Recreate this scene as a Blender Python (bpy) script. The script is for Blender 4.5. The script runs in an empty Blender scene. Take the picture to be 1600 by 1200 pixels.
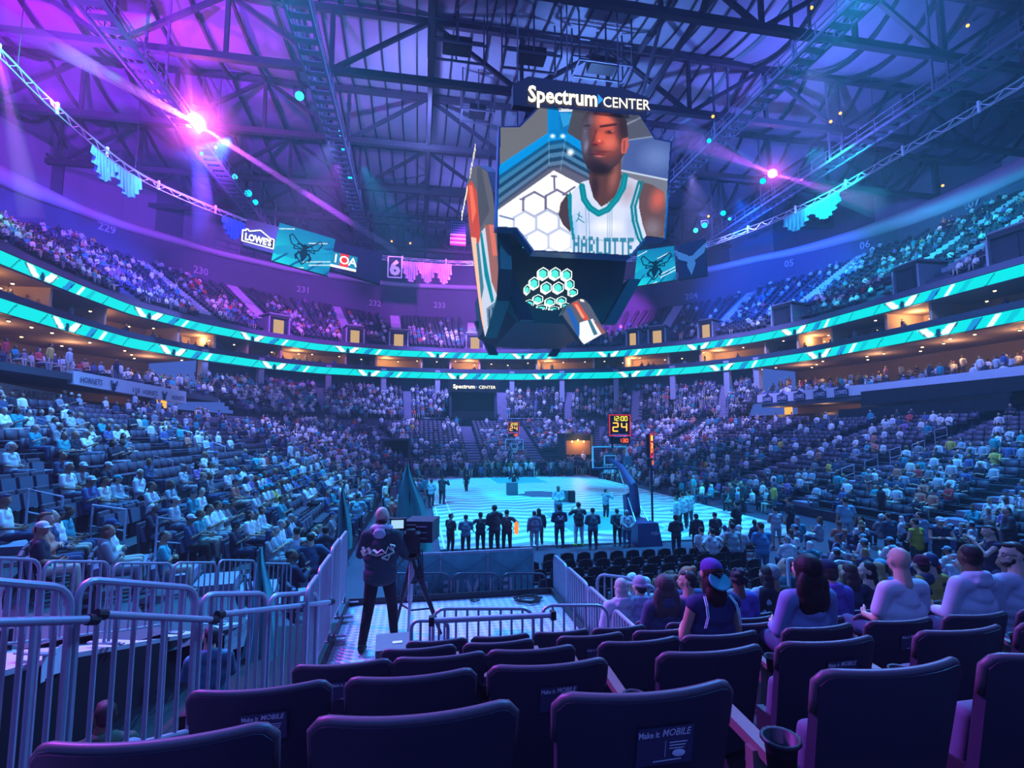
import bpy, bmesh, math, random
import numpy as np
from mathutils import Vector, Matrix
C = bpy.context.scene.collection
sc = bpy.context.scene
PI = math.pi
rnd = random.Random(7)

# ------------------------------------------------------------------ camera, world, lights, exposure
F, YAW, PIT, EYE = 800.0, math.radians(10.3), math.atan(75 / 800), 4.7
cam_d = bpy.data.cameras.new('camera'); cam = bpy.data.objects.new('camera', cam_d); C.objects.link(cam)
cam.location = (0, 0, EYE); cam.rotation_euler = (PI / 2 + PIT, 0, -YAW)
cam_d.sensor_width = 36; cam_d.lens = 18; cam_d.clip_start = 0.05; cam_d.clip_end = 400
sc.camera = cam
sc.view_settings.view_transform = 'Standard'; sc.view_settings.look = 'None'
sc.view_settings.gamma = 1; sc.view_settings.use_curve_mapping = False; sc.view_settings.exposure = 0.4
cy = sc.cycles
cy.adaptive_threshold = 0.02; cy.max_bounces = 4; cy.diffuse_bounces = 2; cy.glossy_bounces = 1; cy.transmission_bounces = 2; cy.volume_bounces = 0
cy.transparent_max_bounces = 20; cy.caustics_reflective = False; cy.caustics_refractive = False; cy.sample_clamp_indirect = 4
W = bpy.data.worlds.new('world'); sc.world = W; W.use_nodes = True
W.node_tree.nodes['Background'].inputs[0].default_value = (0.05, 0.11, 0.50, 1)
W.node_tree.nodes['Background'].inputs[1].default_value = 0.75
NL = [0]
def light(kind, loc, col, power, target=None, size=1.0, angle=60, blend=0.6, name=None, spread=None):
    NL[0] += 1
    L = bpy.data.lights.new((name or 'stage_or_fill_light'), kind); L.color = col; L.energy = power
    o = bpy.data.objects.new(name or 'stage_or_fill_light', L); C.objects.link(o); o.location = loc
    if kind == 'SPOT':
        L.spot_size = math.radians(angle); L.spot_blend = blend; L.shadow_soft_size = size
    elif kind == 'AREA':
        L.size = size
        if spread: L.spread = math.radians(spread)
    else: L.shadow_soft_size = size
    if target is not None:
        o.rotation_euler = (Vector(target) - Vector(loc)).to_track_quat('-Z', 'Y').to_euler()
    return o
CY, BL, PU, MG, TE = (0.05, .62, 1), (.04, .16, 1), (.42, .12, 1), (.85, .06, 1), (.03, .75, .8)
# court wash and the lower bowl
for lx, ly, ty in ((-5.5, 20, 30), (24.5, 22, 30), (-6, 50, 44), (25, 50, 44)): light('SPOT', (lx, ly, 31), (.0, .52, 1), 44000, (9.5, ty, 0), .2, 34, .35)
light('SPOT', (9.5, 60, 30.5), (.0, .52, 1), 30000, (9.5, 43, 0), .2, 36, .4)  # added lamp, lifts the scoreboard's shadow on the far court
light('AREA', (8, 36, 33), (.10, .22, 1), 14000, (8, 36, 0), 50)  # added broad bluish soft fill above the bowl
light('SPOT', (-6, 24, 30.5), (.02, .45, 1), 60000, (-7, 22, 1), .25, 74, .9)
light('SPOT', (24, 22, 30.5), (.02, .42, 1), 56000, (17, 15, 1), .25, 78, .9)
light('SPOT', (9.5, 62, 31), (.26, .26, 1), 60000, (9.5, 76, 6), .25, 84, .8)
light('SPOT', (-8, 46, 31), (.22, .26, 1), 46000, (-20, 56, 6), .25, 64, .8)
light('SPOT', (27, 46, 31), (.30, .26, 1), 50000, (36, 56, 6), .25, 64, .8)
light('SPOT', (27, 30, 31), (.20, .28, 1), 30000, (37, 30, 5), .25, 70, .9)
light('SPOT', (-8, 18, 31), (.18, .25, 1), 26000, (-20, 26, 5), .25, 70, .9)
light('SPOT', (-20, 30, 30), (.20, .20, 1), 13000, (-17, 36, 5), .25, 60, .9)
# upper bowl sections
light('SPOT', (-16, 32, 29.6), (.0, .62, .50), 26000, (-38, 41, 21), .2, 44, .6)
light('SPOT', (-16, 45, 29.6), (.0, .07, 1), 60000, (-36, 60, 21), .2, 50, .6)
light('SPOT', (-8, 50, 31), (.42, .05, .9), 38000, (-20, 76, 21), .2, 56, .6)
light('SPOT', (9, 56, 31), (.50, .06, .9), 42000, (6, 86, 21), .2, 60, .6)
light('SPOT', (26, 60, 31), (.50, .06, .9), 40000, (32, 80, 22), .2, 40, .6)
light('SPOT', (33.5, 48, 29.8), (.0, .09, 1), 50000, (51, 64, 22), .2, 66, .6)
light('SPOT', (33.5, 38, 29.8), (.0, .42, .62), 34000, (54, 44, 22), .2, 74, .6)
# catwalk floods on the roof and its drapes
light('SPOT', (-25, 38, 27), (.34, .01, .95), 42000, (-26, 40, 40), .2, 150, .8)
light('SPOT', (-18, 20, 26.5), (.34, .02, 1), 50000, (-26, 30, 40), .2, 150, .8)
light('SPOT', (0, 44, 30), (.11, .14, .42), 15000, (2, 52, 40), .2, 160, .8)
light('SPOT', (14, 40, 30), (.06, .14, .38), 14000, (18, 44, 40), .2, 160, .8)
light('SPOT', (32, 36, 28), (.08, .10, .5), 17000, (36, 40, 40), .2, 160, .8)
light('SPOT', (9, 68, 29), (.11, .10, .42), 11000, (9, 72, 40), .2, 160, .8)
light('SPOT', (-17.5, 50, 28.5), (.22, .03, .75), 17000, (-44, 62, 30), .2, 110, .8)
light('SPOT', (30, 50, 28.5), (.09, .10, .6), 17000, (52, 56, 31), .2, 110, .8)
# magenta key over the near left, cool key over the near right
light('SPOT', (-20, 18, 24), (.70, .04, 1), 38000, (-3.2, 4.5, 3), .3, 24, .6)
light('SPOT', (-15, 20, 26), (.10, .20, 1), 16000, (1, 4.5, 2), .3, 40, .6)
light('SPOT', (-8, 26, 28), (.02, .45, 1), 26000, (1, 10.5, 2), .3, 26, .6)
light('SPOT', (24, 18, 27), (.07, .28, 1), 22000, (8, 6, 2.5), .3, 60, .7)
light('SPOT', (-3, -6, 15), (.09, .20, 1), 1300, (4, 5, 3), .8, 100, .7)  # added soft fill from above and behind the camera

# ------------------------------------------------------------------ view rays: where a direction seen from the aisle meets a level or a wall
_fw = np.array([math.sin(YAW) * math.cos(PIT), math.cos(YAW) * math.cos(PIT), math.sin(PIT)])
_rt = np.array([math.cos(YAW), -math.sin(YAW), 0.]); _up = np.cross(_rt, _fw); _cam = np.array([0, 0, EYE])
def ray(px, py): return _fw + (px - 800) / F * _rt + (600 - py) / F * _up
def onz(px, py, z): d = ray(px, py); return Vector(_cam + d * ((z - EYE) / d[2]))
def ony(px, py, y): d = ray(px, py); return Vector(_cam + d * (y / d[1]))
def onx(px, py, x): d = ray(px, py); return Vector(_cam + d * (x / d[0]))
def atd(px, py, dep): return Vector(_cam + ray(px, py) * dep)
def proj(p):
    v = np.array(p) - _cam; k = v.dot(_fw); return 800 + F * v.dot(_rt) / k, 600 - F * v.dot(_up) / k, k

# ------------------------------------------------------------------ materials
MATS = {}
def nodes_mat(name):
    m = bpy.data.materials.new(name); m.use_nodes = True; nt = m.node_tree; nt.nodes.clear()
    out = nt.nodes.new('ShaderNodeOutputMaterial'); return m, nt, out
def mat(name, col, rough=.6, metal=0., var=.12, scale=8., bump=0., spec=.4):
    if name in MATS: return MATS[name]
    m, nt, out = nodes_mat(name); N = nt.nodes.new; L = nt.links.new
    b = N('ShaderNodeBsdfPrincipled'); b.inputs['Roughness'].default_value = rough; b.inputs['Metallic'].default_value = metal
    b.inputs['Specular IOR Level'].default_value = spec
    tc = N('ShaderNodeTexCoord'); nz = N('ShaderNodeTexNoise'); nz.inputs['Scale'].default_value = scale; nz.inputs['Detail'].default_value = 2
    L(tc.outputs['Object'], nz.inputs['Vector'])
    r = N('ShaderNodeMapRange'); r.inputs[3].default_value = 1 - var; r.inputs[4].default_value = 1 + var
    L(nz.outputs[0], r.inputs[0])
    mx = N('ShaderNodeVectorMath'); mx.operation = 'SCALE'; mx.inputs[0].default_value = col[:3]
    L(r.outputs[0], mx.inputs['Scale']); L(mx.outputs[0], b.inputs['Base Color'])
    if bump:
        bp = N('ShaderNodeBump'); bp.inputs['Strength'].default_value = bump; L(nz.outputs[0], bp.inputs['Height']); L(bp.outputs[0], b.inputs['Normal'])
    L(b.outputs[0], out.inputs[0]); MATS[name] = m; return m
def tint(name, rough=.8, scale=14., var=.2):
    """colour comes from the object's own colour"""
    if name in MATS: return MATS[name]
    m, nt, out = nodes_mat(name); N = nt.nodes.new; L = nt.links.new
    b = N('ShaderNodeBsdfPrincipled'); b.inputs['Roughness'].default_value = rough; b.inputs['Specular IOR Level'].default_value = .3
    oi = N('ShaderNodeObjectInfo'); nz = N('ShaderNodeTexNoise'); nz.inputs['Scale'].default_value = scale
    tc = N('ShaderNodeTexCoord'); L(tc.outputs['Object'], nz.inputs['Vector'])
    r = N('ShaderNodeMapRange'); r.inputs[3].default_value = 1 - var; r.inputs[4].default_value = 1 + var; L(nz.outputs[0], r.inputs[0])
    mx = N('ShaderNodeVectorMath'); mx.operation = 'SCALE'; L(oi.outputs['Color'], mx.inputs[0]); L(r.outputs[0], mx.inputs['Scale'])
    L(mx.outputs[0], b.inputs['Base Color']); L(b.outputs[0], out.inputs[0]); MATS[name] = m; return m
def emis(name, col, s=1.):
    if name in MATS: return MATS[name]
    m, nt, out = nodes_mat(name); e = nt.nodes.new('ShaderNodeEmission'); e.inputs[0].default_value = (*col, 1); e.inputs[1].default_value = s
    nt.links.new(e.outputs[0], out.inputs[0]); MATS[name] = m; return m
def attr_mat(name, emit=0., rough=.8):
    if name in MATS: return MATS[name]
    m, nt, out = nodes_mat(name); N = nt.nodes.new; L = nt.links.new
    a = N('ShaderNodeAttribute'); a.attribute_name = 'Col'
    if emit:
        b = N('ShaderNodeEmission'); b.inputs[1].default_value = emit; L(a.outputs['Color'], b.inputs[0])
    else:
        b = N('ShaderNodeBsdfPrincipled'); b.inputs['Roughness'].default_value = rough; b.inputs['Specular IOR Level'].default_value = .3; L(a.outputs['Color'], b.inputs['Base Color'])
    L(b.outputs[0], out.inputs[0]); MATS[name] = m; return m
def haze_mat(name, dens, col, ball=0):
    m, nt, out = nodes_mat(name); v = nt.nodes.new('ShaderNodeVolumeScatter'); v.inputs['Color'].default_value = (*col, 1)
    v.inputs['Density'].default_value = dens; v.inputs['Anisotropy'].default_value = 0.
    nt.links.new(v.outputs[0], out.inputs['Volume'])
    if ball:   # thins out towards its edge
        N = nt.nodes.new; tc = N('ShaderNodeTexCoord'); mp = N('ShaderNodeMapping'); mp.inputs['Scale'].default_value = (1 / ball,) * 3; g = N('ShaderNodeTexGradient'); g.gradient_type = 'QUADRATIC_SPHERE'; k = N('ShaderNodeMath'); k.operation = 'MULTIPLY'; k.inputs[1].default_value = dens
        L = nt.links.new; L(tc.outputs['Object'], mp.inputs[0]); L(mp.outputs[0], g.inputs[0]); L(g.outputs['Fac'], k.inputs[0]); L(k.outputs[0], v.inputs['Density'])
    return m
STEEL = mat('brushed_steel', (.55, .57, .6), .38, .35, .15, 30)
DARKST = mat('dark_steel', (.035, .035, .045), .5, .3)
BLACK = mat('black_plastic', (.012, .012, .016), .5)
CONC = mat('dark_concrete', (.05, .055, .075), .85, 0, .25, .6)
WALL = mat('painted_wall', (.075, .08, .12), .8, 0, .15, .4)

# ------------------------------------------------------------------ mesh builder
class MB:
    def __init__(s): s.v = []; s.f = []; s.mi = []; s.cur = 0
    def add(s, vs, fs):
        n = len(s.v); s.v.extend([tuple(v) for v in vs]); s.f.extend([tuple(i + n for i in f) for f in fs]); s.mi.extend([s.cur] * len(fs)); return s
    def box(s, c, d, rz=0, rx=0, ry=0, taper=1.):
        M = Matrix.Rotation(rz, 3, 'Z') @ Matrix.Rotation(ry, 3, 'Y') @ Matrix.Rotation(rx, 3, 'X'); c = Vector(c); vs = []
        for z in (-1, 1):
            k = taper if z > 0 else 1
            for x, y in ((-1, -1), (1, -1), (1, 1), (-1, 1)): vs.append(c + M @ Vector((x * d[0] / 2 * k, y * d[1] / 2 * k, z * d[2] / 2)))
        return s.add(vs, [(0, 3, 2, 1), (4, 5, 6, 7), (0, 1, 5, 4), (1, 2, 6, 5), (2, 3, 7, 6), (3, 0, 4, 7)])
    def bar(s, p, q, w, h=None, up=(0, 0, 1)):
        p = Vector(p); q = Vector(q); d = (q - p)
        if d.length < 1e-6: return s
        d = d.normalized(); h = h or w; u = Vector(up)
        if abs(d.dot(u)) > .98: u = Vector((1, 0, 0))
        a = d.cross(u).normalized() * w / 2; b = a.cross(d).normalized() * h / 2
        vs = [p - a - b, p + a - b, p + a + b, p - a + b, q - a - b, q + a - b, q + a + b, q - a + b]
        return s.add(vs, [(0, 1, 2, 3), (7, 6, 5, 4), (0, 4, 5, 1), (1, 5, 6, 2), (2, 6, 7, 3), (3, 7, 4, 0)])
    def tube(s, pts, r, n=8, closed=False, r2=None):
        pts = [Vector(p) for p in pts]; K = len(pts); rings = []; prev = None
        for i, p in enumerate(pts):
            if closed: d = (pts[(i + 1) % K] - pts[i - 1])
            else: d = pts[min(i + 1, K - 1)] - pts[max(i - 1, 0)]
            d = d.normalized() if d.length > 1e-9 else Vector((0, 0, 1))
            if prev is None:
                u = Vector((0, 0, 1)) if abs(d.z) < .95 else Vector((1, 0, 0)); a = d.cross(u).normalized()
            else:
                a = (prev - d * prev.dot(d)); a = a.normalized() if a.length > 1e-6 else d.orthogonal().normalized()
            prev = a; b = d.cross(a); rr = r if r2 is None else r + (r2 - r) * i / (K - 1)
            rings.append([p + (a * math.cos(t) + b * math.sin(t)) * rr for t in [2 * PI * k / n for k in range(n)]])
        vs = [v for rg in rings for v in rg]; fs = []
        for i in range(K if closed else K - 1):
            j = (i + 1) % K
            for k in range(n): fs.append((i * n + k, i * n + (k + 1) % n, j * n + (k + 1) % n, j * n + k))
        if not closed: fs.append(tuple(range(n))[::-1]); fs.append(tuple((K - 1) * n + k for k in range(n)))
        return s.add(vs, fs)
    def lathe(s, prof, c=(0, 0, 0), n=16, M=None, cap=True):
        c = Vector(c); M = M or Matrix.Identity(3); vs = []; fs = []
        for r, z in prof:
            for k in range(n): t = 2 * PI * k / n; vs.append(c + M @ Vector((r * math.cos(t), r * math.sin(t), z)))
        for i in range(len(prof) - 1):
            for k in range(n): fs.append((i * n + k, i * n + (k + 1) % n, (i + 1) * n + (k + 1) % n, (i + 1) * n + k))
        if cap: fs.append(tuple(range(n))[::-1]); fs.append(tuple((len(prof) - 1) * n + k for k in range(n)))
        return s.add(vs, fs)
    def ell(s, c, r, n=12, m=8, M=None):
        if not hasattr(r, '__len__'): r = (r, r, r)
        c = Vector(c); M = M or Matrix.Identity(3); vs = [c + M @ Vector((0, 0, -r[2]))]; fs = []
        for i in range(1, m):
            ph = -PI / 2 + PI * i / m
            for k in range(n): t = 2 * PI * k / n; vs.append(c + M @ Vector((r[0] * math.cos(ph) * math.cos(t), r[1] * math.cos(ph) * math.sin(t), r[2] * math.sin(ph))))
        vs.append(c + M @ Vector((0, 0, r[2]))); T = len(vs) - 1
        for k in range(n): fs.append((0, 1 + (k + 1) % n, 1 + k)); fs.append((T, 1 + (m - 2) * n + k, 1 + (m - 2) * n + (k + 1) % n))
        for i in range(m - 2):
            for k in range(n): a = 1 + i * n; fs.append((a + k, a + (k + 1) % n, a + n + (k + 1) % n, a + n + k))
        return s.add(vs, fs)
    def cap(s, p, r, q, r2, n=10):
        """tapered capsule"""
        p = Vector(p); q = Vector(q); d = q - p; L = d.length
        if L < 1e-5: return s.ell(p, max(r, r2), n, 6)
        M = d.to_track_quat('Z', 'X').to_matrix(); prof = []
        for i in range(5): a = -PI / 2 + PI / 2 * i / 4; prof.append((max(r * math.cos(a), .0005), r * math.sin(a)))
        for i in range(5): a = PI / 2 * i / 4; prof.append((max(r2 * math.cos(a), .0005), L + r2 * math.sin(a)))
        return s.lathe(prof, p, n, M)
    def prism(s, poly, thick, O=(0, 0, 0), U=(1, 0, 0), V=(0, 0, 1)):
        """flat outline in the plane (U, V) given a thickness along U x V"""
        O = Vector(O); U = Vector(U); V = Vector(V); Nn = U.cross(V).normalized() * thick; n = len(poly)
        vs = [O + U * a + V * b for a, b in poly]; vs += [v + Nn for v in vs]
        fs = [tuple(range(n))[::-1], tuple(range(n, 2 * n))] + [(i, (i + 1) % n, n + (i + 1) % n, n + i) for i in range(n)]
        return s.add(vs, fs)
    def grid(s, P):
        """P: rows of points -> quad sheet"""
        h = len(P); w = len(P[0]); return s.add([p for r in P for p in r], [(i * w + j, i * w + j + 1, (i + 1) * w + j + 1, (i + 1) * w + j) for i in range(h - 1) for j in range(w - 1)])
    def mesh(s, name, mats):
        me = bpy.data.meshes.new(name); me.from_pydata(s.v, [], s.f)
        for m in (mats if isinstance(mats, (list, tuple)) else [mats]): me.materials.append(m)
        if any(s.mi): me.polygons.foreach_set('material_index', s.mi)
        return me
    def build(s, name, mats, parent=None, smooth=False, **kw):
        me = s.mesh(name, mats)
        if smooth:
            me.polygons.foreach_set('use_smooth', [True] * len(me.polygons))
            if smooth != 'all':
                me.set_sharp_from_angle(angle=math.radians(40))
        return link(name, me, parent, **kw)
def link(name, data, parent=None, label=None, cat=None, group=None, kind=None, loc=None, rz=None, color=None):
    o = bpy.data.objects.new(name, data); C.objects.link(o)
    if parent is not None: o.parent = parent
    if label: o['label'] = label
    if cat: o['category'] = cat
    if group: o['group'] = group
    if kind: o['kind'] = kind
    if loc is not None: o.location = loc
    if rz is not None: o.rotation_euler = (0, 0, rz)
    if color: o.color = (*color, 1)
    return o
def thing(name, label, cat, loc=(0, 0, 0), rz=0, group=None): return link(name, None, None, label, cat, group, None, loc, rz)
def copy_tree(o, parent=None):
    c = o.copy(); C.objects.link(c)
    if parent is not None: c.parent = parent
    for ch in list(o.children): copy_tree(ch, c)
    return c
def big_mesh(name, V, Fq, mats, cols=None, smooth=False):
    """quads/tris as equal-width numpy arrays"""
    me = bpy.data.meshes.new(name); V = np.asarray(V, np.float32); Fq = np.asarray(Fq, np.int32); k = Fq.shape[1]
    me.vertices.add(len(V)); me.vertices.foreach_set('co', V.ravel())
    me.loops.add(Fq.size); me.loops.foreach_set('vertex_index', Fq.ravel())
    me.polygons.add(len(Fq)); me.polygons.foreach_set('loop_start', np.arange(0, Fq.size, k, dtype=np.int32))
    if smooth: me.polygons.foreach_set('use_smooth', np.ones(len(Fq), bool))
    if cols is not None:
        a = me.attributes.new('Col', 'FLOAT_COLOR', 'POINT'); cc = np.ones((len(V), 4), np.float32); cc[:, :3] = cols; a.data.foreach_set('color', cc.ravel())
    for m in (mats if isinstance(mats, (list, tuple)) else [mats]): me.materials.append(m)
    me.update(calc_edges=True); me.validate(); return me
_txt = {}
def text_verts(s, bold=.0, shear=0., spacing=1.):
    """outline text as (verts2d, faces), 1 unit high font, centred on x, baseline 0"""
    key = (s, bold, shear, spacing)
    if key in _txt: return _txt[key]
    cu = bpy.data.curves.new('letters', 'FONT'); cu.body = s; cu.align_x = 'CENTER'; cu.size = 1; cu.offset = bold; cu.shear = shear; cu.space_character = spacing; cu.resolution_u = 2
    o = bpy.data.objects.new('letters', cu); C.objects.link(o); dg = bpy.context.evaluated_depsgraph_get(); me = o.evaluated_get(dg).to_mesh()
    r = ([tuple(v.co[:2]) for v in me.vertices], [tuple(p.vertices) for p in me.polygons]); o.evaluated_get(dg).to_mesh_clear()
    bpy.data.objects.remove(o); bpy.data.curves.remove(cu); _txt[key] = r; return r
def text_mb(mb, s, O, U, V, size, off=.0, width=None, **kw):
    """adds flat lettering to a builder; O = centre of the baseline, U/V unit axes"""
    vs, fs = text_verts(s, **kw); O = Vector(O); U = Vector(U).normalized(); V = Vector(V).normalized(); Nn = U.cross(V).normalized()
    kx = size
    if width: xs = [v[0] for v in vs]; kx = width / (max(xs) - min(xs))
    return mb.add([O + U * x * kx + V * y * size + Nn * off for x, y in vs], fs)
# ------------------------------------------------------------------ plan curves
def smooth_poly(pts, n):
    p = np.array(pts, float); s = np.r_[0, np.cumsum(np.hypot(*np.diff(p[:, :2], axis=0).T))]
    t = np.linspace(0, s[-1], n); q = np.stack([np.interp(t, s, p[:, k]) for k in range(p.shape[1])], 1)
    for _ in range(6):
        q[1:-1] = (q[:-2] + 2 * q[1:-1] + q[2:]) / 4
    return q
RB = smooth_poly([(-26.6, -9), (-26.7, 10), (-26.7, 30), (-26.7, 45), (-26.3, 52), (-23.5, 59), (-18.8, 66), (-13, 71), (-4, 74.2), (6, 75), (15.5, 74), (27.6, 69.5), (35.5, 62.2), (39.5, 55.5), (41.4, 48), (41.4, 38), (41.2, 28), (41.0, 10), (41, -9)], 420)
def normals(q):
    d = np.gradient(q[:, :2], axis=0); d /= np.linalg.norm(d, axis=1)[:, None]; return np.stack([-d[:, 1], d[:, 0]], 1)
RN = normals(RB)      # outward (to the left of travel)
RS = np.r_[0, np.cumsum(np.hypot(*np.diff(RB, axis=0).T))]
def rpt(i, t, z): return (RB[i, 0] + RN[i, 0] * t, RB[i, 1] + RN[i, 1] * t, z)
def rat(s, t, z):
    """point at arc length s"""
    x = np.interp(s, RS, RB[:, 0]); y = np.interp(s, RS, RB[:, 1]); nx = np.interp(s, RS, RN[:, 0]); ny = np.interp(s, RS, RN[:, 1])
    return Vector((x + nx * t, y + ny * t, z)), math.atan2(ny, nx)
def s_of_px(px, z):
    """arc length of the ribbon curve seen at column px"""
    P = np.array([proj((RB[i, 0], RB[i, 1], z)) for i in range(len(RB))]); ok = (P[:, 2] > 5) & (RB[:, 1] > 5)
    idx = np.where(ok)[0]; o = np.argsort(P[idx, 0]); return float(np.interp(px, P[idx, 0][o], RS[idx][o]))
def sweep(prof, name, m, step=1, i0=0, i1=None, **kw):
    """profile [(t, z)] swept along the ribbon curve"""
    mb = MB(); i1 = i1 or len(RB); ids = list(range(i0, i1, step))
    mb.grid([[rpt(i, t, z) for i in ids] for t, z in prof]); return mb.build(name, m, kind='structure', **kw)
# lower bowl: offsets of a rounded rectangle round the floor
BX0, BX1, BY0, BY1, BR = -2.6, 21.6, 9.7, 55.0, 5.0
def base_path(t, ds=.25):
    """closed offset curve from the near-left, clockwise round the far end: returns points, normals, arc lengths"""
    pts = []; nor = []; lab = []
    def seg(a, b, n, L):
        k = max(2, int(L / ds))
        for i in range(k): u = i / k; pts.append((a[0] + (b[0] - a[0]) * u, a[1] + (b[1] - a[1]) * u)); nor.append(n)
    def arc(c, a0, a1):
        R = BR + t; k = max(4, int(R * abs(a1 - a0) / ds))
        for i in range(k): a = a0 + (a1 - a0) * i / k; pts.append((c[0] + R * math.cos(a), c[1] + R * math.sin(a))); nor.append((math.cos(a), math.sin(a)))
    x0, x1, y0, y1, R = BX0, BX1, BY0, BY1, BR
    seg((-t + x0 + R - 2, y0 - t), (x0 + R, y0 - t), (0, -1), 1) if False else None
    arc((x0 + R, y0 + R), -PI / 2, -PI)
    seg((x0 - t, y0 + R), (x0 - t, y1 - R), (-1, 0), y1 - y0 - 2 * R)
    arc((x0 + R, y1 - R), PI, PI / 2)
    seg((x0 + R, y1 + t), (x1 - R, y1 + t), (0, 1), x1 - x0 - 2 * R)
    arc((x1 - R, y1 - R), PI / 2, 0)
    seg((x1 + t, y1 - R), (x1 + t, y0 + R), (1, 0), y1 - y0 - 2 * R)
    arc((x1 - R, y0 + R), 0, -PI / 2)
    seg((x1 - R, y0 - t), (x0 + R, y0 - t), (0, -1), x1 - x0 - 2 * R)
    return np.array(pts), np.array(nor)
RISE, TREAD, NROW = .29, .87, 18
ZROW = [.48 + RISE * k for k in range(26)]; TROW = [.37 + TREAD * k for k in range(26)]
# tread k covers t in [TROW-.45, TROW+.42] at z = ZROW
def bowl_sweep(prof, name, m, cut=None, **kw):
    """profile swept round the base rectangle with equal parameterisation"""
    M = 260; mb = MB(); rows = []
    for t, z in prof:
        P, N = base_path(t, .25); 
        # parametrise by station: the same fraction along each of 8 pieces
        R = BR; x0, x1, y0, y1 = BX0, BX1, BY0, BY1; st = []
        def A(c, a0, a1, k):
            for i in range(k): a = a0 + (a1 - a0) * i / k; st.append((c[0] + (R + t) * math.cos(a), c[1] + (R + t) * math.sin(a), z))
        def S(a, b, k):
            for i in range(k): u = i / k; st.append((a[0] + (b[0] - a[0]) * u, a[1] + (b[1] - a[1]) * u, z))
        A((x0 + R, y0 + R), -PI + .75, -PI, 14); S((x0 - t, y0 + R), (x0 - t, y1 - R), 6); A((x0 + R, y1 - R), PI, PI / 2, 14); S((x0 + R, y1 + t), (x1 - R, y1 + t), 4)
        A((x1 - R, y1 - R), PI / 2, 0, 14); S((x1 + t, y1 - R), (x1 + t, y0 + R), 6); A((x1 - R, y0 + R), 0, -PI / 2, 14); st.append((x1 - R, y0 - t, z)); rows.append(st)
    mb.grid(rows); return mb.build(name, m, kind='structure', **kw)

# ------------------------------------------------------------------ floor and stands
FLOORM = mat('arena_floor', (.05, .055, .09), .6, 0, .3, .8)
mb = MB(); mb.add([(-80, -12, -.02), (100, -12, -.02), (100, 120, -.02), (-80, 120, -.02)], [(0, 1, 2, 3)]); mb.build('floor', FLOORM, kind='structure')
CX, CY0, CY1 = 9.5, 23.5, 52.15
def court_mat():
    m, nt, out = nodes_mat('maple_court'); N = nt.nodes.new; L = nt.links.new
    b = N('ShaderNodeBsdfPrincipled'); b.inputs['Roughness'].default_value = .42; b.inputs['Specular IOR Level'].default_value = .3
    tc = N('ShaderNodeTexCoord'); sp = N('ShaderNodeSeparateXYZ'); L(tc.outputs['Object'], sp.inputs[0])
    # chevron bands: |x| zigzag shifts y
    def mth(op, a, bb=None):
        n = N('ShaderNodeMath'); n.operation = op
        for k, v in ((0, a), (1, bb)):
            if v is None: continue
            if isinstance(v, (int, float)): n.inputs[k].default_value = v
            else: L(v, n.inputs[k])
        return n.outputs[0]
    zz = mth('PINGPONG', sp.outputs[0], 1.27); y2 = mth('ADD', sp.outputs[1], mth('MULTIPLY', zz, .45))
    w = mth('PINGPONG', y2, .62); mask = mth('GREATER_THAN', w, .33)
    pl = N('ShaderNodeTexNoise'); pl.inputs['Scale'].default_value = 3; L(tc.outputs['Object'], pl.inputs['Vector'])
    mx = N('ShaderNodeMix'); mx.data_type = 'RGBA'; L(mask, mx.inputs[0]); mx.inputs[6].default_value = (.62, .62, .60, 1); mx.inputs[7].default_value = (.22, .30, .33, 1)
    L(mx.outputs[2], b.inputs['Base Color']); L(b.outputs[0], out.inputs[0]); return m
mb = MB(); mb.box((CX, (CY0 + CY1) / 2, .03), (15.24 + 1.9, CY1 - CY0 + 5.0, .06)); court = mb.build('floor_court', court_mat(), kind='structure')
LINE = mat('white_court_paint', (.8, .82, .85), .5); TEALP = mat('teal_court_paint', (.03, .30, .36), .5); NAVY = mat('navy_court_paint', (.02, .03, .09), .5)
mb = MB(); z = .066; mid = (CY0 + CY1) / 2
def strip(x0, y0, x1, y1, w=.06): mb.bar((x0, y0, z), (x1, y1, z), w, .006)
for x in (CX - 7.62, CX + 7.62): strip(x, CY0, x, CY1, .08)
for y in (CY0, CY1, mid): strip(CX - 7.62, y, CX + 7.62, y, .08)
strip(CX - 8.4, CY0 - 2.4, CX - 8.4, CY1 + 2.4, .08); strip(CX + 8.4, CY0 - 2.4, CX + 8.4, CY1 + 2.4, .08)
for yb, sg in ((CY0, 1), (CY1, -1)):
    for dx in (-2.44, 2.44): strip(CX + dx, yb, CX + dx, yb + sg * 5.8)
    strip(CX - 2.44, yb + sg * 5.8, CX + 2.44, yb + sg * 5.8)
    for R, a0, a1, cyy in ((7.24, .39, PI - .39, yb + sg * 1.6), (1.83, 0, PI, yb + sg * 5.8)):
        P = [(CX + R * math.cos(a0 + (a1 - a0) * i / 28), cyy + sg * R * math.sin(a0 + (a1 - a0) * i / 28)) for i in range(29)]
        for p, q in zip(P, P[1:]): strip(*p, *q)
    for dx in (-6.7, 6.7): strip(CX + dx, yb, CX + dx, yb + sg * 4.35)
P = [(CX + 1.83 * math.cos(2 * PI * i / 32), mid + 1.83 * math.sin(2 * PI * i / 32)) for i in range(33)]
for p, q in zip(P, P[1:]): strip(*p, *q)
lin = mb.build('court_lines', LINE, kind='structure')
mb = MB()
for yb, sg in ((CY0, 1), (CY1, -1)): mb.box((CX, yb + sg * 2.9, .0625), (4.86, 5.78, .005))
mb.build('court_key_paint', TEALP, kind='structure')
mb = MB(); P = [(2.0 * math.cos(2 * PI * i / 40) * (1.0 + .16 * math.cos(6 * PI * i / 20)), 2.0 * math.sin(2 * PI * i / 40) * (1 + .2 * math.sin(4 * PI * i / 20))) for i in range(40)]
mb.prism(P, .006, (CX, mid, .07), (1, 0, 0), (0, 1, 0)); mb.build('court_centre_emblem', NAVY, kind='structure')
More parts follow.
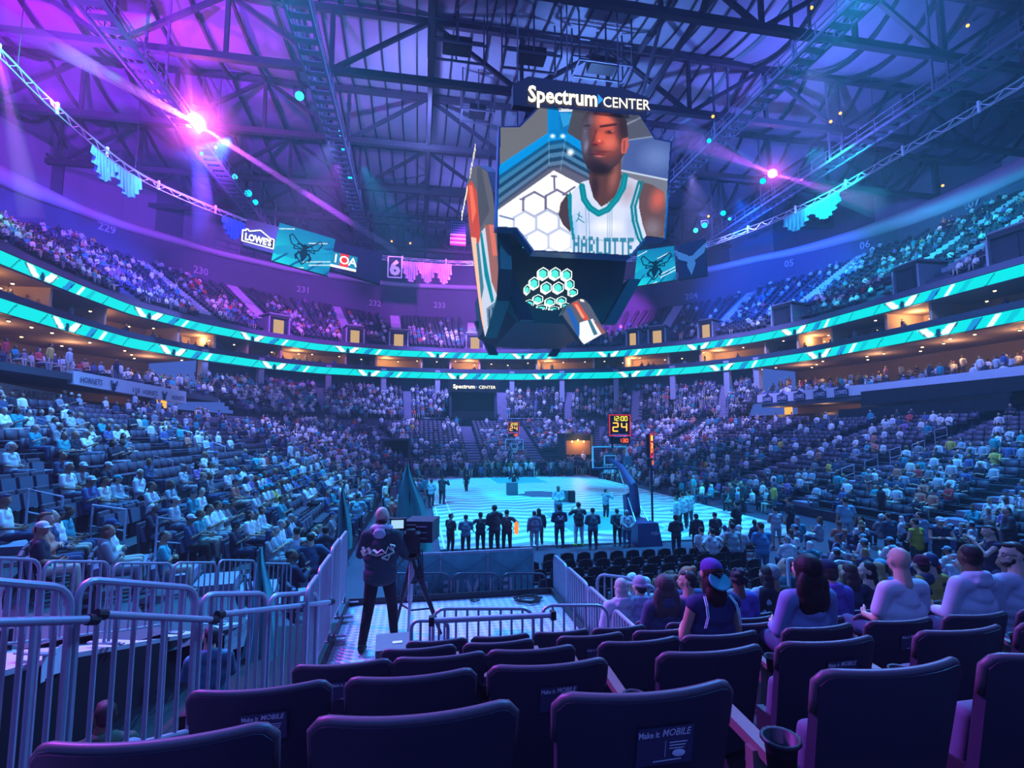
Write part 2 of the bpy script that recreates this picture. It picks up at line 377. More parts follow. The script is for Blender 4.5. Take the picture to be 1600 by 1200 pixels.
# terraces of the lower tier
prof = []
prof.append((0, 0))
for k in range(NROW): prof += [(TROW[k] - .45 + .0, ZROW[k]), (TROW[k] + .42, ZROW[k])]
tW = TROW[NROW - 1] + .42; zW = ZROW[NROW - 1]
prof[0] = (TROW[0] - .45, 0); prof += [(tW + 1.4, zW + .05), (tW + 1.4, zW + 1.15)]
T2, Z2, N2 = tW + 1.4, zW + 1.15, 10
prof2 = []
for k in range(N2): prof2 += [(T2 + .82 * k, Z2 + .42 * k), (T2 + .82 * (k + 1), Z2 + .42 * k)]
bowl_sweep(prof, 'stand_terrace_lower', CONC)
tE, zE = T2 + .82 * N2, Z2 + .42 * (N2 - 1)
# near-end terraces: the block of rows we stand in, right of the camera platform and behind it
mb = MB()
for k in range(14):
    yy = BY0 - TROW[k]; x0 = 2.42 if yy > 5.35 else -1.6
    mb.box(((x0 + BX1 - BR) / 2, yy, (ZROW[k] - .02) / 2), (BX1 - BR - x0, TREAD + .0, ZROW[k] - .0))
mb.build('stand_terrace_near', CONC, kind='structure')

# second tier only where the stands have one: far end and the right and left far corners
i0b = int(np.searchsorted(RS, s_of_px(318, 12))); i1b = int(np.searchsorted(RS, s_of_px(1178, 12)))
def tier2(k0, k1): pass
def inner_of(i, z=None):
    """distance (inwards from the ribbon curve) of the second tier's front edge along the ribbon normal"""
    x, y = RB[i]; nx, ny = -RN[i]
    for st in np.arange(0, 14, .1):
        px, py = x + nx * st, y + ny * st
        qx = max(BX0 + BR - px, 0, px - (BX1 - BR)); qy = max(BY0 + BR - py, 0, py - (BY1 - BR)); d = math.hypot(qx, qy) - BR
        if d < T2: return st
    return 6.
INN = np.array([inner_of(i) for i in range(len(RB))]); 
mb = MB(); ids = range(i0b, i1b + 1); rows = []
for k in range(N2):
    z = Z2 + .42 * k
    for e in (0, 1): rows.append([rpt(i, -INN[i] + (INN[i] + 1.2) * (k + e) / N2, z) for i in ids])
mb.grid(rows); mb.build('stand_terrace_middle', CONC, kind='structure')
sweep([(1.3, zE), (1.3, 12.5)], 'wall_concourse', mat('concourse_wall', (.03, .09, .11), .8), 3, i0b, i1b + 1)
COLM = mat('pale_column', (.34, .36, .42), .7)
for px in (322, 410, 514, 600, 684, 800, 878, 962, 1050, 1134, 1180):
    p, a = rat(s_of_px(px, 12), .5, 0); mb = MB(); mb.box((0, 0, (zE + 12.4) / 2), (.7, .7, 12.4 - zE + 2.5))
    mb.build('trim_column', COLM, kind='structure', loc=(p.x, p.y, 0), rz=a)
# ribbons, suite level
def raster(w, h, col=(0, 0, 0)): a = np.zeros((h, w, 3), np.float32); a[:] = col; return a
def inpoly(X, Y, poly):
    ins = np.zeros(X.shape, bool); n = len(poly)
    for i in range(n):
        x1, y1 = poly[i]; x2, y2 = poly[(i + 1) % n]
        if y1 == y2: continue
        c = ((y1 > Y) != (y2 > Y)) & (X < (x2 - x1) * (Y - y1) / (y2 - y1) + x1); ins ^= c
    return ins
def srgb(c): c = np.array(c, float) / 255.; return np.where(c <= .04045, c / 12.92, ((c + .055) / 1.055) ** 2.4)
def ribbon(z0, z1, name, label, phase):
    """LED band: a teal and white wing pattern repeats along it"""
    n = int(RS[-1] / .09); s = np.linspace(0, RS[-1], n); H = 8
    x = np.interp(s, RS, RB[:, 0]); y = np.interp(s, RS, RB[:, 1])
    per = 12.6; X, Y = np.meshgrid(np.mod(s + phase, per), np.linspace(0, 1, H + 1))
    col = np.zeros((H + 1, n, 3)); col[:] = srgb((0, 222, 220))
    def P(poly, c): col[inpoly(X, Y, poly)] = srgb(c)
    P([(9.6, 0), (10.1, 0), (10.9, 1), (10.4, 1)], (0, 190, 205)); P([(1.9, 0), (2.0, 0), (2.8, 1), (2.7, 1)], (0, 90, 110)); P([(11.6, 0), (11.7, 0), (12.5, 1), (12.4, 1)], (0, 90, 110))
    P([(3.0, .95), (3.8, 1), (4.55, .25), (4.35, .05), (3.9, .1)], (240, 250, 250)); P([(5.2, .05), (5.0, .25), (5.8, 1), (6.6, .95), (5.7, .1)], (240, 250, 250))
    P([(4.6, .1), (4.75, .75), (5.0, .75), (5.1, .1), (4.85, -.1)], (0, 60, 95)); P([(3.05, .95), (3.15, 1), (3.95, 0), (3.85, 0)], (0, 60, 90)); P([(6.55, .95), (6.45, 1), (5.65, 0), (5.75, 0)], (0, 60, 90))
    P([(6.9, 0), (7.5, 0), (8.3, 1), (7.7, 1)], (20, 140, 205)); P([(7.5, 0), (7.62, 0), (8.42, 1), (8.3, 1)], (0, 40, 120)); P([(8.5, 0), (8.9, 0), (9.6, 1), (9.2, 1)], (225, 250, 250))
    V = np.zeros((H + 1, n, 3)); V[..., 0] = x; V[..., 1] = y; V[..., 2] = (z0 + (z1 - z0) * np.linspace(0, 1, H + 1))[:, None]
    idx = np.arange((H + 1) * n).reshape(H + 1, n); Q = np.stack([idx[:-1, :-1], idx[:-1, 1:], idx[1:, 1:], idx[1:, :-1]], -1).reshape(-1, 4)
    me = big_mesh(name, V.reshape(-1, 3), Q, attr_mat('led_band', .9), col.reshape(-1, 3))
    root = thing(name, label, 'LED display'); link('lit_face', me, root)
    mb = MB(); ids = list(range(0, len(RB), 2)); mb.grid([[rpt(i, t, z) for i in ids] for t, z in ((.03, z0), (.0, z0 - .05), (.25, z0 - .05), (.25, z1 + .05), (-.03, z1 + .05), (.03, z1))]); mb.build('casing', DARKST, root)
ZL0, ZL1, ZU0, ZU1 = 12.42, 13.3, 15.5, 16.35
ribbon(ZL0, ZL1, 'led_ribbon_board', 'lower of the two teal and white LED ribbons running round the bowl', 2.)
ribbon(ZU0, ZU1, 'led_ribbon_board', 'upper of the two teal and white LED ribbons, above the warm-lit suites', 5.)
WARM = mat('suite_plaster', (.62, .42, .25), .8, 0, .1, .5); WARM2 = mat('suite_ceiling', (.5, .34, .22), .8, 0, .1, .5)
sweep([(.3, 13.32), (4.6, 13.32)], 'floor_suites', CONC, 3)
sweep([(4.6, 13.3), (4.6, 15.48)], 'wall_suites', WARM, 3)
sweep([(.3, 15.46), (4.6, 15.46)], 'ceiling_suites', WARM2, 3)
s0, s1 = s_of_px(-60, 14), s_of_px(1680, 14)
mbp = MB(); s = s0; SUITE = []
while s < s1:
    p, a = rat(s, 2.6, 14.4); mbp.box(p, (4.0, .25, 2.2), a); SUITE.append(s); s += rnd.choice([4.2, 6.3, 8.4, 8.4])
mbp.build('wall_suite_dividers', WARM, kind='structure')
# seats rail in front of the suites
sweep([(.35, 13.3), (.35, 13.95), (.9, 13.95), (.9, 13.3)], 'trim_suite_parapet', mat('suite_parapet', (.02, .05, .07), .6), 3)
# level under the lower ribbon on the two long sides: club concourse with downlights
for (a, b, nm, l0, lw) in ((0, i0b, 'left', -7.2, 2.2), (i1b, len(RB), 'right', -4.3, 1.7)):
    sweep([(8, 9.0), (8, 12.45)], 'wall_club_' + nm, WARM if nm == 'x' else mat('club_wall', (.22, .17, .16), .8), 3, a, b + 1 if b < len(RB) else b)
    sweep([(-.1, 12.38), (8, 12.38)], 'ceiling_club_' + nm, mat('club_ceiling', (.30, .24, .24), .8), 3, a, b + 1 if b < len(RB) else b)
    # loge terraces stepping down to the fascia
    pr = []; 
    for k in range(6): pr += [(l0 + lw * k, 7.9 + .36 * k), (l0 + lw * (k + 1), 7.9 + .36 * k)]
    sweep(pr, 'stand_loge_' + nm, CONC, 3, a, b + 1 if b < len(RB) else b)
GLOW = emis('warm_bulb', (1, .62, .25), 6.0)
def bulb(p, r=.1):
    mb = MB(); mb.ell((0, 0, 0), (r, r, r * .7), 8, 5); return mb
bme = bulb(0, .11).mesh('downlight', GLOW); bul = MB(); bul.lathe([(.14, 0), (.16, .06), (.05, .1)], (0, 0, .0), 8); shade = bul.mesh('shade', DARKST)
def downlight(p, where):
    o = link('downlight', bme, None, 'small warm ceiling light ' + where, 'light', 'warm downlights ' + where, None, p); link('shade', shade, o); return o
for k, s in enumerate(np.arange(s0, s1, 2.7)):
    p, a = rat(s + rnd.uniform(-.4, .4), rnd.choice([.9, 2.2, 3.6]), 15.2 - rnd.choice([0, .0, .35])); pp = proj(p)
    if -5 < pp[0] < 1605: downlight(p, 'in the suite level between the two LED ribbons')
for k, s in enumerate(np.arange(s_of_px(0, 14), s_of_px(318, 14), 2.1)):
    p, a = rat(s, rnd.choice([.8, 2.4, 4.4]), 12.2); downlight(p, 'under the lower ribbon above the left club terraces')
for k, s in enumerate(np.arange(s_of_px(1182, 14), s_of_px(1600, 14), 1.9)):
    p, a = rat(s, rnd.choice([.8, 2.4, 4.4]), 12.2); downlight(p, 'under the lower ribbon above the right club terraces')
for s in np.arange(s0 + 4, s1, 11.5):
    p, a = rat(s, 2.4, 15.0); light('POINT', p, (1, .55, .24), 190, size=.5, name='suite_lamp')
for px in (60, 170, 270, 1230, 1330, 1440, 1550):
    p, a = rat(s_of_px(px, 12), 3, 11.6); light('POINT', p, (1, .5, .22), 150, size=.5, name='club_lamp')

# ------------------------------------------------------------------ upper bowl
SL = .62; ZUB = 17.0
topc = [(-200, 270), (0, 335), (60, 350), (120, 368), (200, 400), (260, 420), (320, 440), (402, 454), (436, 460), (520, 480), (617, 496), (720, 499), (820, 499), (1026, 485), (1146, 464), (1276, 424), (1420, 372), (1500, 335), (1600, 292), (1800, 230)]
rimb = [(-200, 230), (0, 286), (100, 326), (200, 362), (320, 396), (412, 416), (480, 430), (617, 450), (820, 456), (960, 450), (1062, 436), (1280, 391), (1400, 364), (1480, 334), (1600, 276), (1800, 190)]
rimt = [(-200, 196), (0, 256), (100, 312), (200, 351), (320, 387), (412, 409), (480, 423), (617, 444), (820, 450), (960, 442), (1062, 428), (1280, 381), (1400, 342), (1480, 302), (1600, 246), (1800, 150)]
TM = np.zeros(len(RB))
for i in range(len(RB)):
    best = 22.
    if RB[i, 1] > 22:
        for t in np.arange(6, 24, .2):
            q = proj(rpt(i, t, ZUB + SL * t))
            if q[1] < np.interp(q[0], *zip(*topc)): best = t; break
    TM[i] = best
for _ in range(60): TM[1:-1] = (TM[:-2] + TM[1:-1] + TM[2:]) / 3
TM[0] = TM[1]; TM[-1] = TM[-2]
NU = 22
mb = MB(); ids = list(range(0, len(RB), 2)); rows = [[rpt(i, .05, ZU1) for i in ids]]
for k in range(NU):
    for e in (0, 1): rows.append([rpt(i, .25 + TM[i] * (k + e) / NU, ZUB + SL * TM[i] * k / NU) for i in ids])
mb.grid(rows); mb.build('stand_terrace_upper', mat('upper_terrace', (.09, .09, .14), .85, 0, .2, .5), kind='structure')
def zpix(i, t, curve):
    """height at plan point (i, t) seen along an edge line of the photo"""
    x, y, _ = rpt(i, t, 0)
    if y < 20: return None
    lo, hi = 5., 60.
    for _ in range(30):
        m = (lo + hi) / 2; q = proj((x, y, m))
        if q[1] < np.interp(q[0], *zip(*curve)): hi = m
        else: lo = m
    return lo
ZR0 = np.zeros(len(RB)); ZR1 = np.zeros(len(RB))
for arr, cv in ((ZR0, rimb), (ZR1, rimt)):
    v = [zpix(i, TM[i] + .3, cv) for i in range(len(RB))]; g = [i for i, q in enumerate(v) if q is not None]
    arr[:] = np.interp(range(len(RB)), g, [v[i] for i in g])
    for _ in range(40): arr[1:-1] = (arr[:-2] + arr[1:-1] + arr[2:]) / 3
mb = MB(); mb.grid([[rpt(i, TM[i] + .3, ZUB + SL * TM[i] - .6) for i in ids], [rpt(i, TM[i] + .3, ZR0[i]) for i in ids]]); mb.build('wall_upper_back', mat('upper_back_wall', (.11, .10, .17), .8, 0, .1, .3), kind='structure')
mb = MB(); mb.grid([[rpt(i, TM[i] + .3, ZR0[i]) for i in ids], [rpt(i, TM[i] - .5, ZR0[i]) for i in ids], [rpt(i, TM[i] - .7, (ZR0[i] + ZR1[i]) / 2) for i in ids], [rpt(i, TM[i] - .5, ZR1[i]) for i in ids], [rpt(i, TM[i] + 1.2, ZR1[i] + .05) for i in ids]]); mb.build('trim_rim_beam', mat('rim_beam', (.55, .50, .62), .7, 0, .1, .4), kind='structure', smooth='all')
ZROOF = 39.5
mb = MB(); mb.grid([[rpt(i, TM[i] + 1.2, ZR1[i]) for i in ids], [rpt(i, TM[i] + 1.2, ZROOF + 1) for i in ids]]); mb.build('wall_clerestory', mat('clerestory_wall', (.10, .09, .16), .85, 0, .25, .15), kind='structure')
# lighter wall panels above the rim, each its own trim
PANM = mat('pale_wall_panel', (.24, .22, .34), .8, 0, .1, .3)
for px, w in ((35, 3.5), (120, 9), (240, 5), (330, 7), (430, 5), (1100, 5), (1230, 4), (1335, 9), (1470, 4.5), (1545, 5), (1640, 5)):
    s = s_of_px(px, 30); mb = MB(); P = [[], []]; i = int(np.searchsorted(RS, s)); i = min(i, len(RB) - 12)
    for k in range(7):
        ii = max(0, min(len(RB) - 1, int(i + (k - 3) * w / 7 / (RS[-1] / len(RB))))); P[0].append(rpt(ii, TM[ii] + 1.05, ZR1[ii])); P[1].append(rpt(ii, TM[ii] + 1.05, min(ZR1[ii] + 5.5, ZROOF - 1)))
    mb.grid(P); mb.build('trim_wall_panel', PANM, kind='structure')
# aisles: pale stair strips up the stands
AIS = mat('aisle_steps', (.26, .23, .32), .8, 0, .25, 3)
def stair(pts0, pts1, w, n, name='aisle_stairs', m=None):
    mb = MB(); a = Vector(pts0); b = Vector(pts1)
    for k in range(n):
        p = a.lerp(b, (k + .5) / n); d = (b - a); dz = abs(d.z) / n; h = math.hypot(d.x, d.y) / n; mb.box((p.x, p.y, p.z - .5 * dz + .03), (h * 1.02, w, dz * 1.0 + .12), math.atan2(d.y, d.x))
    return mb.build(name, m or AIS, kind='structure')
AIU = mat('upper_aisle_steps', (.55, .5, .6), .8, 0, .25, 3)
def upper_stair(px, w, f0, f1):
    """px: column at which the aisle's foot is seen"""
    i = int(np.searchsorted(RS, s_of_px(px, 17))); 
    a = rpt(i, .3 + TM[i] * f0, ZUB + SL * TM[i] * f0 + .05); b = rpt(i, .3 + TM[i] * f1, ZUB + SL * TM[i] * f1 + .05); stair(a, b, w, 24, m=AIU); return i
UA = []
for px, w, f0, f1 in ((40, 1.3, .2, 1), (205, 1.4, .15, 1), (335, 1.3, .1, .95), (432, 1.5, .3, 1), (548, 1.3, .25, 1), (622, 1.5, .35, 1), (735, 1.3, .35, .85), (850, 1.2, .3, .95), (1020, 1.5, .35, 1), (1100, 1.2, .25, .95), (1200, 1.4, .2, 1), (1350, 1.2, .15, 1), (1450, 1.5, .1, .95), (1560, 1.4, .1, .95)): UA.append(upper_stair(px, w, f0, f1))
# entrances (vomitories) in the upper bowl: open-fronted boxes with a warm-lit doorway
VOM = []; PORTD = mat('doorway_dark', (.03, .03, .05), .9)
DOORG = emis('lit_doorway', (1, .62, .25), .5)
for px, w in ((435, 2.6), (556, 2.4), (618, 2.6), (739, 2.6), (860, 2.2), (984, 1.8), (1020, 2.4), (1094, 2.0), (1216, 2.6), (1400, 2.4), (1560, 2.6)):
    i = int(np.searchsorted(RS, s_of_px(px, 17))); p, a = rat(RS[i], .5, ZUB); n = 2.0
    VOM.append(RS[i]); r = thing('stand_entrance', 'stair entrance at the foot of the upper bowl', 'entrance', p, a, None); r['kind'] = 'structure'
    mb = MB()
    for sgn in (-1, 1): mb.box((n / 2 + .6, sgn * w / 2, .9), (n + 1.2, .18, 2.4))
    mb.box((n / 2 + .6, 0, 2.5), (n + 1.0, w, .16)); mb.build('surround', COLM, r)
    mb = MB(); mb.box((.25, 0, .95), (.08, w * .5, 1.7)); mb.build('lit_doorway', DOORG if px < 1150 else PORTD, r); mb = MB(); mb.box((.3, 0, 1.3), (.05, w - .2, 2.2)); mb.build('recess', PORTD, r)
    mb = MB(); mb.box((.15, 0, 2.25), (.1, w, .45)); mb.build('header', DARKST, r)
# lower bowl aisles and the dark openings at the far end
LA = []
def lower_stair(ua, k0, k1, w=1.15, t2=False):
    """ua: ('L', y) on left side, ('R', y), ('F', x) on the far side, or ('C', cornerx, cornery, angle)"""
    t0, t1 = TROW[k0] - .4, TROW[k1] + .4; z0, z1 = ZROW[k0], ZROW[k1] + .1
    if ua[0] == 'L': a = (BX0 - t0, ua[1], z0); b = (BX0 - t1, ua[1], z1)
    elif ua[0] == 'R': a = (BX1 + t0, ua[1], z0); b = (BX1 + t1, ua[1], z1)
    elif ua[0] == 'F': a = (ua[1], BY1 + t0, z0); b = (ua[1], BY1 + t1, z1)
    else:
        c, s = math.cos(ua[3]), math.sin(ua[3]); a = (ua[1] + c * (BR + t0), ua[2] + s * (BR + t0), z0); b = (ua[1] + c * (BR + t1), ua[2] + s * (BR + t1), z1)
    LA.append(ua); stair(a, b, w, k1 - k0 + 1)
cLx, cRx, cNy, cFy = BX0 + BR, BX1 - BR, BY0 + BR, BY1 - BR
for y in (18.5, 26.5, 34.5, 42.5, 49.8): lower_stair(('L', y), 0, 17); lower_stair(('R', y), 0, 17)
for x in (-1.0, 6.3, 13.4): lower_stair(('F', x), 0, 17, 1.5, )
for ang in (155, 115): lower_stair(('C', cLx, cFy, math.radians(ang)), 0, 17, 1.4)
for ang in (65, 25): lower_stair(('C', cRx, cFy, math.radians(ang)), 0, 17, 1.4)
for ang in (-25, -65): lower_stair(('C', cRx, cNy, math.radians(ang)), 0, 17)
for ang in (190,): lower_stair(('C', cLx, cNy, math.radians(ang)), 0, 17)
# second-tier aisles seen at the far end
for px in (500, 636, 706, 783, 885, 990, 1130):
    i = int(np.searchsorted(RS, s_of_px(px, 10))); a = rpt(i, -INN[i], Z2 + .05); b = rpt(i, .9, zE + .3); stair(a, b, 1.5, 10)
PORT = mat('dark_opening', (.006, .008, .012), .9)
def portal(px, py0, px1, py1, Y, label, lit=None):
    a = ony(px, py1, Y); b = ony(px1, py0, Y); w = abs(b.x - a.x); h = abs(b.z - a.z); c = ((a.x + b.x) / 2, Y, min(a.z, b.z))
    r = thing('tunnel_entrance', label, 'entrance', c); r['kind'] = 'structure'; dk = MB(); dp = 3.
    for s_ in (-1, 1): dk.box((s_ * (w / 2 + .12), dp / 2 - .2, h / 2), (.24, dp, h))
    dk.box((0, dp / 2 - .2, h + .1), (w + .5, dp, .22)); dk.build('surround', mat('portal_frame', (.05, .06, .09), .8), r)
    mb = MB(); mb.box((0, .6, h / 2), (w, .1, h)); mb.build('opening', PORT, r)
    if lit:
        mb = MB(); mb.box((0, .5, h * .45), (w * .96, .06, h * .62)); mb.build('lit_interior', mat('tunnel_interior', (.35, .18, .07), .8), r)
        light('POINT', (c[0], Y - .3, c[2] + h * .75), (1, .5, .15), 160, size=.3, name='tunnel_lamp')
        mb = MB()
        for k in range(3): mb.ell(((k - 1) * w * .22, .35, h * (.72 + .06 * (k % 2))), .1, 8, 5)
        mb.build('bulbs', GLOW, r)
    return r
portal(600, 688, 638, 722, 57.5, 'dark tunnel mouth at the far end left of the court axis')
portal(884, 680, 925, 716, 57.0, 'tunnel mouth with warm lights behind the far basket', True)
# the black screened-off bay with the arena's name
mbk = portal(705, 612, 772, 652, 70.5, 'large black screened bay under the lit arena name sign')
def sign_text(O, U, V, size, name, label, parent=None):
    r = parent or thing(name, label, 'sign'); lit = emis('lit_letters', (1, .93, .66), 1.3)
    mb = MB(); U = Vector(U).normalized(); O = Vector(O)
    text_mb(mb, 'Spectrum', O - U * size * 2.0, U, V, size * 1.08, .06, bold=.03, width=size * 4.3); mb.build('lettering', lit, r)
    mb = MB(); text_mb(mb, 'CENTER', O + U * size * 2.55, U, V, size * .82, .06, bold=.008, width=size * 3.35); mb.build('lettering', lit, r)
    mb = MB(); V = Vector(V).normalized(); q = O + U * size * .33
    mb.add([q + V * size * .05 + U.cross(V) * .06, q + U * size * .3 + V * size * .3 + U.cross(V) * .06, q + V * size * .55 + U.cross(V) * .06], [(0, 1, 2)]); mb.build('arrow_mark', emis('blue_arrow', (.02, .25, .7), 1.2), r)
    return r
a = ony(741, 607, 70.0)
bk = thing('arena_name_sign', 'small lit arena name sign on the far wall above the black bay', 'sign')
mb = MB(); mb.box((a.x, 70.2, a.z + .3), (7.0, .3, 1.6)); mb.build('backing', BLACK, bk)
sign_text(a, (1, 0, 0), (0, 0, 1), .70, '', '', bk)
# ------------------------------------------------------------------ roof, trusses, catwalks
ROOFM = mat('roof_sheet', (.30, .29, .40), .7, 0, .12, .25)
DRAPE = mat('ceiling_drape', (.22, .20, .32), .85, 0, .15, .3)
TY = [20.5 + 10 * j for j in range(9)]
XL, XR = -10.5, 28.5
mb = MB()
for y0 in TY[:-1]:
    mb.grid([[(x, y0 + 10 * u, ZROOF - .9 * math.sin(PI * u)) for x in np.linspace(XL, XR, 14)] for u in np.linspace(0, 1, 9)])
mb.build('ceiling', ROOFM, kind='structure', smooth='all')
mb = MB()
for x in np.arange(XL + .5, XR, 1.55):
    for y0 in TY[:-1]:
        for u in range(6): 
            f = lambda w: ZROOF - .12 - .9 * math.sin(PI * w)
            mb.bar((x, y0 + 10 * u / 6, f(u / 6)), (x, y0 + 10 * (u + 1) / 6, f((u + 1) / 6)), .16, .12)
mb.build('ceiling_seams', DARKST, kind='structure')
for side, xa, xb in (('left', XL, -75), ('right', XR, 92)):
    mb = MB(); n = 64
    for y0 in TY[:-1]:
        R = []
        for u in np.linspace(0, 1, 9):
            row = []
            for k in range(n + 1):
                x = xa + (xb - xa) * k / n; d = abs(x - xa); pl = .28 * abs(math.sin(d * 1.15)); sag = (1.2 + .06 * d) * math.sin(PI * u) ** .8
                row.append((x, y0 + 10 * u + .25 * math.sin(d * .7), ZROOF - .2 - sag - pl * (0.3 + math.sin(PI * u)) + .02 * d))
            R.append(row)
        mb.grid(R)
    mb.build('ceiling_drape_' + side, DRAPE, kind='structure', smooth='all')
    mb = MB()
    for k in range(14):
        x = xa + (1 if side == 'right' else -1) * (1.5 + k * 3.1)
        for y0 in TY[:-1]:
            P = [(x + .5 * math.sin(u * 3), y0 + 10 * u, ZROOF - .75 - (1.2 + .06 * abs(x - xa)) * math.sin(PI * u) ** .8) for u in np.linspace(.02, .98, 8)]
            for p, q in zip(P, P[1:]): mb.bar(p, q, .22, .3)
    mb.build('ceiling_seams_' + side, DARKST, kind='structure')
TRM = mat('truss_paint', (.045, .04, .07), .6)
for j, y in enumerate(TY):
    mb = MB(); zt, zb = ZROOF - .6, 33.6
    x0, x1 = (-62, 78) if y < 75 else (-34, 52)
    mb.bar((x0, y, zt), (x1, y, zt), .45, .5); mb.bar((x0, y, zb), (x1, y, zb), .5, .55); mb.bar((x0, y + 5, zt + .1), (x1, y + 5, zt + .1), .3, .35)
    x = x0; k = 0
    while x < x1:
        mb.bar((x, y, zb), (x, y, zt), .3, .3)
        a, b = (zb, zt) if k % 2 else (zt, zb)
        mb.bar((x, y, a), (x + 7.8, y, b), .32, .32); x += 7.8; k += 1
    mb.build('roof_truss_beam', TRM, kind='structure')
mb = MB()
for x in (0.5, 19.):
    for z in (33.9, 38.8): mb.bar((x, 15, z), (x, 100, z), .35, .4)
    for y in TY[:-1]: mb.bar((x, y, 33.9), (x, y + 5, 38.8), .25, .25); mb.bar((x, y + 5, 38.8), (x, y + 10, 33.9), .25, .25)
mb.build('roof_truss_beam', TRM, kind='structure')
CATM = mat('catwalk_steel', (.16, .16, .24), .5, .3)
def catwalk(x, z, w=1.5, y0=14, y1=86):
    mb = MB()
    for s in (-1, 1):
        mb.bar((x + s * w / 2, y0, z), (x + s * w / 2, y1, z), .18, .25)
        for h in (.55, 1.1): mb.tube([(x + s * w / 2, y0, z + h), (x + s * w / 2, y1, z + h)], .05, 5)
        y = y0
        while y < y1: mb.bar((x + s * w / 2, y, z), (x + s * w / 2, y, z + 1.15), .07); y += 1.8
    y = y0
    while y < y1: mb.box((x, y, z), (w, .55, .08)); y += 1.1
    for y in TY:
        for s in (-1, 1): mb.bar((x + s * w / 2, y, z), (x + s * w / 2, y, ZROOF - 1), .16)
    return mb.build('catwalk_beam', CATM, kind='structure')
for x, z in ((-8.0, 31.5), (-20.0, 30.5), (27., 31.5), (39., 30.5)): catwalk(x, z)
# electrical and rigging clutter over the centre: hoist frames
for (x, y, w) in ((2.5, 38, 4.5), (8.5, 38, 4.5), (14.5, 38, 4.5), (5, 46, 3), (14, 46, 3)):
    r = thing('rigging_frame', 'dark steel rigging frame hung under the roof above the centre scoreboard', 'rigging', (x, y, 34.6), 0, 'rigging frames above the scoreboard')
    mb = MB()
    for a, b in (((-w / 2, -1, 0), (w / 2, -1, 0)), ((-w / 2, 1, 0), (w / 2, 1, 0)), ((-w / 2, -1, 0), (-w / 2, 1, 0)), ((w / 2, -1, 0), (w / 2, 1, 0)), ((-w / 2, -1, 1.8), (w / 2, -1, 1.8)), ((-w / 2, 1, 1.8), (w / 2, 1, 1.8))): mb.bar(a, b, .14)
    for sx in (-1, 0, 1):
        for sy in (-1, 1): mb.bar((sx * w / 2, sy, 0), (sx * w / 2, sy, 4.3), .12)
    mb.build('frame', CATM, r); mb = MB(); mb.box((0, 0, .5), (w * .5, 1.2, .8)); mb.build('hoist_motor', BLACK, r)
# ------------------------------------------------------------------ oval lighting truss with swags of cloth
ovp = [(-60, 30), (0, 80), (60, 145), (130, 208), (180, 250), (225, 281), (300, 314), (380, 346), (470, 378), (560, 398), (620, 405), (700, 411), (760, 412), (840, 412), (960, 408), (1060, 396), (1120, 378), (1200, 348), (1290, 308), (1400, 243), (1500, 186), (1600, 128), (1660, 90)]
OV = smooth_poly([tuple(onz(px, py, 27.)[:2]) for px, py in ovp], 150)
ot = thing('oval_lighting_truss', 'long curved lattice truss ring hung high round the bowl', 'truss')
mb = MB(); O3 = [Vector((p[0], p[1], 27.)) for p in OV]
for dz, k in ((.28, 0), (-.28, 0)): mb.tube([p + Vector((0, 0, dz)) for p in O3], .05, 5)
mb.tube([p + Vector((.25, -.2, .0)) for p in O3], .05, 5)
for i in range(0, len(O3) - 1): mb.bar(O3[i] + Vector((0, 0, .28 if i % 2 else -.28)), O3[i + 1] + Vector((0, 0, -.28 if i % 2 else .28)), .05)
mb.build('lattice', mat('truss_aluminium', (.6, .6, .68), .4, .4), ot)
mb = MB()
for i in range(3, len(O3), 7): mb.bar(O3[i] + Vector((0, 0, -.35)), O3[i] + Vector((0, 0, .5)), .16)
mb.build('clamps', mat('white_clamp', (.8, .8, .85), .5), ot)
mb = MB()
for i in range(5, len(O3), 16): mb.tube([O3[i], O3[i] + Vector((0, 0, 9))], .03, 4)
mb.build('hanging_cables', DARKST, ot)
def swag(pa, pb, nsw, drop, col, label, z=26.7):
    """pleated cloth swags between two columns of the picture along the truss"""
    a = min(range(len(O3)), key=lambda i: abs(proj(O3[i])[0] - pa)); b = min(range(len(O3)), key=lambda i: abs(proj(O3[i])[0] - pb))
    n = 24 * nsw; R = []; L = [Vector(O3[a]).lerp(O3[b], 0)] ; pts = []
    for k in range(n + 1):
        u = a + (b - a) * k / n; i = int(min(u, len(O3) - 2)); pts.append(O3[i].lerp(O3[i + 1], u - i))
    for v in np.linspace(0, 1, 7):
        row = []
        for k in range(n + 1):
            w = (k / n * nsw) % 1; dp = drop * (.35 + .65 * math.sin(PI * w)) ; row.append(pts[k] + Vector((.22 * math.sin(k * 1.9) * v, -.22 * math.cos(k * 1.9) * v - .1, -.2 - dp * v)))
        R.append(row)
    mb = MB(); mb.grid(R); return mb.build('hanging_drape', mat('swag_' + label[:6].strip(), col, .8), smooth='all', label=label, cat='drape')
swag(150, 228, 2, 2.3, (.12, .5, .85), 'blue lit cloth swags hanging from the left side of the oval truss')
swag(352, 378, 1, 2.2, (.05, .2, .9), 'small deep blue cloth swag on the truss left of the home improvement sign')
swag(630, 706, 3, 2.8, (.8, .4, .9), 'pinkish purple pleated cloth swags beside the number six banner')
swag(1226, 1306, 2, 2.0, (.08, .35, .42), 'teal lit cloth swags on the right side of the oval truss')
light('SPOT', onz(190, 150, 29.5), (.05, .5, 1), 3500, onz(190, 262, 26), .3, 60, .5, name='drape_light')
light('SPOT', onz(1262, 240, 29.5), (.03, .6, .9), 3500, onz(1262, 322, 26), .3, 60, .5, name='drape_light')
light('SPOT', O3[70] + Vector((0, -8, 1)), (.8, .1, .9), 4500, onz(668, 420, 25), .3, 50, .5, name='drape_light')
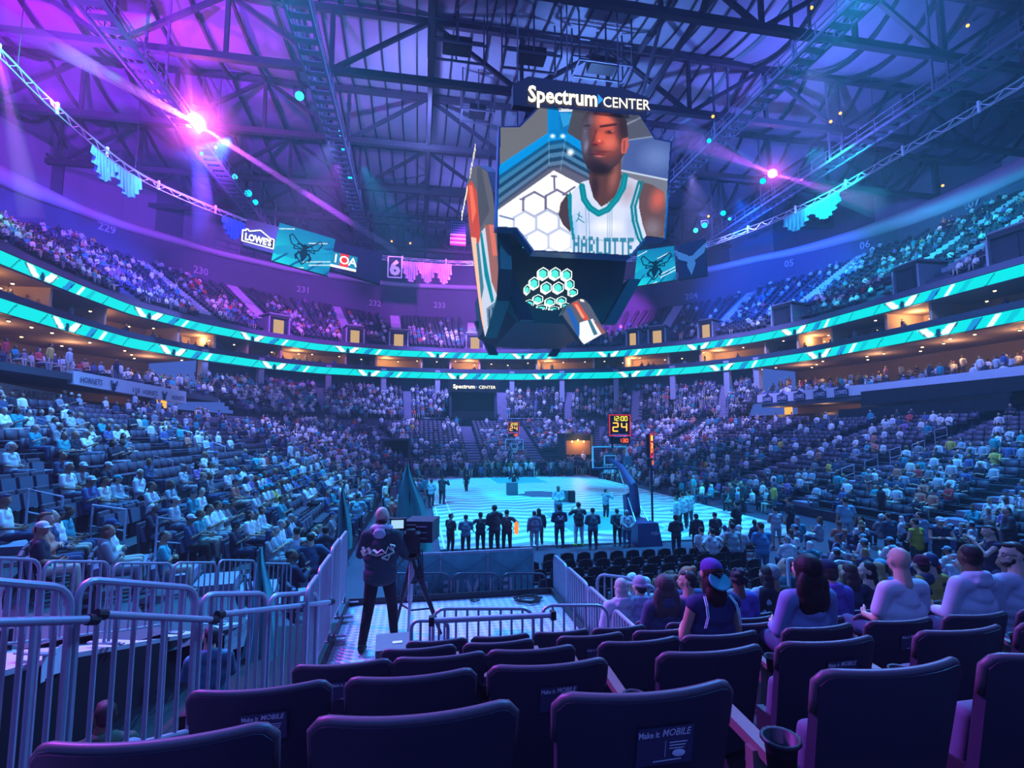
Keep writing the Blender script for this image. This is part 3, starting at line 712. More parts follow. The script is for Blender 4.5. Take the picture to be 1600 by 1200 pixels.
# ------------------------------------------------------------------ lamps on the catwalks
def fixture(px, py, dep, col, s, size, label, power=None):
    p = atd(px, py, dep); d = (Vector((0, 0, EYE)) - p).normalized(); q = d.to_track_quat('Z', 'Y').to_euler()
    r = thing('stage_light_fixture', label, 'light fixture', p); r.rotation_euler = q
    mb = MB(); mb.lathe([(size * .5, -size * 1.5), (size * .95, -size * .8), (size * 1.05, 0), (size * .98, .02)], (0, 0, 0), 12); mb.build('housing', BLACK, r)
    mb = MB(); mb.bar((-size * 1.15, 0, -size * .6), (-size * 1.15, size * 1.6, -size * .6), size * .15); mb.bar((size * 1.15, 0, -size * .6), (size * 1.15, size * 1.6, -size * .6), size * .15); mb.bar((-size * 1.15, size * 1.6, -size * .6), (size * 1.15, size * 1.6, -size * .6), size * .15); mb.build('yoke', DARKST, r)
    mb = MB(); mb.lathe([(size * .9, .03), (size * .6, .1), (.01, .16)], (0, 0, 0), 14, cap=False); mb.build('lens', emis('lens_%d_%d' % (px, py), col, s), r)
    return r, p
cyl = [(468, 150, 46, .42), (532, 208, 50, .3), (549, 277, 58, .42), (367, 276, 55, .3), (388, 302, 58, .42), (399, 316, 60, .34), (315, 240, 46, .16), (1130, 333, 56, .3), (1101, 352, 58, .32), (1087, 360, 60, .3), (1108, 220, 44, .2), (1192, 283, 50, .3), (1140, 342, 58, .18), (536, 232, 52, .2)]
for k, (px, py, dp, sz) in enumerate(cyl):
    fixture(px, py, dp, (.0, .45, 1) if k % 3 else (.02, .7, .9), 3., sz, 'cyan stage lamp %s' % ('on the left catwalk' if px < 600 else 'on the right catwalk') if False else
            ['brightest cyan lamp, topmost on the inner left catwalk', 'blue teardrop lamp halfway down the inner left catwalk', 'cyan lamp at the lower end of the inner left catwalk', 'small blue lamp left above the cyan pair by the home improvement sign', 'larger lamp of the cyan pair above the home improvement sign', 'lower lamp of the cyan pair above the home improvement sign', 'tiny blue lamp just below the big magenta lamp on the left', 'blue lamp highest of the row right of the scoreboard', 'middle blue lamp of the row right of the scoreboard', 'lowest blue lamp of the row right of the scoreboard', 'tiny teal lamp on the catwalk cable right of the scoreboard', 'cyan lamp touching the magenta lamp on the right', 'dim blue lamp below the row right of the scoreboard', 'dim blue lamp under the teardrop lamp on the inner left catwalk'][k])
amb = [(501, 132, 44), (337, 230, 44), (612, 377, 70), (641, 380, 70), (1268, 12, 40), (1521, 17, 42), (1512, 40, 42), (1114, 182, 44), (1298, 190, 46), (1313, 177, 46), (1107, 338, 56), (1473, 290, 52)]
for k, (px, py, dp) in enumerate(amb):
    fixture(px, py, dp, (1, .35, .05), 2.5, .14, ['amber work light beside the inner left catwalk', 'tiny amber light below right of the big magenta lamp', 'left of two tiny amber lights above the number banner', 'right of two tiny amber lights above the number banner', 'amber work light at the top edge right of the scoreboard', 'upper amber light of the pair at the top right', 'lower amber light of the pair at the top right', 'amber light just right of the lit scoreboard name', 'left amber light on the outer right catwalk', 'right amber light on the outer right catwalk', 'tiny amber light among the blue lamps right of the scoreboard', 'tiny reddish light on the right rim beam'][k])
r1, m1 = fixture(305, 192, 44, (1, .35, 1), 9, .85, 'large glaring magenta spotlight on the outer left catwalk')
light('POINT', m1 + (Vector((0, 0, EYE)) - m1).normalized() * 1.3, (1, .1, .8), 2500, size=.35, name='lamp_glow')
r2, m2 = fixture(1207, 271, 52, (1, .12, .85), 8, .5, 'glaring magenta spotlight on the outer right catwalk')
# denser haze cones added along the lamp streaks; the mesh shapes each beam
def beam(p0, p1, r0, r1, dens, power, col, ang, label):
    power *= 3.2; ang = 8
    mb = MB(); p0 = Vector(p0); p1 = Vector(p1); d = p1 - p0; M = d.to_track_quat('Z', 'X').to_matrix(); L = d.length
    mb.lathe([(r0, 0), (r0 + (r1 - r0) * .5, L * .5), (r1, L)], p0, 14, M)
    mb.build('stage_haze', haze_mat('haze', dens, (1, 1, 1)), label=label, cat='haze', kind='stuff')
    light('SPOT', p0 - d.normalized() * .3, col, power, p1, .05, ang, .3, name='beam_light')
tc = m1 + (Vector((0, 0, EYE)) - m1).normalized() * 1.2
beam(tc, atd(-40, 4, 22), .18, .55, .16, 60000, (.62, .16, 1), 2.4, 'lit haze in the beam running up left from the left magenta lamp')
beam(tc, atd(618, 392, 64), .2, .45, .16, 60000, (.55, .08, 1), 1.9, 'lit haze in the beam running down right from the left magenta lamp')
beam(tc, atd(268, -40, 36), .3, 1.1, .05, 9000, (.6, .1, 1), 5, 'faint lit haze in the upright beam above the left magenta lamp')
beam(tc, atd(322, 372, 52), .3, 1.3, .04, 8000, (.45, .08, 1), 5, 'faint lit haze in the upright beam below the left magenta lamp')
tc2 = m2 + (Vector((0, 0, EYE)) - m2).normalized() * 1.0
beam(tc2, atd(1062, 212, 44), .25, 1.4, .08, 14000, (.6, .08, 1), 5, 'lit haze in the beam running up left from the right magenta lamp')
beam(tc2, atd(1372, 318, 56), .25, 1.6, .08, 14000, (.6, .08, 1), 5.5, 'lit haze in the beam running down right from the right magenta lamp')
beam(atd(-4, 78, 34), atd(50, 340, 36), .3, .8, .08, 6000, (.6, .1, 1), 5, 'lit haze in the upright beam at the far left')
for p, R, pw, lb in ((tc, 4.5, 500, 'glowing haze round the left magenta lamp'), (tc2, 3.2, 260, 'glowing haze round the right magenta lamp')):  # haze balls and point lights added to imitate the lamps' flare
    mb = MB(); mb.ell((0, 0, 0), R, 20, 12); mb.build('stage_haze', haze_mat('haze', .22, (1, 1, 1), R), smooth='all', label=lb, cat='haze', kind='stuff', loc=p)
    light('POINT', p, (.9, .05, .85), pw, size=.3, name='lamp_glow')

# ------------------------------------------------------------------ centre-hung scoreboard
def inp(X, Y, poly): return inpoly(X, Y, poly)
def paint_main():
    """the picture on the front screen, in photo pixels x 776..1052, y 162..404"""
    w, h = 276 * 1, 242 * 1; xs = 776 + np.arange(w + 1.); ys = 162 + np.arange(h + 1.); X, Y = np.meshgrid(xs, ys); c = np.zeros((h + 1, w + 1, 3)); c[:] = (104, 106, 110)
    def P(poly, col, soft=0):
        m = inpoly(X, Y, poly); c[m] = col
    def q(*a):  # coordinates read in the 4.444x crop
        return [(700 + x / 4.444, 120 + y / 4.444) for x, y in a]
    def line(p0, p1, wd, col, a=1.):
        (x0, y0), (x1, y1) = q(p0, p1); dx, dy = x1 - x0, y1 - y0; L2 = dx * dx + dy * dy; t = np.clip(((X - x0) * dx + (Y - y0) * dy) / L2, 0, 1)
        d = np.hypot(X - x0 - t * dx, Y - y0 - t * dy); k = np.clip(wd / 2 / 4.444 + .5 - d, 0, 1)[..., None] * a; c[:] = c * (1 - k) + np.array(col) * k
    def soft(cx, cyy, rx, ry, col, a=1., rot=0, mask=None):
        (x0, y0), = q((cx, cyy)); u = (X - x0) * math.cos(rot) + (Y - y0) * math.sin(rot); v = -(X - x0) * math.sin(rot) + (Y - y0) * math.cos(rot)
        k = np.clip(1.3 * (1 - np.hypot(u / (rx / 4.444), v / (ry / 4.444))), 0, 1)[..., None] * a
        if mask is not None: k = k * mask[..., None]
        c[:] = c * (1 - k) + np.array(col) * k
    # background walls
    P(q((860, 200), (1000, 200), (960, 700), (820, 400)), (70, 72, 78)); P(q((1190, 250), (1560, 250), (1560, 1150), (1190, 700)), (96, 108, 138))
    P(q((1250, 440), (1560, 410), (1560, 720), (1200, 650)), (70, 92, 150)); soft(1450, 560, 160, 130, (104, 130, 190), .8)
    P(q((1200, 240), (1400, 280), (1420, 420), (1230, 440)), (78, 84, 100)); line((1240, 330), (1345, 280), 10, (150, 160, 180), .8); line((1250, 440), (1415, 415), 8, (150, 165, 195), .8)
    P(q((1195, 640), (1525, 715), (1525, 1140), (1195, 900)), (112, 116, 130)); line((1200, 650), (1520, 715), 12, (190, 205, 225))
    # pillar and blue roof bands
    P(q((692, 195), (770, 195), (780, 400), (690, 410)), (0, 128, 200)); P(q((765, 200), (868, 200), (830, 390), (780, 400)), (10, 110, 175)); P(q((765, 200), (868, 200), (862, 240), (770, 240)), (225, 238, 245)); P(q((775, 250), (860, 255), (840, 330), (800, 350)), (40, 150, 210))
    for k, (d, col) in enumerate(((0, (0, 140, 215)), (70, (14, 84, 130)), (100, (52, 118, 160)), (135, (20, 62, 96)), (165, (70, 120, 158)), (200, (30, 66, 98)), (232, (86, 116, 150)), (262, (60, 74, 100)), (285, (90, 92, 112)))):
        P(q((340, 625 + d), (700, 385 + d * .9), (800, 370 + d * .9), (1000, 500 + d * .8), (1000, 900), (340, 1000)), col)
    P(q((700, 380), (720, 365), (800, 365), (830, 395), (800, 420), (720, 425)), (0, 120, 190))
    for x in (727, 797): soft(x, 412, 26, 22, (235, 250, 255), 1)
    line((700, 430), (702, 610), 5, (160, 200, 225), .5); line((815, 430), (780, 650), 5, (160, 200, 225), .5)
    # white hexagon light wall
    P(q((340, 930), (735, 650), (1000, 790), (1000, 1230), (330, 1230)), (250, 250, 255))
    hx = lambda x, y, r: [(x + r * math.cos(PI / 6 + PI / 3 * k), y + r * .95 * math.sin(PI / 6 + PI / 3 * k)) for k in range(6)]
    for (x, y) in ((600, 885), (757, 870), (535, 1020), (690, 1010), (620, 1145), (470, 1160), (775, 1140), (850, 1000)):
        H6 = hx(x, y, 90)
        for a, b in zip(H6, H6[1:] + H6[:1]): line(a, b, 15, (96, 92, 124) if y < 1000 else (176, 186, 214), .9 if y < 1060 else .55)
    line((737, 690), (740, 780), 13, (96, 92, 124)); line((720, 690), (752, 692), 13, (96, 92, 124)); line((360, 965), (455, 990), 13, (110, 130, 170)); line((500, 850), (530, 850), 11, (96, 92, 124)); line((800, 820), (880, 765), 13, (96, 92, 124))
    soft(850, 525, 34, 34, (255, 255, 255), 1)
    # player: arms and shoulders
    P(q((830, 810), (780, 880), (768, 960), (800, 1030), (850, 1080), (900, 1150), (930, 900)), (70, 54, 60)); P(q((1310, 720), (1420, 750), (1500, 800), (1515, 900), (1500, 1110), (1370, 1110), (1300, 900)), (98, 72, 72)); arm = inpoly(X, Y, q((1310, 720), (1420, 750), (1500, 800), (1515, 900), (1500, 1110), (1370, 1110), (1300, 900)))
    soft(1460, 850, 80, 120, (206, 96, 78), .9, .3, arm); soft(1420, 1050, 90, 90, (130, 120, 130), .8, 0, arm)
    # vest
    vest = q((930, 730), (985, 715), (1010, 830), (1070, 900), (1180, 840), (1235, 690), (1330, 725), (1325, 900), (1350, 1020), (1385, 1130), (1350, 1240), (860, 1240), (850, 1050), (845, 900), (860, 800)); P(vest, (206, 214, 236)); vm = inpoly(X, Y, vest)
    soft(1250, 800, 90, 130, (150, 120, 140), .5, .2, vm); soft(960, 1000, 100, 200, (176, 196, 235), .6, 0, vm); soft(1100, 1040, 160, 60, (238, 240, 250), .8, 0, vm); soft(1270, 1040, 60, 160, (170, 186, 220), .7, 0, vm); soft(880, 1060, 30, 160, (150, 190, 230), .8, 0, vm)
    for x0, x1 in ((955, 962), (975, 984), (1110, 1108), (1124, 1122), (1138, 1136), (1290, 1300)): line((x0, 880), (x1, 1130), 3, (60, 110, 140), .8)
    P(q((850, 790), (830, 830), (838, 960), (862, 1130), (880, 1130), (862, 960), (862, 830)), (0, 132, 150))
    # neck and head
    P(q((985, 600), (1200, 560), (1205, 700), (1160, 830), (1065, 905), (1010, 840), (980, 730)), (86, 56, 52)); nk = inpoly(X, Y, q((985, 600), (1200, 560), (1205, 700), (1160, 830), (1065, 905), (1010, 840), (980, 730)))
    soft(1150, 700, 50, 150, (170, 100, 86), .7, .2, nk); soft(1020, 760, 40, 120, (40, 32, 38), .8, 0, nk)
    head = q((945, 270), (985, 225), (1080, 215), (1180, 235), (1240, 300), (1250, 400), (1235, 520), (1185, 600), (1110, 665), (1040, 672), (970, 640), (935, 560), (920, 440), (925, 330)); P(head, (60, 48, 54)); hm = inpoly(X, Y, head)
    soft(1110, 400, 150, 230, (196, 84, 62), .95, 0, hm); soft(1090, 300, 110, 70, (226, 104, 78), .9, 0, hm); soft(1120, 460, 80, 70, (226, 112, 88), .8, 0, hm); soft(1060, 420, 50, 60, (220, 92, 66), .9, 0, hm)
    soft(950, 420, 45, 180, (92, 88, 108), .9, 0, hm); soft(960, 480, 22, 60, (140, 132, 160), .7, .2, hm); soft(990, 300, 30, 70, (120, 104, 120), .6, 0, hm)
    soft(1215, 350, 70, 170, (44, 34, 38), .9, -.1, hm); soft(1180, 260, 90, 60, (50, 40, 44), .9, .3, hm)
    line((1060, 345), (1165, 330), 16, (52, 26, 28), .9); soft(1125, 385, 48, 18, (70, 28, 30), .9); soft(1142, 380, 16, 6, (216, 150, 140), .8); soft(1120, 380, 9, 8, (40, 16, 18), .9); soft(955, 378, 14, 7, (120, 112, 134), .8); line((944, 342), (985, 337), 9, (30, 26, 34), .8)
    line((1030, 370), (1005, 455), 12, (90, 34, 34), .7); soft(1045, 460, 50, 26, (172, 62, 52), .9); soft(1020, 472, 30, 12, (70, 22, 24), .9); soft(1050, 445, 16, 14, (250, 150, 120), .8)
    soft(1040, 530, 66, 16, (118, 50, 52), .95); soft(1055, 550, 50, 14, (196, 100, 92), .9); line((990, 534), (1085, 545), 5, (50, 18, 22), .9)
    soft(1020, 625, 100, 62, (40, 30, 34), .95, 0, hm); soft(1070, 520, 90, 12, (70, 34, 34), .5); soft(1060, 650, 110, 50, (30, 24, 28), .9)
    P(q((1210, 430), (1250, 420), (1256, 480), (1235, 530), (1205, 535), (1200, 480)), (190, 92, 76)); line((1225, 445), (1222, 515), 8, (100, 40, 38), .8)
    # collar and side piping
    for pts in (((930, 760), (945, 850), (985, 910), (1045, 950), (1110, 920), (1170, 850), (1215, 770), (1230, 690)),):
        for a, b in zip(pts, pts[1:]): line(a, b, 42, (0, 128, 142)); 
        for a, b in zip(pts, pts[1:]): line(a, b, 6, (40, 170, 180), .7)
    for off in (0, 26):
        pts = ((1350 - off, 730), (1300 - off, 900), (1310 - off, 1000), (1345 - off, 1120), (1370 - off, 1160))
        for a, b in zip(pts, pts[1:]): line(a, b, 17, (0, 124, 140))
    for a, b in (((912, 940), (905, 990)), ((900, 955), (930, 975)), ((905, 985), (890, 1005)), ((905, 985), (945, 1012))): line(a, b, 6, (0, 120, 135))
    # CHARLOTTE across the chest in block strokes
    G = {'H': ['101', '101', '111', '101', '101'], 'A': ['010', '101', '111', '101', '101'], 'R': ['110', '101', '110', '110', '101'], 'L': ['100', '100', '100', '100', '111'], 'O': ['111', '101', '101', '101', '111'], 'T': ['111', '010', '010', '010', '010'], 'E': ['111', '100', '110', '100', '111']}
    x = 868; m = vm
    for i, ch in enumerate('HARLOTTE'):
        top = 1105 + i * 3 + (abs(i - 3.5) * -2); cw = 15
        for r_, rowb in enumerate(G[ch]):
            for cidx, bb in enumerate(rowb):
                if bb == '1':
                    mm = inpoly(X, Y, q((x + cidx * cw, top + r_ * 26), (x + cidx * cw + cw, top + r_ * 26), (x + cidx * cw + cw, top + (r_ + 1) * 26 + 1), (x + cidx * cw, top + (r_ + 1) * 26 + 1))) & vm; c[mm] = (50, 130, 160)
        x += 54
    line((870, 1120), (1280, 1150), 4, (20, 90, 110), .6)
    return X, Y, np.clip(srgb(c), 0, 1)
FX, FYY, FC = paint_main()
OUT = [(782, 199), (812, 198), (845, 166), (1000, 180), (1023, 217), (1048, 222), (1038, 372), (1010, 369), (985, 399), (834, 391), (808, 356), (777, 354)]
SB = thing('centre_scoreboard', 'huge centre-hung scoreboard showing a basketball player in a white and teal vest', 'scoreboard', (0, 0, 0))
YF = 28.0
def plane_y(P2, y): return [tuple(onz(0, 0, 5)) if False else tuple(ony(a, b, y)) for a, b in P2]
def screen(name, X, Y, Cc, mask, fn, parent, label=None):
    h, w = X.shape; V = np.zeros((h, w, 3))
    for j in range(h):
        for i in range(w):
            if mask[max(0, j - 1):j + 2, max(0, i - 1):i + 2].any(): V[j, i] = fn(X[j, i], Y[j, i])
    idx = np.arange(h * w).reshape(h, w); keep = mask[:-1, :-1] & mask[1:, 1:] & mask[:-1, 1:] & mask[1:, :-1]
    Q = np.stack([idx[:-1, :-1], idx[1:, :-1], idx[1:, 1:], idx[:-1, 1:]], -1)[keep]
    used = np.unique(Q); rm = np.zeros(h * w, int); rm[used] = np.arange(len(used))
    me = big_mesh(name, V.reshape(-1, 3)[used], rm[Q], attr_mat('led_screen', .92), Cc.reshape(-1, 3)[used]); o = link(name, me, parent)
    if label: o['label'] = label
    return o
mask = inpoly(FX, FYY, OUT)
screen('front_screen', FX, FYY, FC, mask, lambda a, b: ony(a, b, YF), SB, 'screen with a player before a wall of white hexagons')
# casing round and behind the screen, and the tapering underside
def extr(P2, y0, y1, name, m, grow=0):
    cx = sum(p[0] for p in P2) / len(P2); cyy = sum(p[1] for p in P2) / len(P2)
    G2 = [(cx + (a - cx) * (1 + grow), cyy + (b - cyy) * (1 + grow)) for a, b in P2]
    A = [ony(a, b, y0) for a, b in G2]; B = [Vector((v.x, y1, v.z)) for v in A]; n = len(A)
    mb = MB(); mb.add(A + B, [tuple(range(n)), tuple(range(n, 2 * n))[::-1]] + [(i, (i + 1) % n, n + (i + 1) % n, n + i) for i in range(n)]); return mb.build(name, m, SB)
SBM = mat('scoreboard_casing', (.02, .02, .028), .5)
extr(OUT, YF + .06, YF + .9, 'front_casing', mat('screen_bezel', (.03, .06, .16), .4), .018)
x0, x1 = 4.4, 14.4; zt, zb = ony(900, 170, YF).z, ony(900, 385, YF).z
mb = MB(); mb.box(((x0 + x1) / 2 + .2, 38, (zt + zb) / 2 + .3), (x1 - x0 - 1.4, 18.4, zt - zb - 2.6)); mb.box((9.4, 38, zt + 1.2), (6.4, 17, 1.9)); mb.build('core', SBM, SB)
# name board over the front screen
mb = MB(); a = ony(806, 160, YF); b = ony(1022, 182, YF)
mb.prism([(0, 0), (10 - .9, -.05), (9.3, 1.5), (7.6, 1.9), (1.0, 1.9), (0, 1.3)], .5, (ony(812, 178, YF).x - .4, YF + .5, ony(812, 165, YF).z), (.92, 0, 0), (0, 0, 1)); mb.build('name_board', SBM, SB)
A = ony(825, 158, YF - .1); B = ony(1016, 172, YF - .1); U = (B - A).normalized(); Lw = (B - A).length
mb = MB(); lit = emis('lit_letters', (1, .93, .66), 1.3)
text_mb(mb, 'Spectrum', A + U * Lw * .28, U, (0, 0, 1), 1.42, .0, bold=.028, width=Lw * .555); mb.build('lettering', lit, SB)
mb = MB(); text_mb(mb, 'CENTER', A + U * Lw * .80, U, (0, 0, 1), .95, .0, bold=.006, width=Lw * .395); mb.build('lettering', lit, SB)
mb = MB(); o = A + U * Lw * .562; mb.add([o + Vector((0, 0, .1)), o + U * .34 + Vector((0, 0, .45)), o + Vector((0, 0, .8))], [(0, 1, 2)]); mb.build('arrow_mark', emis('blue_arrow', (.02, .25, .7), 1.2), SB)
# long side screen facing left, seen almost edge-on
XS = 4.35
SO = [(728, 292), (735, 262), (748, 258), (762, 268), (770, 300), (776, 352), (779, 420), (776, 470), (765, 505), (758, 528), (752, 500), (742, 430), (732, 350)]
xs = np.arange(726, 782, .5); ys = np.arange(256, 532, 1.); X, Y = np.meshgrid(xs, ys); c = np.zeros(X.shape + (3,)); c[:] = (92, 92, 100)
def Pp(poly, col): c[inpoly(X, Y, poly)] = col
Pp([(745, 262), (752, 262), (765, 330), (748, 360)], (74, 76, 86)); Pp([(728, 292), (737, 282), (745, 300), (750, 360), (752, 400), (740, 400), (731, 330)], (196, 70, 44)); Pp([(733, 290), (738, 290), (744, 330), (738, 350)], (236, 110, 70)); Pp([(756, 352), (770, 350), (778, 420), (776, 462), (768, 440)], (150, 96, 88)); Pp([(764, 352), (772, 352), (777, 400), (770, 400)], (214, 110, 88))
Pp([(752, 362), (758, 355), (768, 440), (779, 468), (770, 505), (757, 528), (748, 460), (744, 400)], (196, 204, 222)); Pp([(750, 366), (753, 362), (762, 420), (772, 470), (768, 474), (757, 430)], (0, 130, 145)); Pp([(736, 370), (744, 372), (757, 520), (752, 505)], (250, 190, 160)); Pp([(744, 380), (748, 380), (756, 450), (752, 470)], (60, 120, 140)); Pp([(760, 482), (776, 470), (772, 502), (762, 510)], (110, 130, 160)); Pp([(763, 484), (765, 483), (767, 505), (764, 507)], (40, 70, 90)); Pp([(769, 480), (771, 479), (770, 502), (768, 504)], (40, 70, 90)); Pp([(776, 462), (779, 470), (770, 506), (758, 530), (766, 500)], (0, 110, 125))
screen('side_screen', X, Y, np.clip(srgb(c), 0, 1), inpoly(X, Y, SO), lambda a, b: onx(a, b, XS), SB, 'edge-on side screen with the same player')
A = [onx(a, b, XS + .05) for a, b in SO]; B = [v + Vector((.8, 0, 0)) for v in A]; n = len(A); mb = MB(); mb.add(A + B, [tuple(range(n)), tuple(range(n, 2 * n))[::-1]] + [(i, (i + 1) % n, n + (i + 1) % n, n + i) for i in range(n)]); mb.build('side_casing', SBM, SB)
a = onx(727, 292, XS - .1); b = onx(742, 240, XS - .1)
A0 = onx(724, 320, XS - .1); A1 = onx(744, 236, XS - .1); mb = MB(); text_mb(mb, 'CENTER', A0.lerp(A1, .76) , Vector((0, -1, 0)), (0, 0, 1), 1.2, 0, bold=.01, width=5.2); mb.build('side_lettering', lit, SB); mb = MB(); text_mb(mb, 'Spectrum', A0.lerp(A1, .76) + Vector((0, 8.2, 0)), Vector((0, -1, 0)), (0, 0, 1), 1.4, 0, bold=.03, width=7.2); mb.build('side_lettering', lit, SB)
# underside: dark panels narrowing to a small belly
zb0 = zb + .2; zm = 12.6; zl = 9.9
mb = MB()
def frus(xa, xb, ya, yb, z, xc, xd, yc, yd, z2): 
    mb.add([(xa, ya, z), (xb, ya, z), (xb, yb, z), (xa, yb, z), (xc, yc, z2), (xd, yc, z2), (xd, yd, z2), (xc, yd, z2)], [(0, 1, 5, 4), (1, 2, 6, 5), (2, 3, 7, 6), (3, 0, 4, 7), (7, 6, 5, 4), (0, 3, 2, 1)])
frus(5.0, 13.9, 32.2, 47, zb0 + 1, 5.2, 13.4, 32.6, 46, 13.2); frus(5.2, 13.4, 32.6, 46, 13.2, 6.4, 12.4, 33.5, 44, 12.1)
mb.build('underside', SBM, SB)
for sx in (0, 1):     # the slanted legs seen left and right of the belly
    X0 = 5.1 if sx == 0 else 13.6
    for yy in (30.5, 45):
        mb = MB(); mb.add([(X0 - .3, yy, 14.6), (X0 + .5, yy, 14.6), (X0 + (1.6 if sx == 0 else -1.4) + .3, yy + .4, 11.7), (X0 + (1.6 if sx == 0 else -1.4) - .5, yy + .4, 11.7), (X0 - .3, yy + 1, 14.6), (X0 + .5, yy + 1, 14.6), (X0 + (1.6 if sx == 0 else -1.4) + .3, yy + 1, 11.7), (X0 + (1.6 if sx == 0 else -1.4) - .5, yy + 1, 11.7)], [(0, 1, 2, 3), (7, 6, 5, 4), (0, 4, 5, 1), (1, 5, 6, 2), (2, 6, 7, 3), (3, 7, 4, 0)])
        mb.build('corner_bracket', mat('bracket_blue', (.02, .03, .06), .5), SB)
# honeycomb of lit hexagons on the front of the belly: cells on a curved shell
hexes = [(849, 427, 9.5, 10), (868, 427, 9.5, 10), (886, 429, 9.2, 10), (835, 442, 8.8, 10), (854, 449, 9, 9.5), (873, 449, 9.2, 9.5), (891, 444, 7.5, 9), (824, 452, 5, 8), (896, 456, 8, 6.5), (841, 467, 9, 7.5), (860, 471, 8.8, 7), (878, 469, 8.2, 6.5), (828, 473, 8, 5.5), (884, 477, 7.5, 4.6), (847, 480, 9, 4.2), (866, 482, 9, 3.6), (817, 477, 6, 3.5)]
BELLY = thing('honeycomb_light', 'rounded honeycomb of glowing teal hexagons under the scoreboard', 'light', (0, 0, 0)); BELLY.parent = SB
del BELLY['category']
tealg = emis('teal_cell', (.08, .74, .62), 1.0); whiteg = emis('pale_cell_rim', (.75, .95, .85), 1.05); teald = emis('teal_cell_shade', (.02, .22, .20), 1.0)
def yb_(px, py): return 29.2 + .0009 * (px - 860) ** 2 + .0012 * max(0, py - 430) ** 2
for (px, py, rx, ry) in hexes:
    def hx(k, s=1.0, dy=0.): return [ony(px + rx * k * math.sin(PI / 3 * i), py + ry * k * math.cos(PI / 3 * i), yb_(px + rx * math.sin(PI / 3 * i), py + ry * math.cos(PI / 3 * i)) - dy) for i in range(6)]
    o_, i_ = hx(1.0), hx(.80); mb = MB(); mb.add(o_ + i_, [(k, (k + 1) % 6, 6 + (k + 1) % 6, 6 + k) for k in range(6)]); b_ = [v + Vector((0, .35, 0)) for v in o_]
    mb.add(o_ + b_, [(k, (k + 1) % 6, 6 + (k + 1) % 6, 6 + k) for k in range(6)]); mb.build('cell_rim', whiteg, BELLY)
    g = hx(.66); ic = [v + Vector((0, .18, -.05)) for v in i_]; mb = MB(); mb.add(i_ + ic, [(k, (k + 1) % 6, 6 + (k + 1) % 6, 6 + k) for k in range(6)]); mb.build('cell_wall', SBM, BELLY)
    g = [v + Vector((0, .12, 0)) for v in hx(.68)]; mb = MB(); mb.add(g, [tuple(range(6))]); mb.build('cell_glow', tealg, BELLY)
# small tilted screen under the right of the belly
TS = [(907, 466), (914, 468), (922, 476), (947, 520), (932, 528), (912, 539), (878, 492), (886, 477)]
xs = np.arange(876, 950, .75); ys = np.arange(464, 541, .75); X, Y = np.meshgrid(xs, ys); c = np.zeros(X.shape + (3,)); c[:] = (84, 88, 104)
Pp([(884, 482), (890, 478), (906, 510), (904, 530)], (30, 90, 170)); Pp([(894, 474), (902, 470), (925, 505), (916, 506)], (206, 76, 50)); Pp([(898, 476), (902, 476), (914, 496), (910, 498)], (244, 150, 110)); Pp([(906, 504), (926, 498), (943, 520), (930, 528), (913, 538), (905, 530)], (236, 240, 246)); Pp([(918, 500), (922, 498), (934, 522), (928, 524)], (60, 110, 130)); Pp([(926, 500), (936, 508), (946, 520), (940, 522)], (150, 90, 84)); Pp([(906, 467), (912, 468), (913, 472), (907, 471)], (250, 225, 210))
def tilt(a, b): return ony(a, b, 30.2 - .03 * (b - 466))
screen('corner_screen', X, Y, np.clip(srgb(c), 0, 1), inpoly(X, Y, TS), tilt, SB, 'small tilted screen repeating the player')
A = [tilt(a, b) + Vector((0, .08, 0)) for a, b in TS]; B = [v + Vector((0, .7, .1)) for v in A]; n = len(A); mb = MB(); mb.add(A + B, [tuple(range(n)), tuple(range(n, 2 * n))[::-1]] + [(i, (i + 1) % n, n + (i + 1) % n, n + i) for i in range(n)]); mb.build('corner_casing', SBM, SB)
# small side windows of light in the recess
for px, y0, y1 in ((813, 370, 397), (820, 380, 400)):
    mb = MB(); a = ony(px - 2, y0, 30.); b = ony(px + 2, y1, 30.); mb.box(((a.x + b.x) / 2, 28.9, (a.z + b.z) / 2), (abs(b.x - a.x), .1, abs(a.z - b.z))); mb.build('status_strip', emis('strip_green', (.02, .55, .4), 1.), SB)
mb = MB()
for x in (6, 9.4, 13):
    for y in (31, 45): mb.tube([(x, y, zt), (x, y, 34)], .05, 5)
mb.build('hanging_cables', DARKST, SB)

# ------------------------------------------------------------------ corner boards, flag, banner
def bug(mb, O, U, V, k, w=.05):
    """winged insect emblem drawn with strokes: O centre, k size"""
    O = Vector(O); U = Vector(U); V = Vector(V); Nn = U.cross(V).normalized() * .03
    def st(pts, ww=w): 
        for a, b in zip(pts, pts[1:]): mb.bar(O + (U * a[0] + V * a[1]) * k + Nn, O + (U * b[0] + V * b[1]) * k + Nn, ww * k, .02, Nn)
    for s in (-1, 1):
        st([(s * .12, .1), (s * .8, .75), (s * .95, .6), (s * .75, .15), (s * .15, 0)]); st([(s * .12, -.02), (s * .6, -.1), (s * .55, .15)]); st([(s * .1, -.1), (s * .45, -.45), (s * .35, -.7)], w * 1.4); st([(s * .1, .2), (s * .3, .3), (s * .45, .2)], w * 1.4)
        st([(s * .3, -.15), (s * .38, -.5), (0, -.95)], w)
    mb.prism([(x * k, y * k) for x, y in ((-.16, .25), (0, .35), (.16, .25), (.12, .05), (.24, -.3), (0, -.85), (-.24, -.3), (-.12, .05))], .02, O + Nn, U, V)
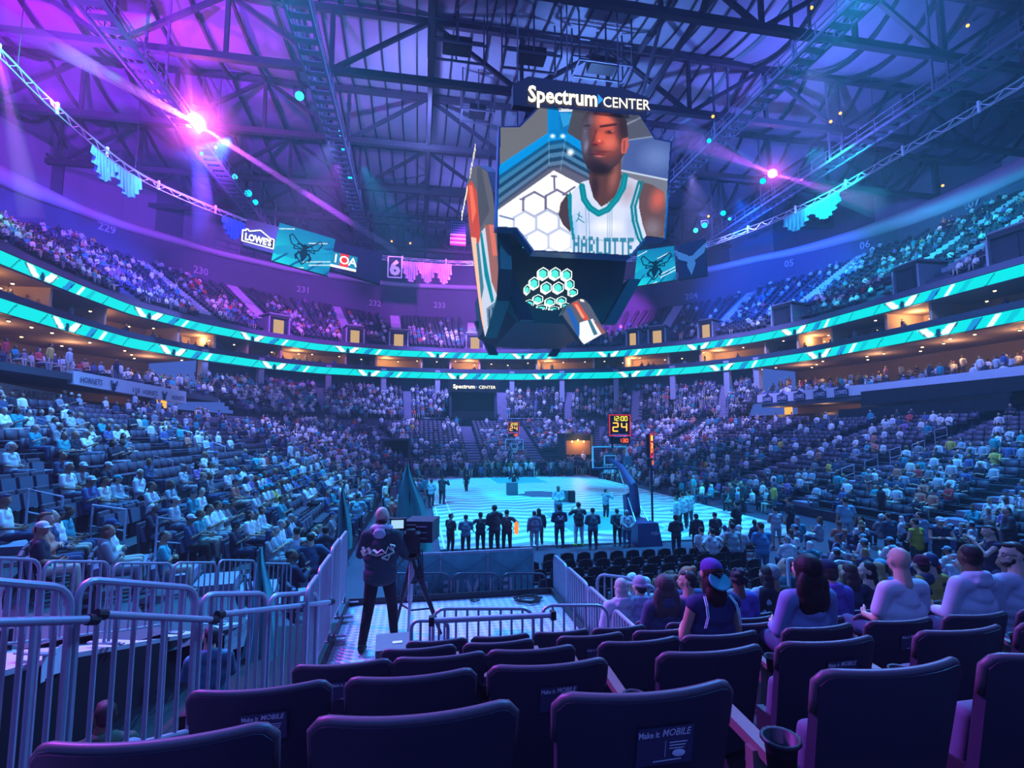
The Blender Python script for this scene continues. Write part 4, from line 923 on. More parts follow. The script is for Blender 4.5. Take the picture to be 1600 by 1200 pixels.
def board(corners, dep, name, label, cat):
    """corners: tl, tr, br, bl in pixels on a wall-parallel plane through a given depth"""
    tl, tr, br, bl = corners; A = atd(*bl, dep[0]); B = atd(*br, dep[1]); U = (B - A); 
    def at(px, py):
        n = U.cross(Vector((0, 0, 1))).normalized(); d = Vector(ray(px, py)); t = (A - Vector((0, 0, EYE))).dot(n) / d.dot(n); return Vector((0, 0, EYE)) + d * t
    r = thing(name, label, cat, (0, 0, 0)); return r, [at(*p) for p in corners], at, U.normalized()
def board_bug(c4, dep, label, flip=1):
    r, P, at, U = board(c4, dep, 'corner_video_board', label, 'video board'); n = U.cross(Vector((0, 0, 1))).normalized()
    mb = MB(); mb.add(P + [p - n * .5 for p in P], [(3, 2, 1, 0), (4, 5, 6, 7), (0, 1, 5, 4), (1, 2, 6, 5), (2, 3, 7, 6), (3, 0, 4, 7)]); mb.build('casing', BLACK, r)
    W_, H_ = 100, 70; u, v = np.meshgrid(np.linspace(0, 1, W_), np.linspace(0, 1, H_)); c = np.zeros((H_, W_, 3)); c[:] = (10, 120, 170); c[...] += ((1 - u) * v)[..., None] * np.array([10, 110, 60])
    def B(poly, col): m = inpoly(u, v, poly); c[m] = col
    for k in range(5):
        B([(-.3 + .3 * k, 1.0), (-.1 + .3 * k, .72), (.9 + .3 * k, .12), (.9 + .3 * k, .16), (-.08 + .3 * k, .77), (-.28 + .3 * k, 1.04)], (4, 84, 140)); B([(-.1 + .3 * k, .8), (0. + .3 * k, .62), (.5 + .3 * k, .35), (.7 + .3 * k, .36), (.1 + .3 * k, .8)], (16, 150, 190))
    for k, (x, y, l) in enumerate(((.02, .14, .25), (.55, .3, .33), (.5, .82, .55), (.62, .86, .5), (.25, 1.08, .3))): B([(x, y), (x + l, y - l * .42), (x + l, y - l * .42 + .022), (x, y + .022)], (225, 250, 255))
    Pq = np.array([[list(P[0].lerp(P[1], a).lerp(P[3].lerp(P[2], a), b) + n * .02) for a in np.linspace(0, 1, W_)] for b in np.linspace(0, 1, H_)]); idx = np.arange(W_ * H_).reshape(H_, W_)
    Q = np.stack([idx[:-1, :-1], idx[1:, :-1], idx[1:, 1:], idx[:-1, 1:]], -1).reshape(-1, 4); link('screen', big_mesh('screen', Pq.reshape(-1, 3), Q, attr_mat('led_screen', .92), np.clip(srgb(np.clip(c, 0, 255)), 0, 1).reshape(-1, 3)), r)
    mb = MB(); V = (P[0] - P[3]).normalized(); bug(mb, (P[0] + P[1] + P[2] + P[3]) / 4, (P[1] - P[0]).normalized(), V, (P[0] - P[3]).length * .42, .07); mb.build('insect_emblem', emis('emblem_navy', (.0, .03, .07), .6), r); return r
board_bug([(437, 348), (524, 374), (513, 431), (424, 407)], (48, 50.5), 'left corner video board with a dark insect emblem on teal stripes')
board_bug([(996, 392), (1053, 384), (1057, 437), (990, 448)], (50.5, 49.5), 'right corner video board with a dark insect emblem on teal stripes')
# dark backing shell of the left boards
r, P, at, U = board([(385, 336), (600, 392), (596, 440), (378, 378)], (49, 54), 'corner_sign_frame', 'dark curved backing frame behind the left corner signs', 'frame'); n = U.cross(Vector((0, 0, 1))).normalized()
mb = MB(); mb.add([p - n * .9 for p in P] + [p - n * 1.5 for p in P], [(3, 2, 1, 0), (4, 5, 6, 7), (0, 1, 5, 4), (1, 2, 6, 5), (2, 3, 7, 6), (3, 0, 4, 7)]); mb.build('panel', mat('sign_frame', (.05, .03, .09), .7), r)
def home_sign(c4, dep, label, lit=True, size=1):
    r, P, at, U = board(c4, dep, 'home_improvement_sign', label, 'sign'); V = (P[0] - P[3]); Uu = (P[2] - P[3]); n = Uu.cross(V).normalized()
    m1_ = emis('white_lit', (1, .98, .9), 1.4) if lit else mat('sign_white', (.7, .75, .85), .6); O = P[3]
    def pt(x, y, o=.03): return O + Uu * x + V * y + n * o
    out = [(0, 0), (1, 0), (1, .62), (.88, .62), (.55, .98), (.2, .72), (.17, .82), (.1, .82), (.1, .7), (0, .7)]
    mb = MB(); mb.add([pt(x, y, .0) for x, y in out] + [pt(x, y, -.3) for x, y in out], [tuple(range(10)), tuple(range(10, 20))[::-1]] + [(i, 10 + i, 10 + (i + 1) % 10, (i + 1) % 10) for i in range(10)]); mb.build('board', mat('sign_navy', (.01, .015, .05), .6), r)
    mb = MB()
    for a, b in zip(out, out[1:] + out[:1]): mb.bar(pt(*a), pt(*b), V.length * .07, .03, n)
    text_mb(mb, "LOWE'S", pt(.5, .13), Uu, V, V.length * .60, 0, bold=.045, width=Uu.length * .84); mb.build('lettering', m1_, r); return r
home_sign([(380, 352), (432, 366), (427, 389), (378, 376)], (48, 49), 'lit white outlined home improvement sign left of the left video board')
r, P, at, U = board([(519, 393), (559, 404), (556, 425), (516, 416)], (50.5, 51.5), 'insurance_sign', 'lit blue and red three letter sign right of the left video board', 'sign'); V = P[0] - P[3]; Uu = P[2] - P[3]; n = Uu.cross(V).normalized()
for k, (col, ch) in enumerate((((.01, .22, .40), 'I'), ((.75, .03, .02), 'O'), ((.01, .22, .40), 'A'))):
    a = P[3] + Uu * (k / 3) + V * .22; b = Uu / 3; v = V * .8; mb = MB(); mb.add([a, a + b, a + b + v, a + v, a - n * .3, a + b - n * .3, a + b + v - n * .3, a + v - n * .3], [(0, 1, 2, 3), (7, 6, 5, 4), (0, 4, 5, 1), (1, 5, 6, 2), (2, 6, 7, 3), (3, 7, 4, 0)]); mb.build('colour_panel', emis('panel_%d' % k, col, 1.), r)
    mb = MB(); text_mb(mb, ch, a + b * .5 + v * .14 + n * .03, Uu, V, V.length * .8, 0, bold=.01); mb.build('lettering', emis('white_lit', (1, .98, .9), 1.4), r)
mb = MB(); a = P[3]; mb.add([a, a + Uu, a + Uu + V * .16, a + V * .16], [(0, 1, 2, 3)]); mb.build('white_strip', emis('white_lit', (1, .98, .9), 1.4), r)
r, P, at, U = board([(1058, 384), (1100, 372), (1104, 430), (1060, 437)], (49, 47.5), 'corner_emblem_panel', 'dark panel with a small blue winged insect emblem right of the right video board', 'sign'); n = U.cross(Vector((0, 0, 1))).normalized()
mb = MB(); mb.add(P + [p - n * .5 for p in P], [(3, 2, 1, 0), (4, 5, 6, 7), (0, 1, 5, 4), (1, 2, 6, 5), (2, 3, 7, 6), (3, 0, 4, 7)]); mb.build('panel', mat('emblem_panel', (.05, .045, .1), .7), r)
mb = MB(); cc = (P[0] + P[1] + P[2] + P[3]) / 4; uu = (P[1] - P[0]).normalized()
for s in (-1, 1):
    mb.prism([(s * .1, 0), (s * .3, .5), (s * 1.5, 1.3), (s * 1.2, .35), (s * .4, -.1)][::s], .05, cc + n * .03, uu, (0, 0, 1))
mb.prism([(-.25, .35), (.25, .35), (.4, -.5), (0, -1.5), (-.4, -.5)], .05, cc + n * .04, uu, (0, 0, 1)); mb.build('insect_emblem', emis('emblem_blue', (.04, .17, .55), .8), r)
# flag of stars and stripes
a = ony(703, 383, 66); b = ony(728, 345, 66); w, h = b.x - a.x, b.z - a.z
r = thing('hanging_flag', 'star spangled flag hanging left of the scoreboard', 'flag', (a.x, 66, a.z)); fl = [mat('flag_white', (.6, .58, .66), .8), mat('flag_red', (.25, .03, .08), .8), mat('flag_blue', (.02, .03, .12), .8)]
for col, ks in ((1, range(0, 13, 2)), (0, range(1, 13, 2))):
    mb = MB()
    for k in ks: mb.box((w / 2, .0, h * (1 - (k + .5) / 13)), (w, .05, h / 13))
    mb.build('stripes', fl[col], r)
mb = MB(); mb.box((w * .5, -.03, h * .73), (w, .05, h * .54)); mb.build('canton', fl[2], r)
mb = MB()
for i in range(8):
    for j in range(5): mb.box((w * (.08 + .12 * i), -.065, h * (.52 + .1 * j)), (.09, .02, .09))
mb.build('stars', fl[0], r)
a = ony(606, 433, 64); b = ony(628, 402, 64); w, h = b.x - a.x, b.z - a.z
r = thing('retired_number_banner', 'dark banner with a pale number 6 hung above the upper seats', 'banner', (a.x, 64, a.z)); mb = MB(); mb.box((w / 2, 0, h / 2), (w, .06, h)); mb.build('cloth', mat('banner_navy', (.015, .02, .04), .8), r)
pw_ = mat('banner_white', (.75, .8, .9), .7); mb = MB(); text_mb(mb, '6', (w / 2, -.06, h * .14), (1, 0, 0), (0, 0, 1), h * .95, 0, bold=.045); mb.build('number', pw_, r); mb = MB()
for p, q in (((0, 0), (w, 0)), ((w, 0), (w, h)), ((w, h), (0, h)), ((0, h), (0, 0))): mb.bar((p[0], -.05, p[1]), (q[0], -.05, q[1]), .14, .03, (0, 1, 0))
mb.build('border', pw_, r)
# section numbers on the upper back wall
for px, py, tx in ((163, 362, '229'), (319, 428, '230'), (472, 457, '231'), (582, 478, '232'), (685, 481, '233'), (1080, 467, '204'), (1232, 417, '205'), (1348, 389, '206'), (1514, 324, '207')):
    i = int(np.searchsorted(RS, s_of_px(px, 30)));
    best = min(range(max(2, i - 60), min(len(RB) - 2, i + 60)), key=lambda j: abs(proj(rpt(j, TM[j] + .2, 28))[0] - px)); z = zpix(best, TM[best] + .2, [(-500, py), (2000, py)]) if RB[best][1] > 18 else None
    if z is None: continue
    p = Vector(rpt(best, TM[best] + .15, z)); nn = Vector((-RN[best][0], -RN[best][1], 0)); U = Vector((0, 0, 1)).cross(nn)
    mb = MB(); text_mb(mb, tx, (0, 0, 0), U, (0, 0, 1), 1.35, 0, bold=.015); mb.build('section_number', mat('number_grey', (.45, .42, .55), .7), label='painted number %s' % {'229': 'above the leftmost upper seats', '230': 'by the pale pillar, upper left', '231': 'right of the pale pillar, above empty seats', '232': 'left of the glazed box, upper far wall', '233': 'right of the glazed box, upper far wall', '204': 'on the magenta lit wall right of the scoreboard', '205': 'under the rim right of the emblem panel', '206': 'under the rim above the blue seats', '207': 'under the rim above the rightmost seats'}[tx], cat='sign', loc=p)
mb = MB(); mb.box((0, 0, 0), (112, 112, 37.5)); mb.build('stage_haze', haze_mat('haze', .0013, (1, 1, 1)), label='thin haze filling the whole arena', cat='haze', kind='stuff', loc=(8, 46, 20.8))
# ------------------------------------------------------------------ figures
def evald(ob):
    dg = bpy.context.evaluated_depsgraph_get(); e = ob.evaluated_get(dg); me = bpy.data.meshes.new_from_object(e, depsgraph=dg); return me
def blob(mb, voxel, smooth=4, name='form', mats=None, fac=.5, dec=None):
    """union of overlapping forms turned into one continuous skin"""
    me = mb.mesh(name, []); o = bpy.data.objects.new(name, me); C.objects.link(o)
    m = o.modifiers.new('r', 'REMESH'); m.mode = 'VOXEL'; m.voxel_size = voxel; m.use_smooth_shade = True
    if smooth: s = o.modifiers.new('s', 'SMOOTH'); s.factor = fac; s.iterations = smooth
    if dec: d = o.modifiers.new('d', 'DECIMATE'); d.ratio = dec
    r = evald(o); r.name = name; bpy.data.objects.remove(o); bpy.data.meshes.remove(me)
    r.materials.clear()
    for k in (mats or []): r.materials.append(k)
    r.polygons.foreach_set('use_smooth', [True] * len(r.polygons)); return r
SKIN = tint('skin', .55, 20, .06); CLOTH = tint('cloth', .85, 9, .16); HAIRM = tint('hair', .6, 40, .35); SHOE = tint('shoe', .5)
EYEW = mat('eye_white', (.7, .7, .7), .3); 
V3 = Vector
def skel(pose, arms='down', turn=0., lean=0., h=1.78):
    """joint positions; the figure faces +Y"""
    J = {}; k = h / 1.78
    if pose == 'sit':
        hip = V3((0, 0, .53)); sp = V3((0, -.06 + lean, .50)); kn = lambda s: V3((s * .14, .44, .54)); an = lambda s: V3((s * .13, .46 + .04 * s, .10))
    else:
        hip = V3((0, 0, .93)); sp = V3((0, lean, .50)); kn = lambda s: V3((s * .11, .03, .50)); an = lambda s: V3((s * .12, -.01, .09))
        if pose == 'stride': kn = lambda s: V3((s * .13, .06 + s * .10, .50)); an = lambda s: V3((s * .16, -.02 + s * .20, .10))
    ch = hip + sp * .75; nk = hip + sp * 1.12
    J['hip'] = hip; J['chest'] = ch; J['neck'] = nk; J['head'] = nk + V3((0, .035 + lean * .2, .152)); J['turn'] = turn
    for s in (-1, 1):
        J['hj', s] = hip + V3((s * .095, 0, -.02)); J['kn', s] = kn(s); J['an', s] = an(s)
        sh = hip + sp * 1.0 + V3((s * .19, 0, -.03)); J['sh', s] = sh
        if arms == 'lap': el = sh + V3((s * .06, .06, -.28)); wr = el + V3((-s * .10, .22, -.04))
        elif arms == 'phone': el = sh + V3((s * .05, .14, -.24)); wr = el + V3((-s * .16, .18, .10))
        elif arms == 'crossed': el = sh + V3((s * .05, .10, -.26)); wr = el + V3((-s * .24, .12, .05))
        elif arms == 'behind': el = sh + V3((s * .08, -.10, -.27)); wr = el + V3((-s * .20, -.06, -.18))
        elif arms == 'front': el = sh + V3((s * .06, .04, -.29)); wr = el + V3((-s * .20, .16, -.10))
        elif arms == 'camera': el = sh + V3((s * .10, .18, -.18)); wr = el + V3((-s * .14, .10, .24))
        elif arms == 'hips': el = sh + V3((s * .20, -.06, -.22)); wr = el + V3((-s * .12, .06, -.20))
        elif arms == 'tripod': el = sh + V3((s * .10, .10, -.26)); wr = el + V3((-s * .02, .24, .02))
        else: el = sh + V3((s * .06, -.02, -.30)); wr = el + V3((s * .01, .07, -.25))
        J['el', s] = el; J['wr', s] = wr
    for q in list(J):
        if q != 'turn': J[q] = J[q] * k
    return J
_hand = {}
def hand_mesh(s, fine):
    """open, slightly curled hand: palm, four fingers of different lengths, thumb off the side; points along +Z from the wrist, palm faces +Y"""
    if (s, fine) in _hand: return _hand[s, fine]
    mb = MB(); mb.cap((0, 0, -.03), .026, (0, 0, .02), .030); mb.ell((0, .0, .045), (.040, .018, .045), 12, 8)
    for i, (x, L) in enumerate(((-.030, .066), (-.010, .076), (.011, .071), (.031, .056))):
        a = V3((x, 0, .078)); b = a + V3((x * .25, .010, L * .48)); c = b + V3((x * .1, .026, L * .30)); d = c + V3((0, .026, L * .12))
        mb.cap(a, .0098, b, .0088, 8); mb.cap(b, .0088, c, .008, 8); mb.cap(c, .008, d, .0068, 8)
    a = V3((-s * .028, .006, .02)); b = a + V3((-s * .030, .014, .030)); c = b + V3((-s * .012, .014, .030)); mb.cap(a, .014, b, .0115, 8); mb.cap(b, .0115, c, .009, 8)
    me = blob(mb, .006 if fine else .010, 2, 'hand', None, .4, None if fine else .6); v = np.array([tuple(q.co) for q in me.vertices]); f = [tuple(p.vertices) for p in me.polygons]; bpy.data.meshes.remove(me)
    _hand[s, fine] = (v, f); return v, f
def add_hand(mb, J, s, fine, sc_=1.0):
    el, wr = J['el', s], J['wr', s]; d = (wr - el).normalized(); inward = V3((-s, .35, 0)); y = (inward - d * inward.dot(d)).normalized(); x = y.cross(d); M = Matrix((x, y, d)).transposed()
    v, f = hand_mesh(s, fine); mb.add([wr + M @ V3(p) * sc_ for p in v], f)
def head_form(mb, c, turn, k=1.):
    R = Matrix.Rotation(turn, 3, 'Z'); c = V3(c)
    def E(p, r, n=14, m=10): mb.ell(c + R @ V3(p) * k, [q * k for q in r], n, m, R)
    E((0, -.012, .018), (.077, .095, .095)); E((0, .030, -.040), (.058, .062, .070)); E((0, .062, -.086), (.026, .022, .020)); E((0, .076, .020), (.050, .022, .016))
    mb.cap(c + R @ V3((0, .090, .012)) * k, .009 * k, c + R @ V3((0, .112, -.026)) * k, .014 * k, 8); E((0, .094, -.056), (.024, .012, .009)); E((0, .090, -.068), (.022, .012, .008))
    for s in (-1, 1): E((s * .079, -.004, -.010), (.010, .020, .032)); E((s * .044, .060, -.025), (.020, .022, .022)); E((s * .015, .098, -.030), (.009, .010, .007))
def body_mesh(J, fine, sleeve='short', legs='long', skirt=False):
    vx = .013 if fine else .020; mb = MB(); c = J['head']; head_form(mb, c, J['turn'], 1.07)
    mb.cap(J['neck'] - V3((0, 0, .06)), .078, c - V3((0, .02, .06)), .062); mb.cap(J['sh', -1], .05, J['sh', 1], .05); mb.cap(J['chest'], .10, J['neck'] - V3((0, 0, .05)), .07)
    mb.cap(J['hip'], .10, J['chest'], .10)
    for s in (-1, 1):
        mb.cap(J['sh', s], .05, J['el', s], .040); mb.cap(J['el', s], .041, J['wr', s], .026)
        mb.cap(J['hj', s], .08, J['kn', s], .056); mb.cap(J['kn', s], .056, J['an', s], .036)
    me = blob(mb, vx, 3, 'person', None, .4, None if fine else .55); m2 = MB(); m2.add([tuple(v.co) for v in me.vertices], [tuple(p.vertices) for p in me.polygons]); bpy.data.meshes.remove(me)
    for s in (-1, 1): add_hand(m2, J, s, fine)
    r = m2.mesh('person', [SKIN]); r.polygons.foreach_set('use_smooth', [True] * len(r.polygons)); return r
def shirt_mesh(J, fine, kind='tee', w=1.):
    mb = MB(); e = .022 if kind in ('tee', 'vest') else .032; hp, ch, nk = J['hip'], J['chest'], J['neck']
    up = (ch - hp).normalized(); R = V3((1, 0, 0))
    for t, rx, ry in ((-.10, .165, .125), (.0, .165, .125), (.18, .155, .115), (.34, .175, .125), (.46, .175, .115)):
        p = hp + (nk - hp) * t; mb.ell(p, ((rx + e) * w, (ry + e) * (.5 + w / 2), .11), 16, 10)
    mb.cap(J['sh', -1] + V3((.02, 0, 0)), (.066 + e * .5), J['sh', 1] - V3((.02, 0, 0)), (.066 + e * .5), 12); mb.cap(ch, .12 + e, nk - V3((0, 0, .035)), .055 + e * .4)
    for s in (-1, 1):
        if kind == 'vest': mb.cap(J['sh', s] - V3((s * .05, 0, 0)), .06, ch + V3((s * .08, 0, 0)), .11); continue
        a, b, c = J['sh', s], J['el', s], J['wr', s]
        if kind == 'tee': mb.cap(a, .058 + e * .6, a.lerp(b, .72), .056 + e * .6, 12)
        else: mb.cap(a, .060 + e * .6, b, .050 + e * .5, 12); mb.cap(b, .050 + e * .5, b.lerp(c, .92), .036 + e * .4, 12)
    if kind == 'hoodie':
        for q in range(7):
            a = PI * (1.0 + q / 6.); mb.ell(nk + V3((.085 * math.cos(a), .0 + .085 * math.sin(a), -.01 + .02 * abs(math.sin(a)))), (.045, .045, .04), 10, 8)
        mb.ell(nk + V3((0, -.095, -.05)), (.11, .032, .055), 12, 8)
    return blob(mb, .015 if fine else .024, 4 if fine else 3, 'shirt', [CLOTH], .5, None if fine else .5)
def trouser_mesh(J, fine, short=False):
    mb = MB(); hp = J['hip']; mb.ell(hp + V3((0, 0, -.01)), (.165, .125, .12), 14, 10)
    for s in (-1, 1):
        mb.cap(J['hj', s], .098, J['kn', s] if not short else J['hj', s].lerp(J['kn', s], .9), .074, 12)
        if not short: mb.cap(J['kn', s], .074, J['kn', s].lerp(J['an', s], .92), .056, 12)
    return blob(mb, .017 if fine else .026, 3, 'trousers', [CLOTH], .5, None if fine else .5)
def shoe_mesh(J):
    mb = MB()
    for s in (-1, 1):
        a = J['an', s]; mb.ell(a + V3((0, .05, -.045)), (.045, .125, .045), 10, 8); mb.cap(a + V3((0, -.02, 0)), .045, a + V3((0, 0, -.04)), .045, 10)
    me = mb.mesh('shoes', [SHOE]); me.polygons.foreach_set('use_smooth', [True] * len(me.polygons)); return me
_hair = {}
def hair_mesh(kind, fine=False):
    """hair or headgear round a head centred on the origin, facing +Y"""
    if (kind, fine) in _hair: return _hair[kind, fine]
    mb = MB(); E = lambda p, r: mb.ell(p, r, 14, 10)
    if kind in ('short', 'crop', 'side'): E((0, -.026, .036), (.083, .092, .086)); E((0, -.055, -.01), (.074, .06, .07)); E((0, .03, .085), (.06, .055, .03)) if kind != 'crop' else None
    elif kind in ('long', 'verylong', 'blond'):
        E((0, -.024, .036), (.088, .098, .09)); E((0, -.06, -.04), (.088, .065, .10)); E((0, -.075, -.14), (.095, .055, .12)); E((.055, -.01, -.07), (.032, .05, .11)); E((-.055, -.01, -.07), (.032, .05, .11))
        if kind == 'verylong': E((0, -.09, -.24), (.17, .07, .16)); E((.08, -.08, -.16), (.09, .06, .16)); E((-.08, -.08, -.16), (.09, .06, .16)); E((0, -.045, .02), (.122, .115, .118)); E((0, -.07, -.10), (.14, .08, .12))
    elif kind == 'bun': E((0, -.024, .036), (.084, .094, .086)); E((0, -.05, -.02), (.075, .06, .08)); E((0, -.10, .10), (.045, .045, .045))
    elif kind == 'curly':
        r_ = random.Random(3); E((0, -.03, .03), (.10, .105, .10)); [E((.09 * math.cos(a) * math.cos(b), -.04 + .09 * math.sin(a) * math.cos(b), .03 + .09 * math.sin(b)), (.03, .03, .03)) for a, b in ((r_.uniform(PI * .9, PI * 2.1), r_.uniform(-.9, 1.4)) for _ in range(26))]
    elif kind == 'ponytail': E((0, -.024, .036), (.084, .094, .086)); E((0, -.05, -.02), (.072, .06, .07)); mb.cap((0, -.11, .04), .03, (0, -.15, -.16), .018)
    elif kind in ('cap', 'beanie', 'capback'):
        E((0, -.012, .045), (.089, .103, .078)); E((0, -.012, .02), (.090, .105, .03))
        if kind == 'beanie': E((0, -.02, .06), (.088, .10, .09)); E((0, -.03, .02), (.094, .107, .04))
        s = -1 if kind == 'capback' else 1
        if kind == 'cap':
            mb.lathe([(.001, -.006), (.07, -.008), (.075, 0), (.07, .008), (.001, .006)], (0, s * .10, .015 if s > 0 else -.005), 16, Matrix.Rotation(-.35 * s if s < 0 else -.15, 3, 'X') @ Matrix.Diagonal((1, .85, 1)))
    elif kind == 'bald': E((0, -.05, -.03), (.072, .05, .03))
    me = blob(mb, .008 if fine else .016, 2, 'cap' if 'cap' in kind else 'hair', [CLOTH if kind in ('cap', 'beanie', 'capback') else HAIRM], .4, None if fine else .6); _hair[kind, fine] = me; return me
_fig = {}
SKT = [(.62, .40, .30), (.52, .32, .23), (.34, .19, .12), (.16, .085, .055), (.24, .13, .085)]
def figure(pose, arms, top='tee', hair='short', turn=0., lean=0., fine=False, short=False, col=None, loc=(0, 0, 0), rz=0, scale=1., label='', group=None, wide=1., eyes=False, name='person'):
    """a person: body with head, hands and five-fingered hands as the root, clothing and hair as children"""
    key = (pose, arms, round(turn, 1), round(lean, 2), fine, top, round(wide, 2), short)
    if key not in _fig:
        J = skel(pose, arms, turn, lean); _fig[key] = (J, body_mesh(J, fine), shirt_mesh(J, fine, top, wide), trouser_mesh(J, fine, short), shoe_mesh(J))
    J, b, s, t, sh = _fig[key]; col = col or {}
    g = lambda k, d: col.get(k, d)
    sk = g('skin', SKT[0]); r = link(name, b, None, label, 'person', group, None, loc, rz, sk); r.scale = (scale,) * 3
    link('shirt', s, r, color=g('top', (.6, .6, .65))); link('trousers', t, r, color=g('legs', (.03, .04, .08))); link('shoes', sh, r, color=g('shoes', (.1, .1, .12)))
    if hair and not (hair == 'bald'):
        h = link('cap' if 'cap' in hair else 'hair', hair_mesh(hair, fine), r, color=g('hair', (.02, .015, .015))); h.location = J['head']; h.rotation_euler = (0, 0, turn)
        if 'cap' in hair or hair == 'beanie':
            h2 = link('hair', hair_mesh(g('under', 'crop'), fine), r, color=g('hair2', (.03, .02, .02))); h2.location = J['head'] - V3((0, .004, .022)); h2.rotation_euler = (0, 0, turn)
    if eyes:
        R = Matrix.Rotation(turn, 3, 'Z')
        for q in (-1, 1): mb = MB(); mb.ell((0, 0, 0), .012, 8, 6); e = mb.build('eye', EYEW, r, smooth=True); e.location = J['head'] + R @ V3((q * .032, .082, -.002))
    return r

# ------------------------------------------------------------------ seats
SEATM = mat('seat_plastic', (.030, .030, .055), .5, 0, .1, 12, spec=.5); PADM = mat('seat_upholstery', (.10, .11, .17), .75, 0, .15, 30); RIMM = mat('seat_edge', (.10, .075, .10), .45, 0, .15, 30, spec=.6)
ARMM = mat('armrest_wood', (.17, .13, .12), .5, 0, .2, 12); DECAL = mat('sticker_print', (.75, .75, .8), .6); DECB = mat('sticker_film', (.06, .06, .12), .45)
def seat_back_pt(x, v, side, wd=.27):
    """x in -1..1 across, v 0..1 up"""
    w = wd * (.93 + .07 * v); X = x * w; y = -.055 * (1 - x * x) - .10 * v + (.012 if side else -.028); return V3((X, y - .17, .36 + .50 * v))
def back_shell(front):
    mb = MB(); nx, nv = 24, 8; P = []
    for j in range(nv + 1):
        v = j / nv; row = []
        for i in range(nx + 1):
            x = -1 + 2 * i / nx; vv = v - .085 * (1 - math.sqrt(max(0, 1 - (max(0, abs(x) - .80) / .205) ** 2))) * (v ** 6); row.append(seat_back_pt(x, vv, front))
        P.append(row)
    return P
def make_seat():
    P0, P1 = back_shell(0), back_shell(1); mb = MB(); mb.grid(P0); mb.grid([r[::-1] for r in P1])
    E0 = [r[0] for r in P0] + P0[-1][1:] + [r[-1] for r in P0[::-1]][1:]; E1 = [r[0] for r in P1] + P1[-1][1:] + [r[-1] for r in P1[::-1]][1:]
    mb.grid([E0, E1]); back = mb.mesh('backrest', [SEATM]); back.polygons.foreach_set('use_smooth', [True] * len(back.polygons)); back.set_sharp_from_angle(angle=.7)
    mb = MB(); pts = [(a + b) / 2 + V3((0, 0, .004)) for a, b in zip(E0, E1)]; k = len([r for r in P0]) - 3; mb.tube(pts[k:-k] if k else pts, .0145, 8); rim = mb.mesh('edge_trim', [RIMM]); rim.polygons.foreach_set('use_smooth', [True] * len(rim.polygons))
    mb = MB(); mb.box((0, -.10, .46), (.42, .08, .34), 0, .18); pan = mb.mesh('seat_pan', [PADM])
    o = bpy.data.objects.new('t', pan); C.objects.link(o); bv = o.modifiers.new('b', 'BEVEL'); bv.width = .03; bv.segments = 3; p2 = evald(o); bpy.data.objects.remove(o); p2.name = 'seat_pan'; p2.polygons.foreach_set('use_smooth', [True] * len(p2.polygons))
    mb = MB()
    for s in (-1, 1): mb.box((s * .20, -.10, .22), (.04, .18, .44)); mb.box((s * .20, -.10, .015), (.07, .26, .03))
    mb.box((0, -.12, .30), (.40, .05, .05)); leg = mb.mesh('stand', [DARKST])
    mb = MB(); mb.bar((0, -.28, .62), (0, .10, .64), .05, .035); mb.bar((0, -.20, .0), (0, -.20, .62), .04, .08); arm = mb.mesh('armrest', [ARMM])
    mb = MB(); mb.lathe([(.034, -.085), (.040, -.09), (.046, 0), (.056, .004), (.058, -.006), (.047, -.012), (.038, -.08)], (0, 0, 0), 16, cap=False); cup = mb.mesh('cup_holder', [DARKST]); cup.polygons.foreach_set('use_smooth', [True] * len(cup.polygons))
    return back, rim, p2, leg, arm, cup
SB_, SR_, SP_, SL_, SA_, SC_ = make_seat()
def decal():
    mb = MB(); v = .80; c = seat_back_pt(.12, .80, 0); up = (seat_back_pt(.12, 1, 0) - seat_back_pt(.12, 0, 0)).normalized(); U = V3((1, .02, 0)).normalized(); n = U.cross(up).normalized()
    O = c + n * .006; k = .0; mb.cur = 1; q = O - U * .085 - up * .085; W_, H_ = U * .17, up * .115; mb.add([q, q + W_, q + W_ + H_, q + H_], [(0, 1, 2, 3)]); mb.cur = 0
    O = O + n * .002; text_mb(mb, 'Make it', O - U * .052 + up * .002, U, up, .026, 0, bold=.03, width=.062); text_mb(mb, 'MOBILE', O + U * .030 + up * .003, U, up, .030, 0, bold=.02, shear=.2, width=.088)
    for k in range(3): mb.bar(O + U * .012 - up * (.018 + .009 * k), O + U * (.066 - .004 * k) - up * (.018 + .009 * k), .0028, .001, n)
    mb.bar(O - U * .035 - up * .072, O + U * .05 - up * .070, .003, .001, n); mb.ell(O + U * .042 - up * .052, (.020, .002, .010), 12, 6); mb.bar(O - up * .012, O - up * .06, .0015, .001, n)
    return mb.mesh('sticker', [DECAL, DECB])
DEC = decal()
ORD = ['first', 'second', 'third', 'fourth', 'fifth', 'sixth', 'seventh', 'eighth', 'ninth', 'tenth', 'eleventh', 'twelfth', 'thirteenth', 'fourteenth', 'fifteenth', 'sixteenth', 'seventeenth', 'eighteenth', 'nineteenth', 'twentieth', 'twenty-first', 'twenty-second', 'twenty-third', 'twenty-fourth', 'twenty-fifth', 'twenty-sixth', 'twenty-seventh', 'twenty-eighth', 'twenty-ninth', 'thirtieth']
NEARX = {}
ROWY = lambda n: 1.5 + .87 * n
ROWZ = lambda n: 3.09 - .29 * n
NEARX[0] = [-.62, .01, .67, 1.50, 2.14, 2.8]
NEARX[1] = [-.62, -.01, .60, 1.39, 2.03, 2.83, 3.48, 4.15]
z2_ = 3.94 - .58
NEARX[2] = [onz(px, py, z2_).x for px, py in ((535, 1044), (688, 1030), (833, 1018), (1002, 1006), (1131, 997), (1287, 986))]; NEARX[2] += [NEARX[2][-1] + .66 * (i + 1) for i in range(4)]
NEARX[3] = [.03, .64, 1.38, 2.02, 2.8, 3.45, 4.1, 4.8, 5.45]
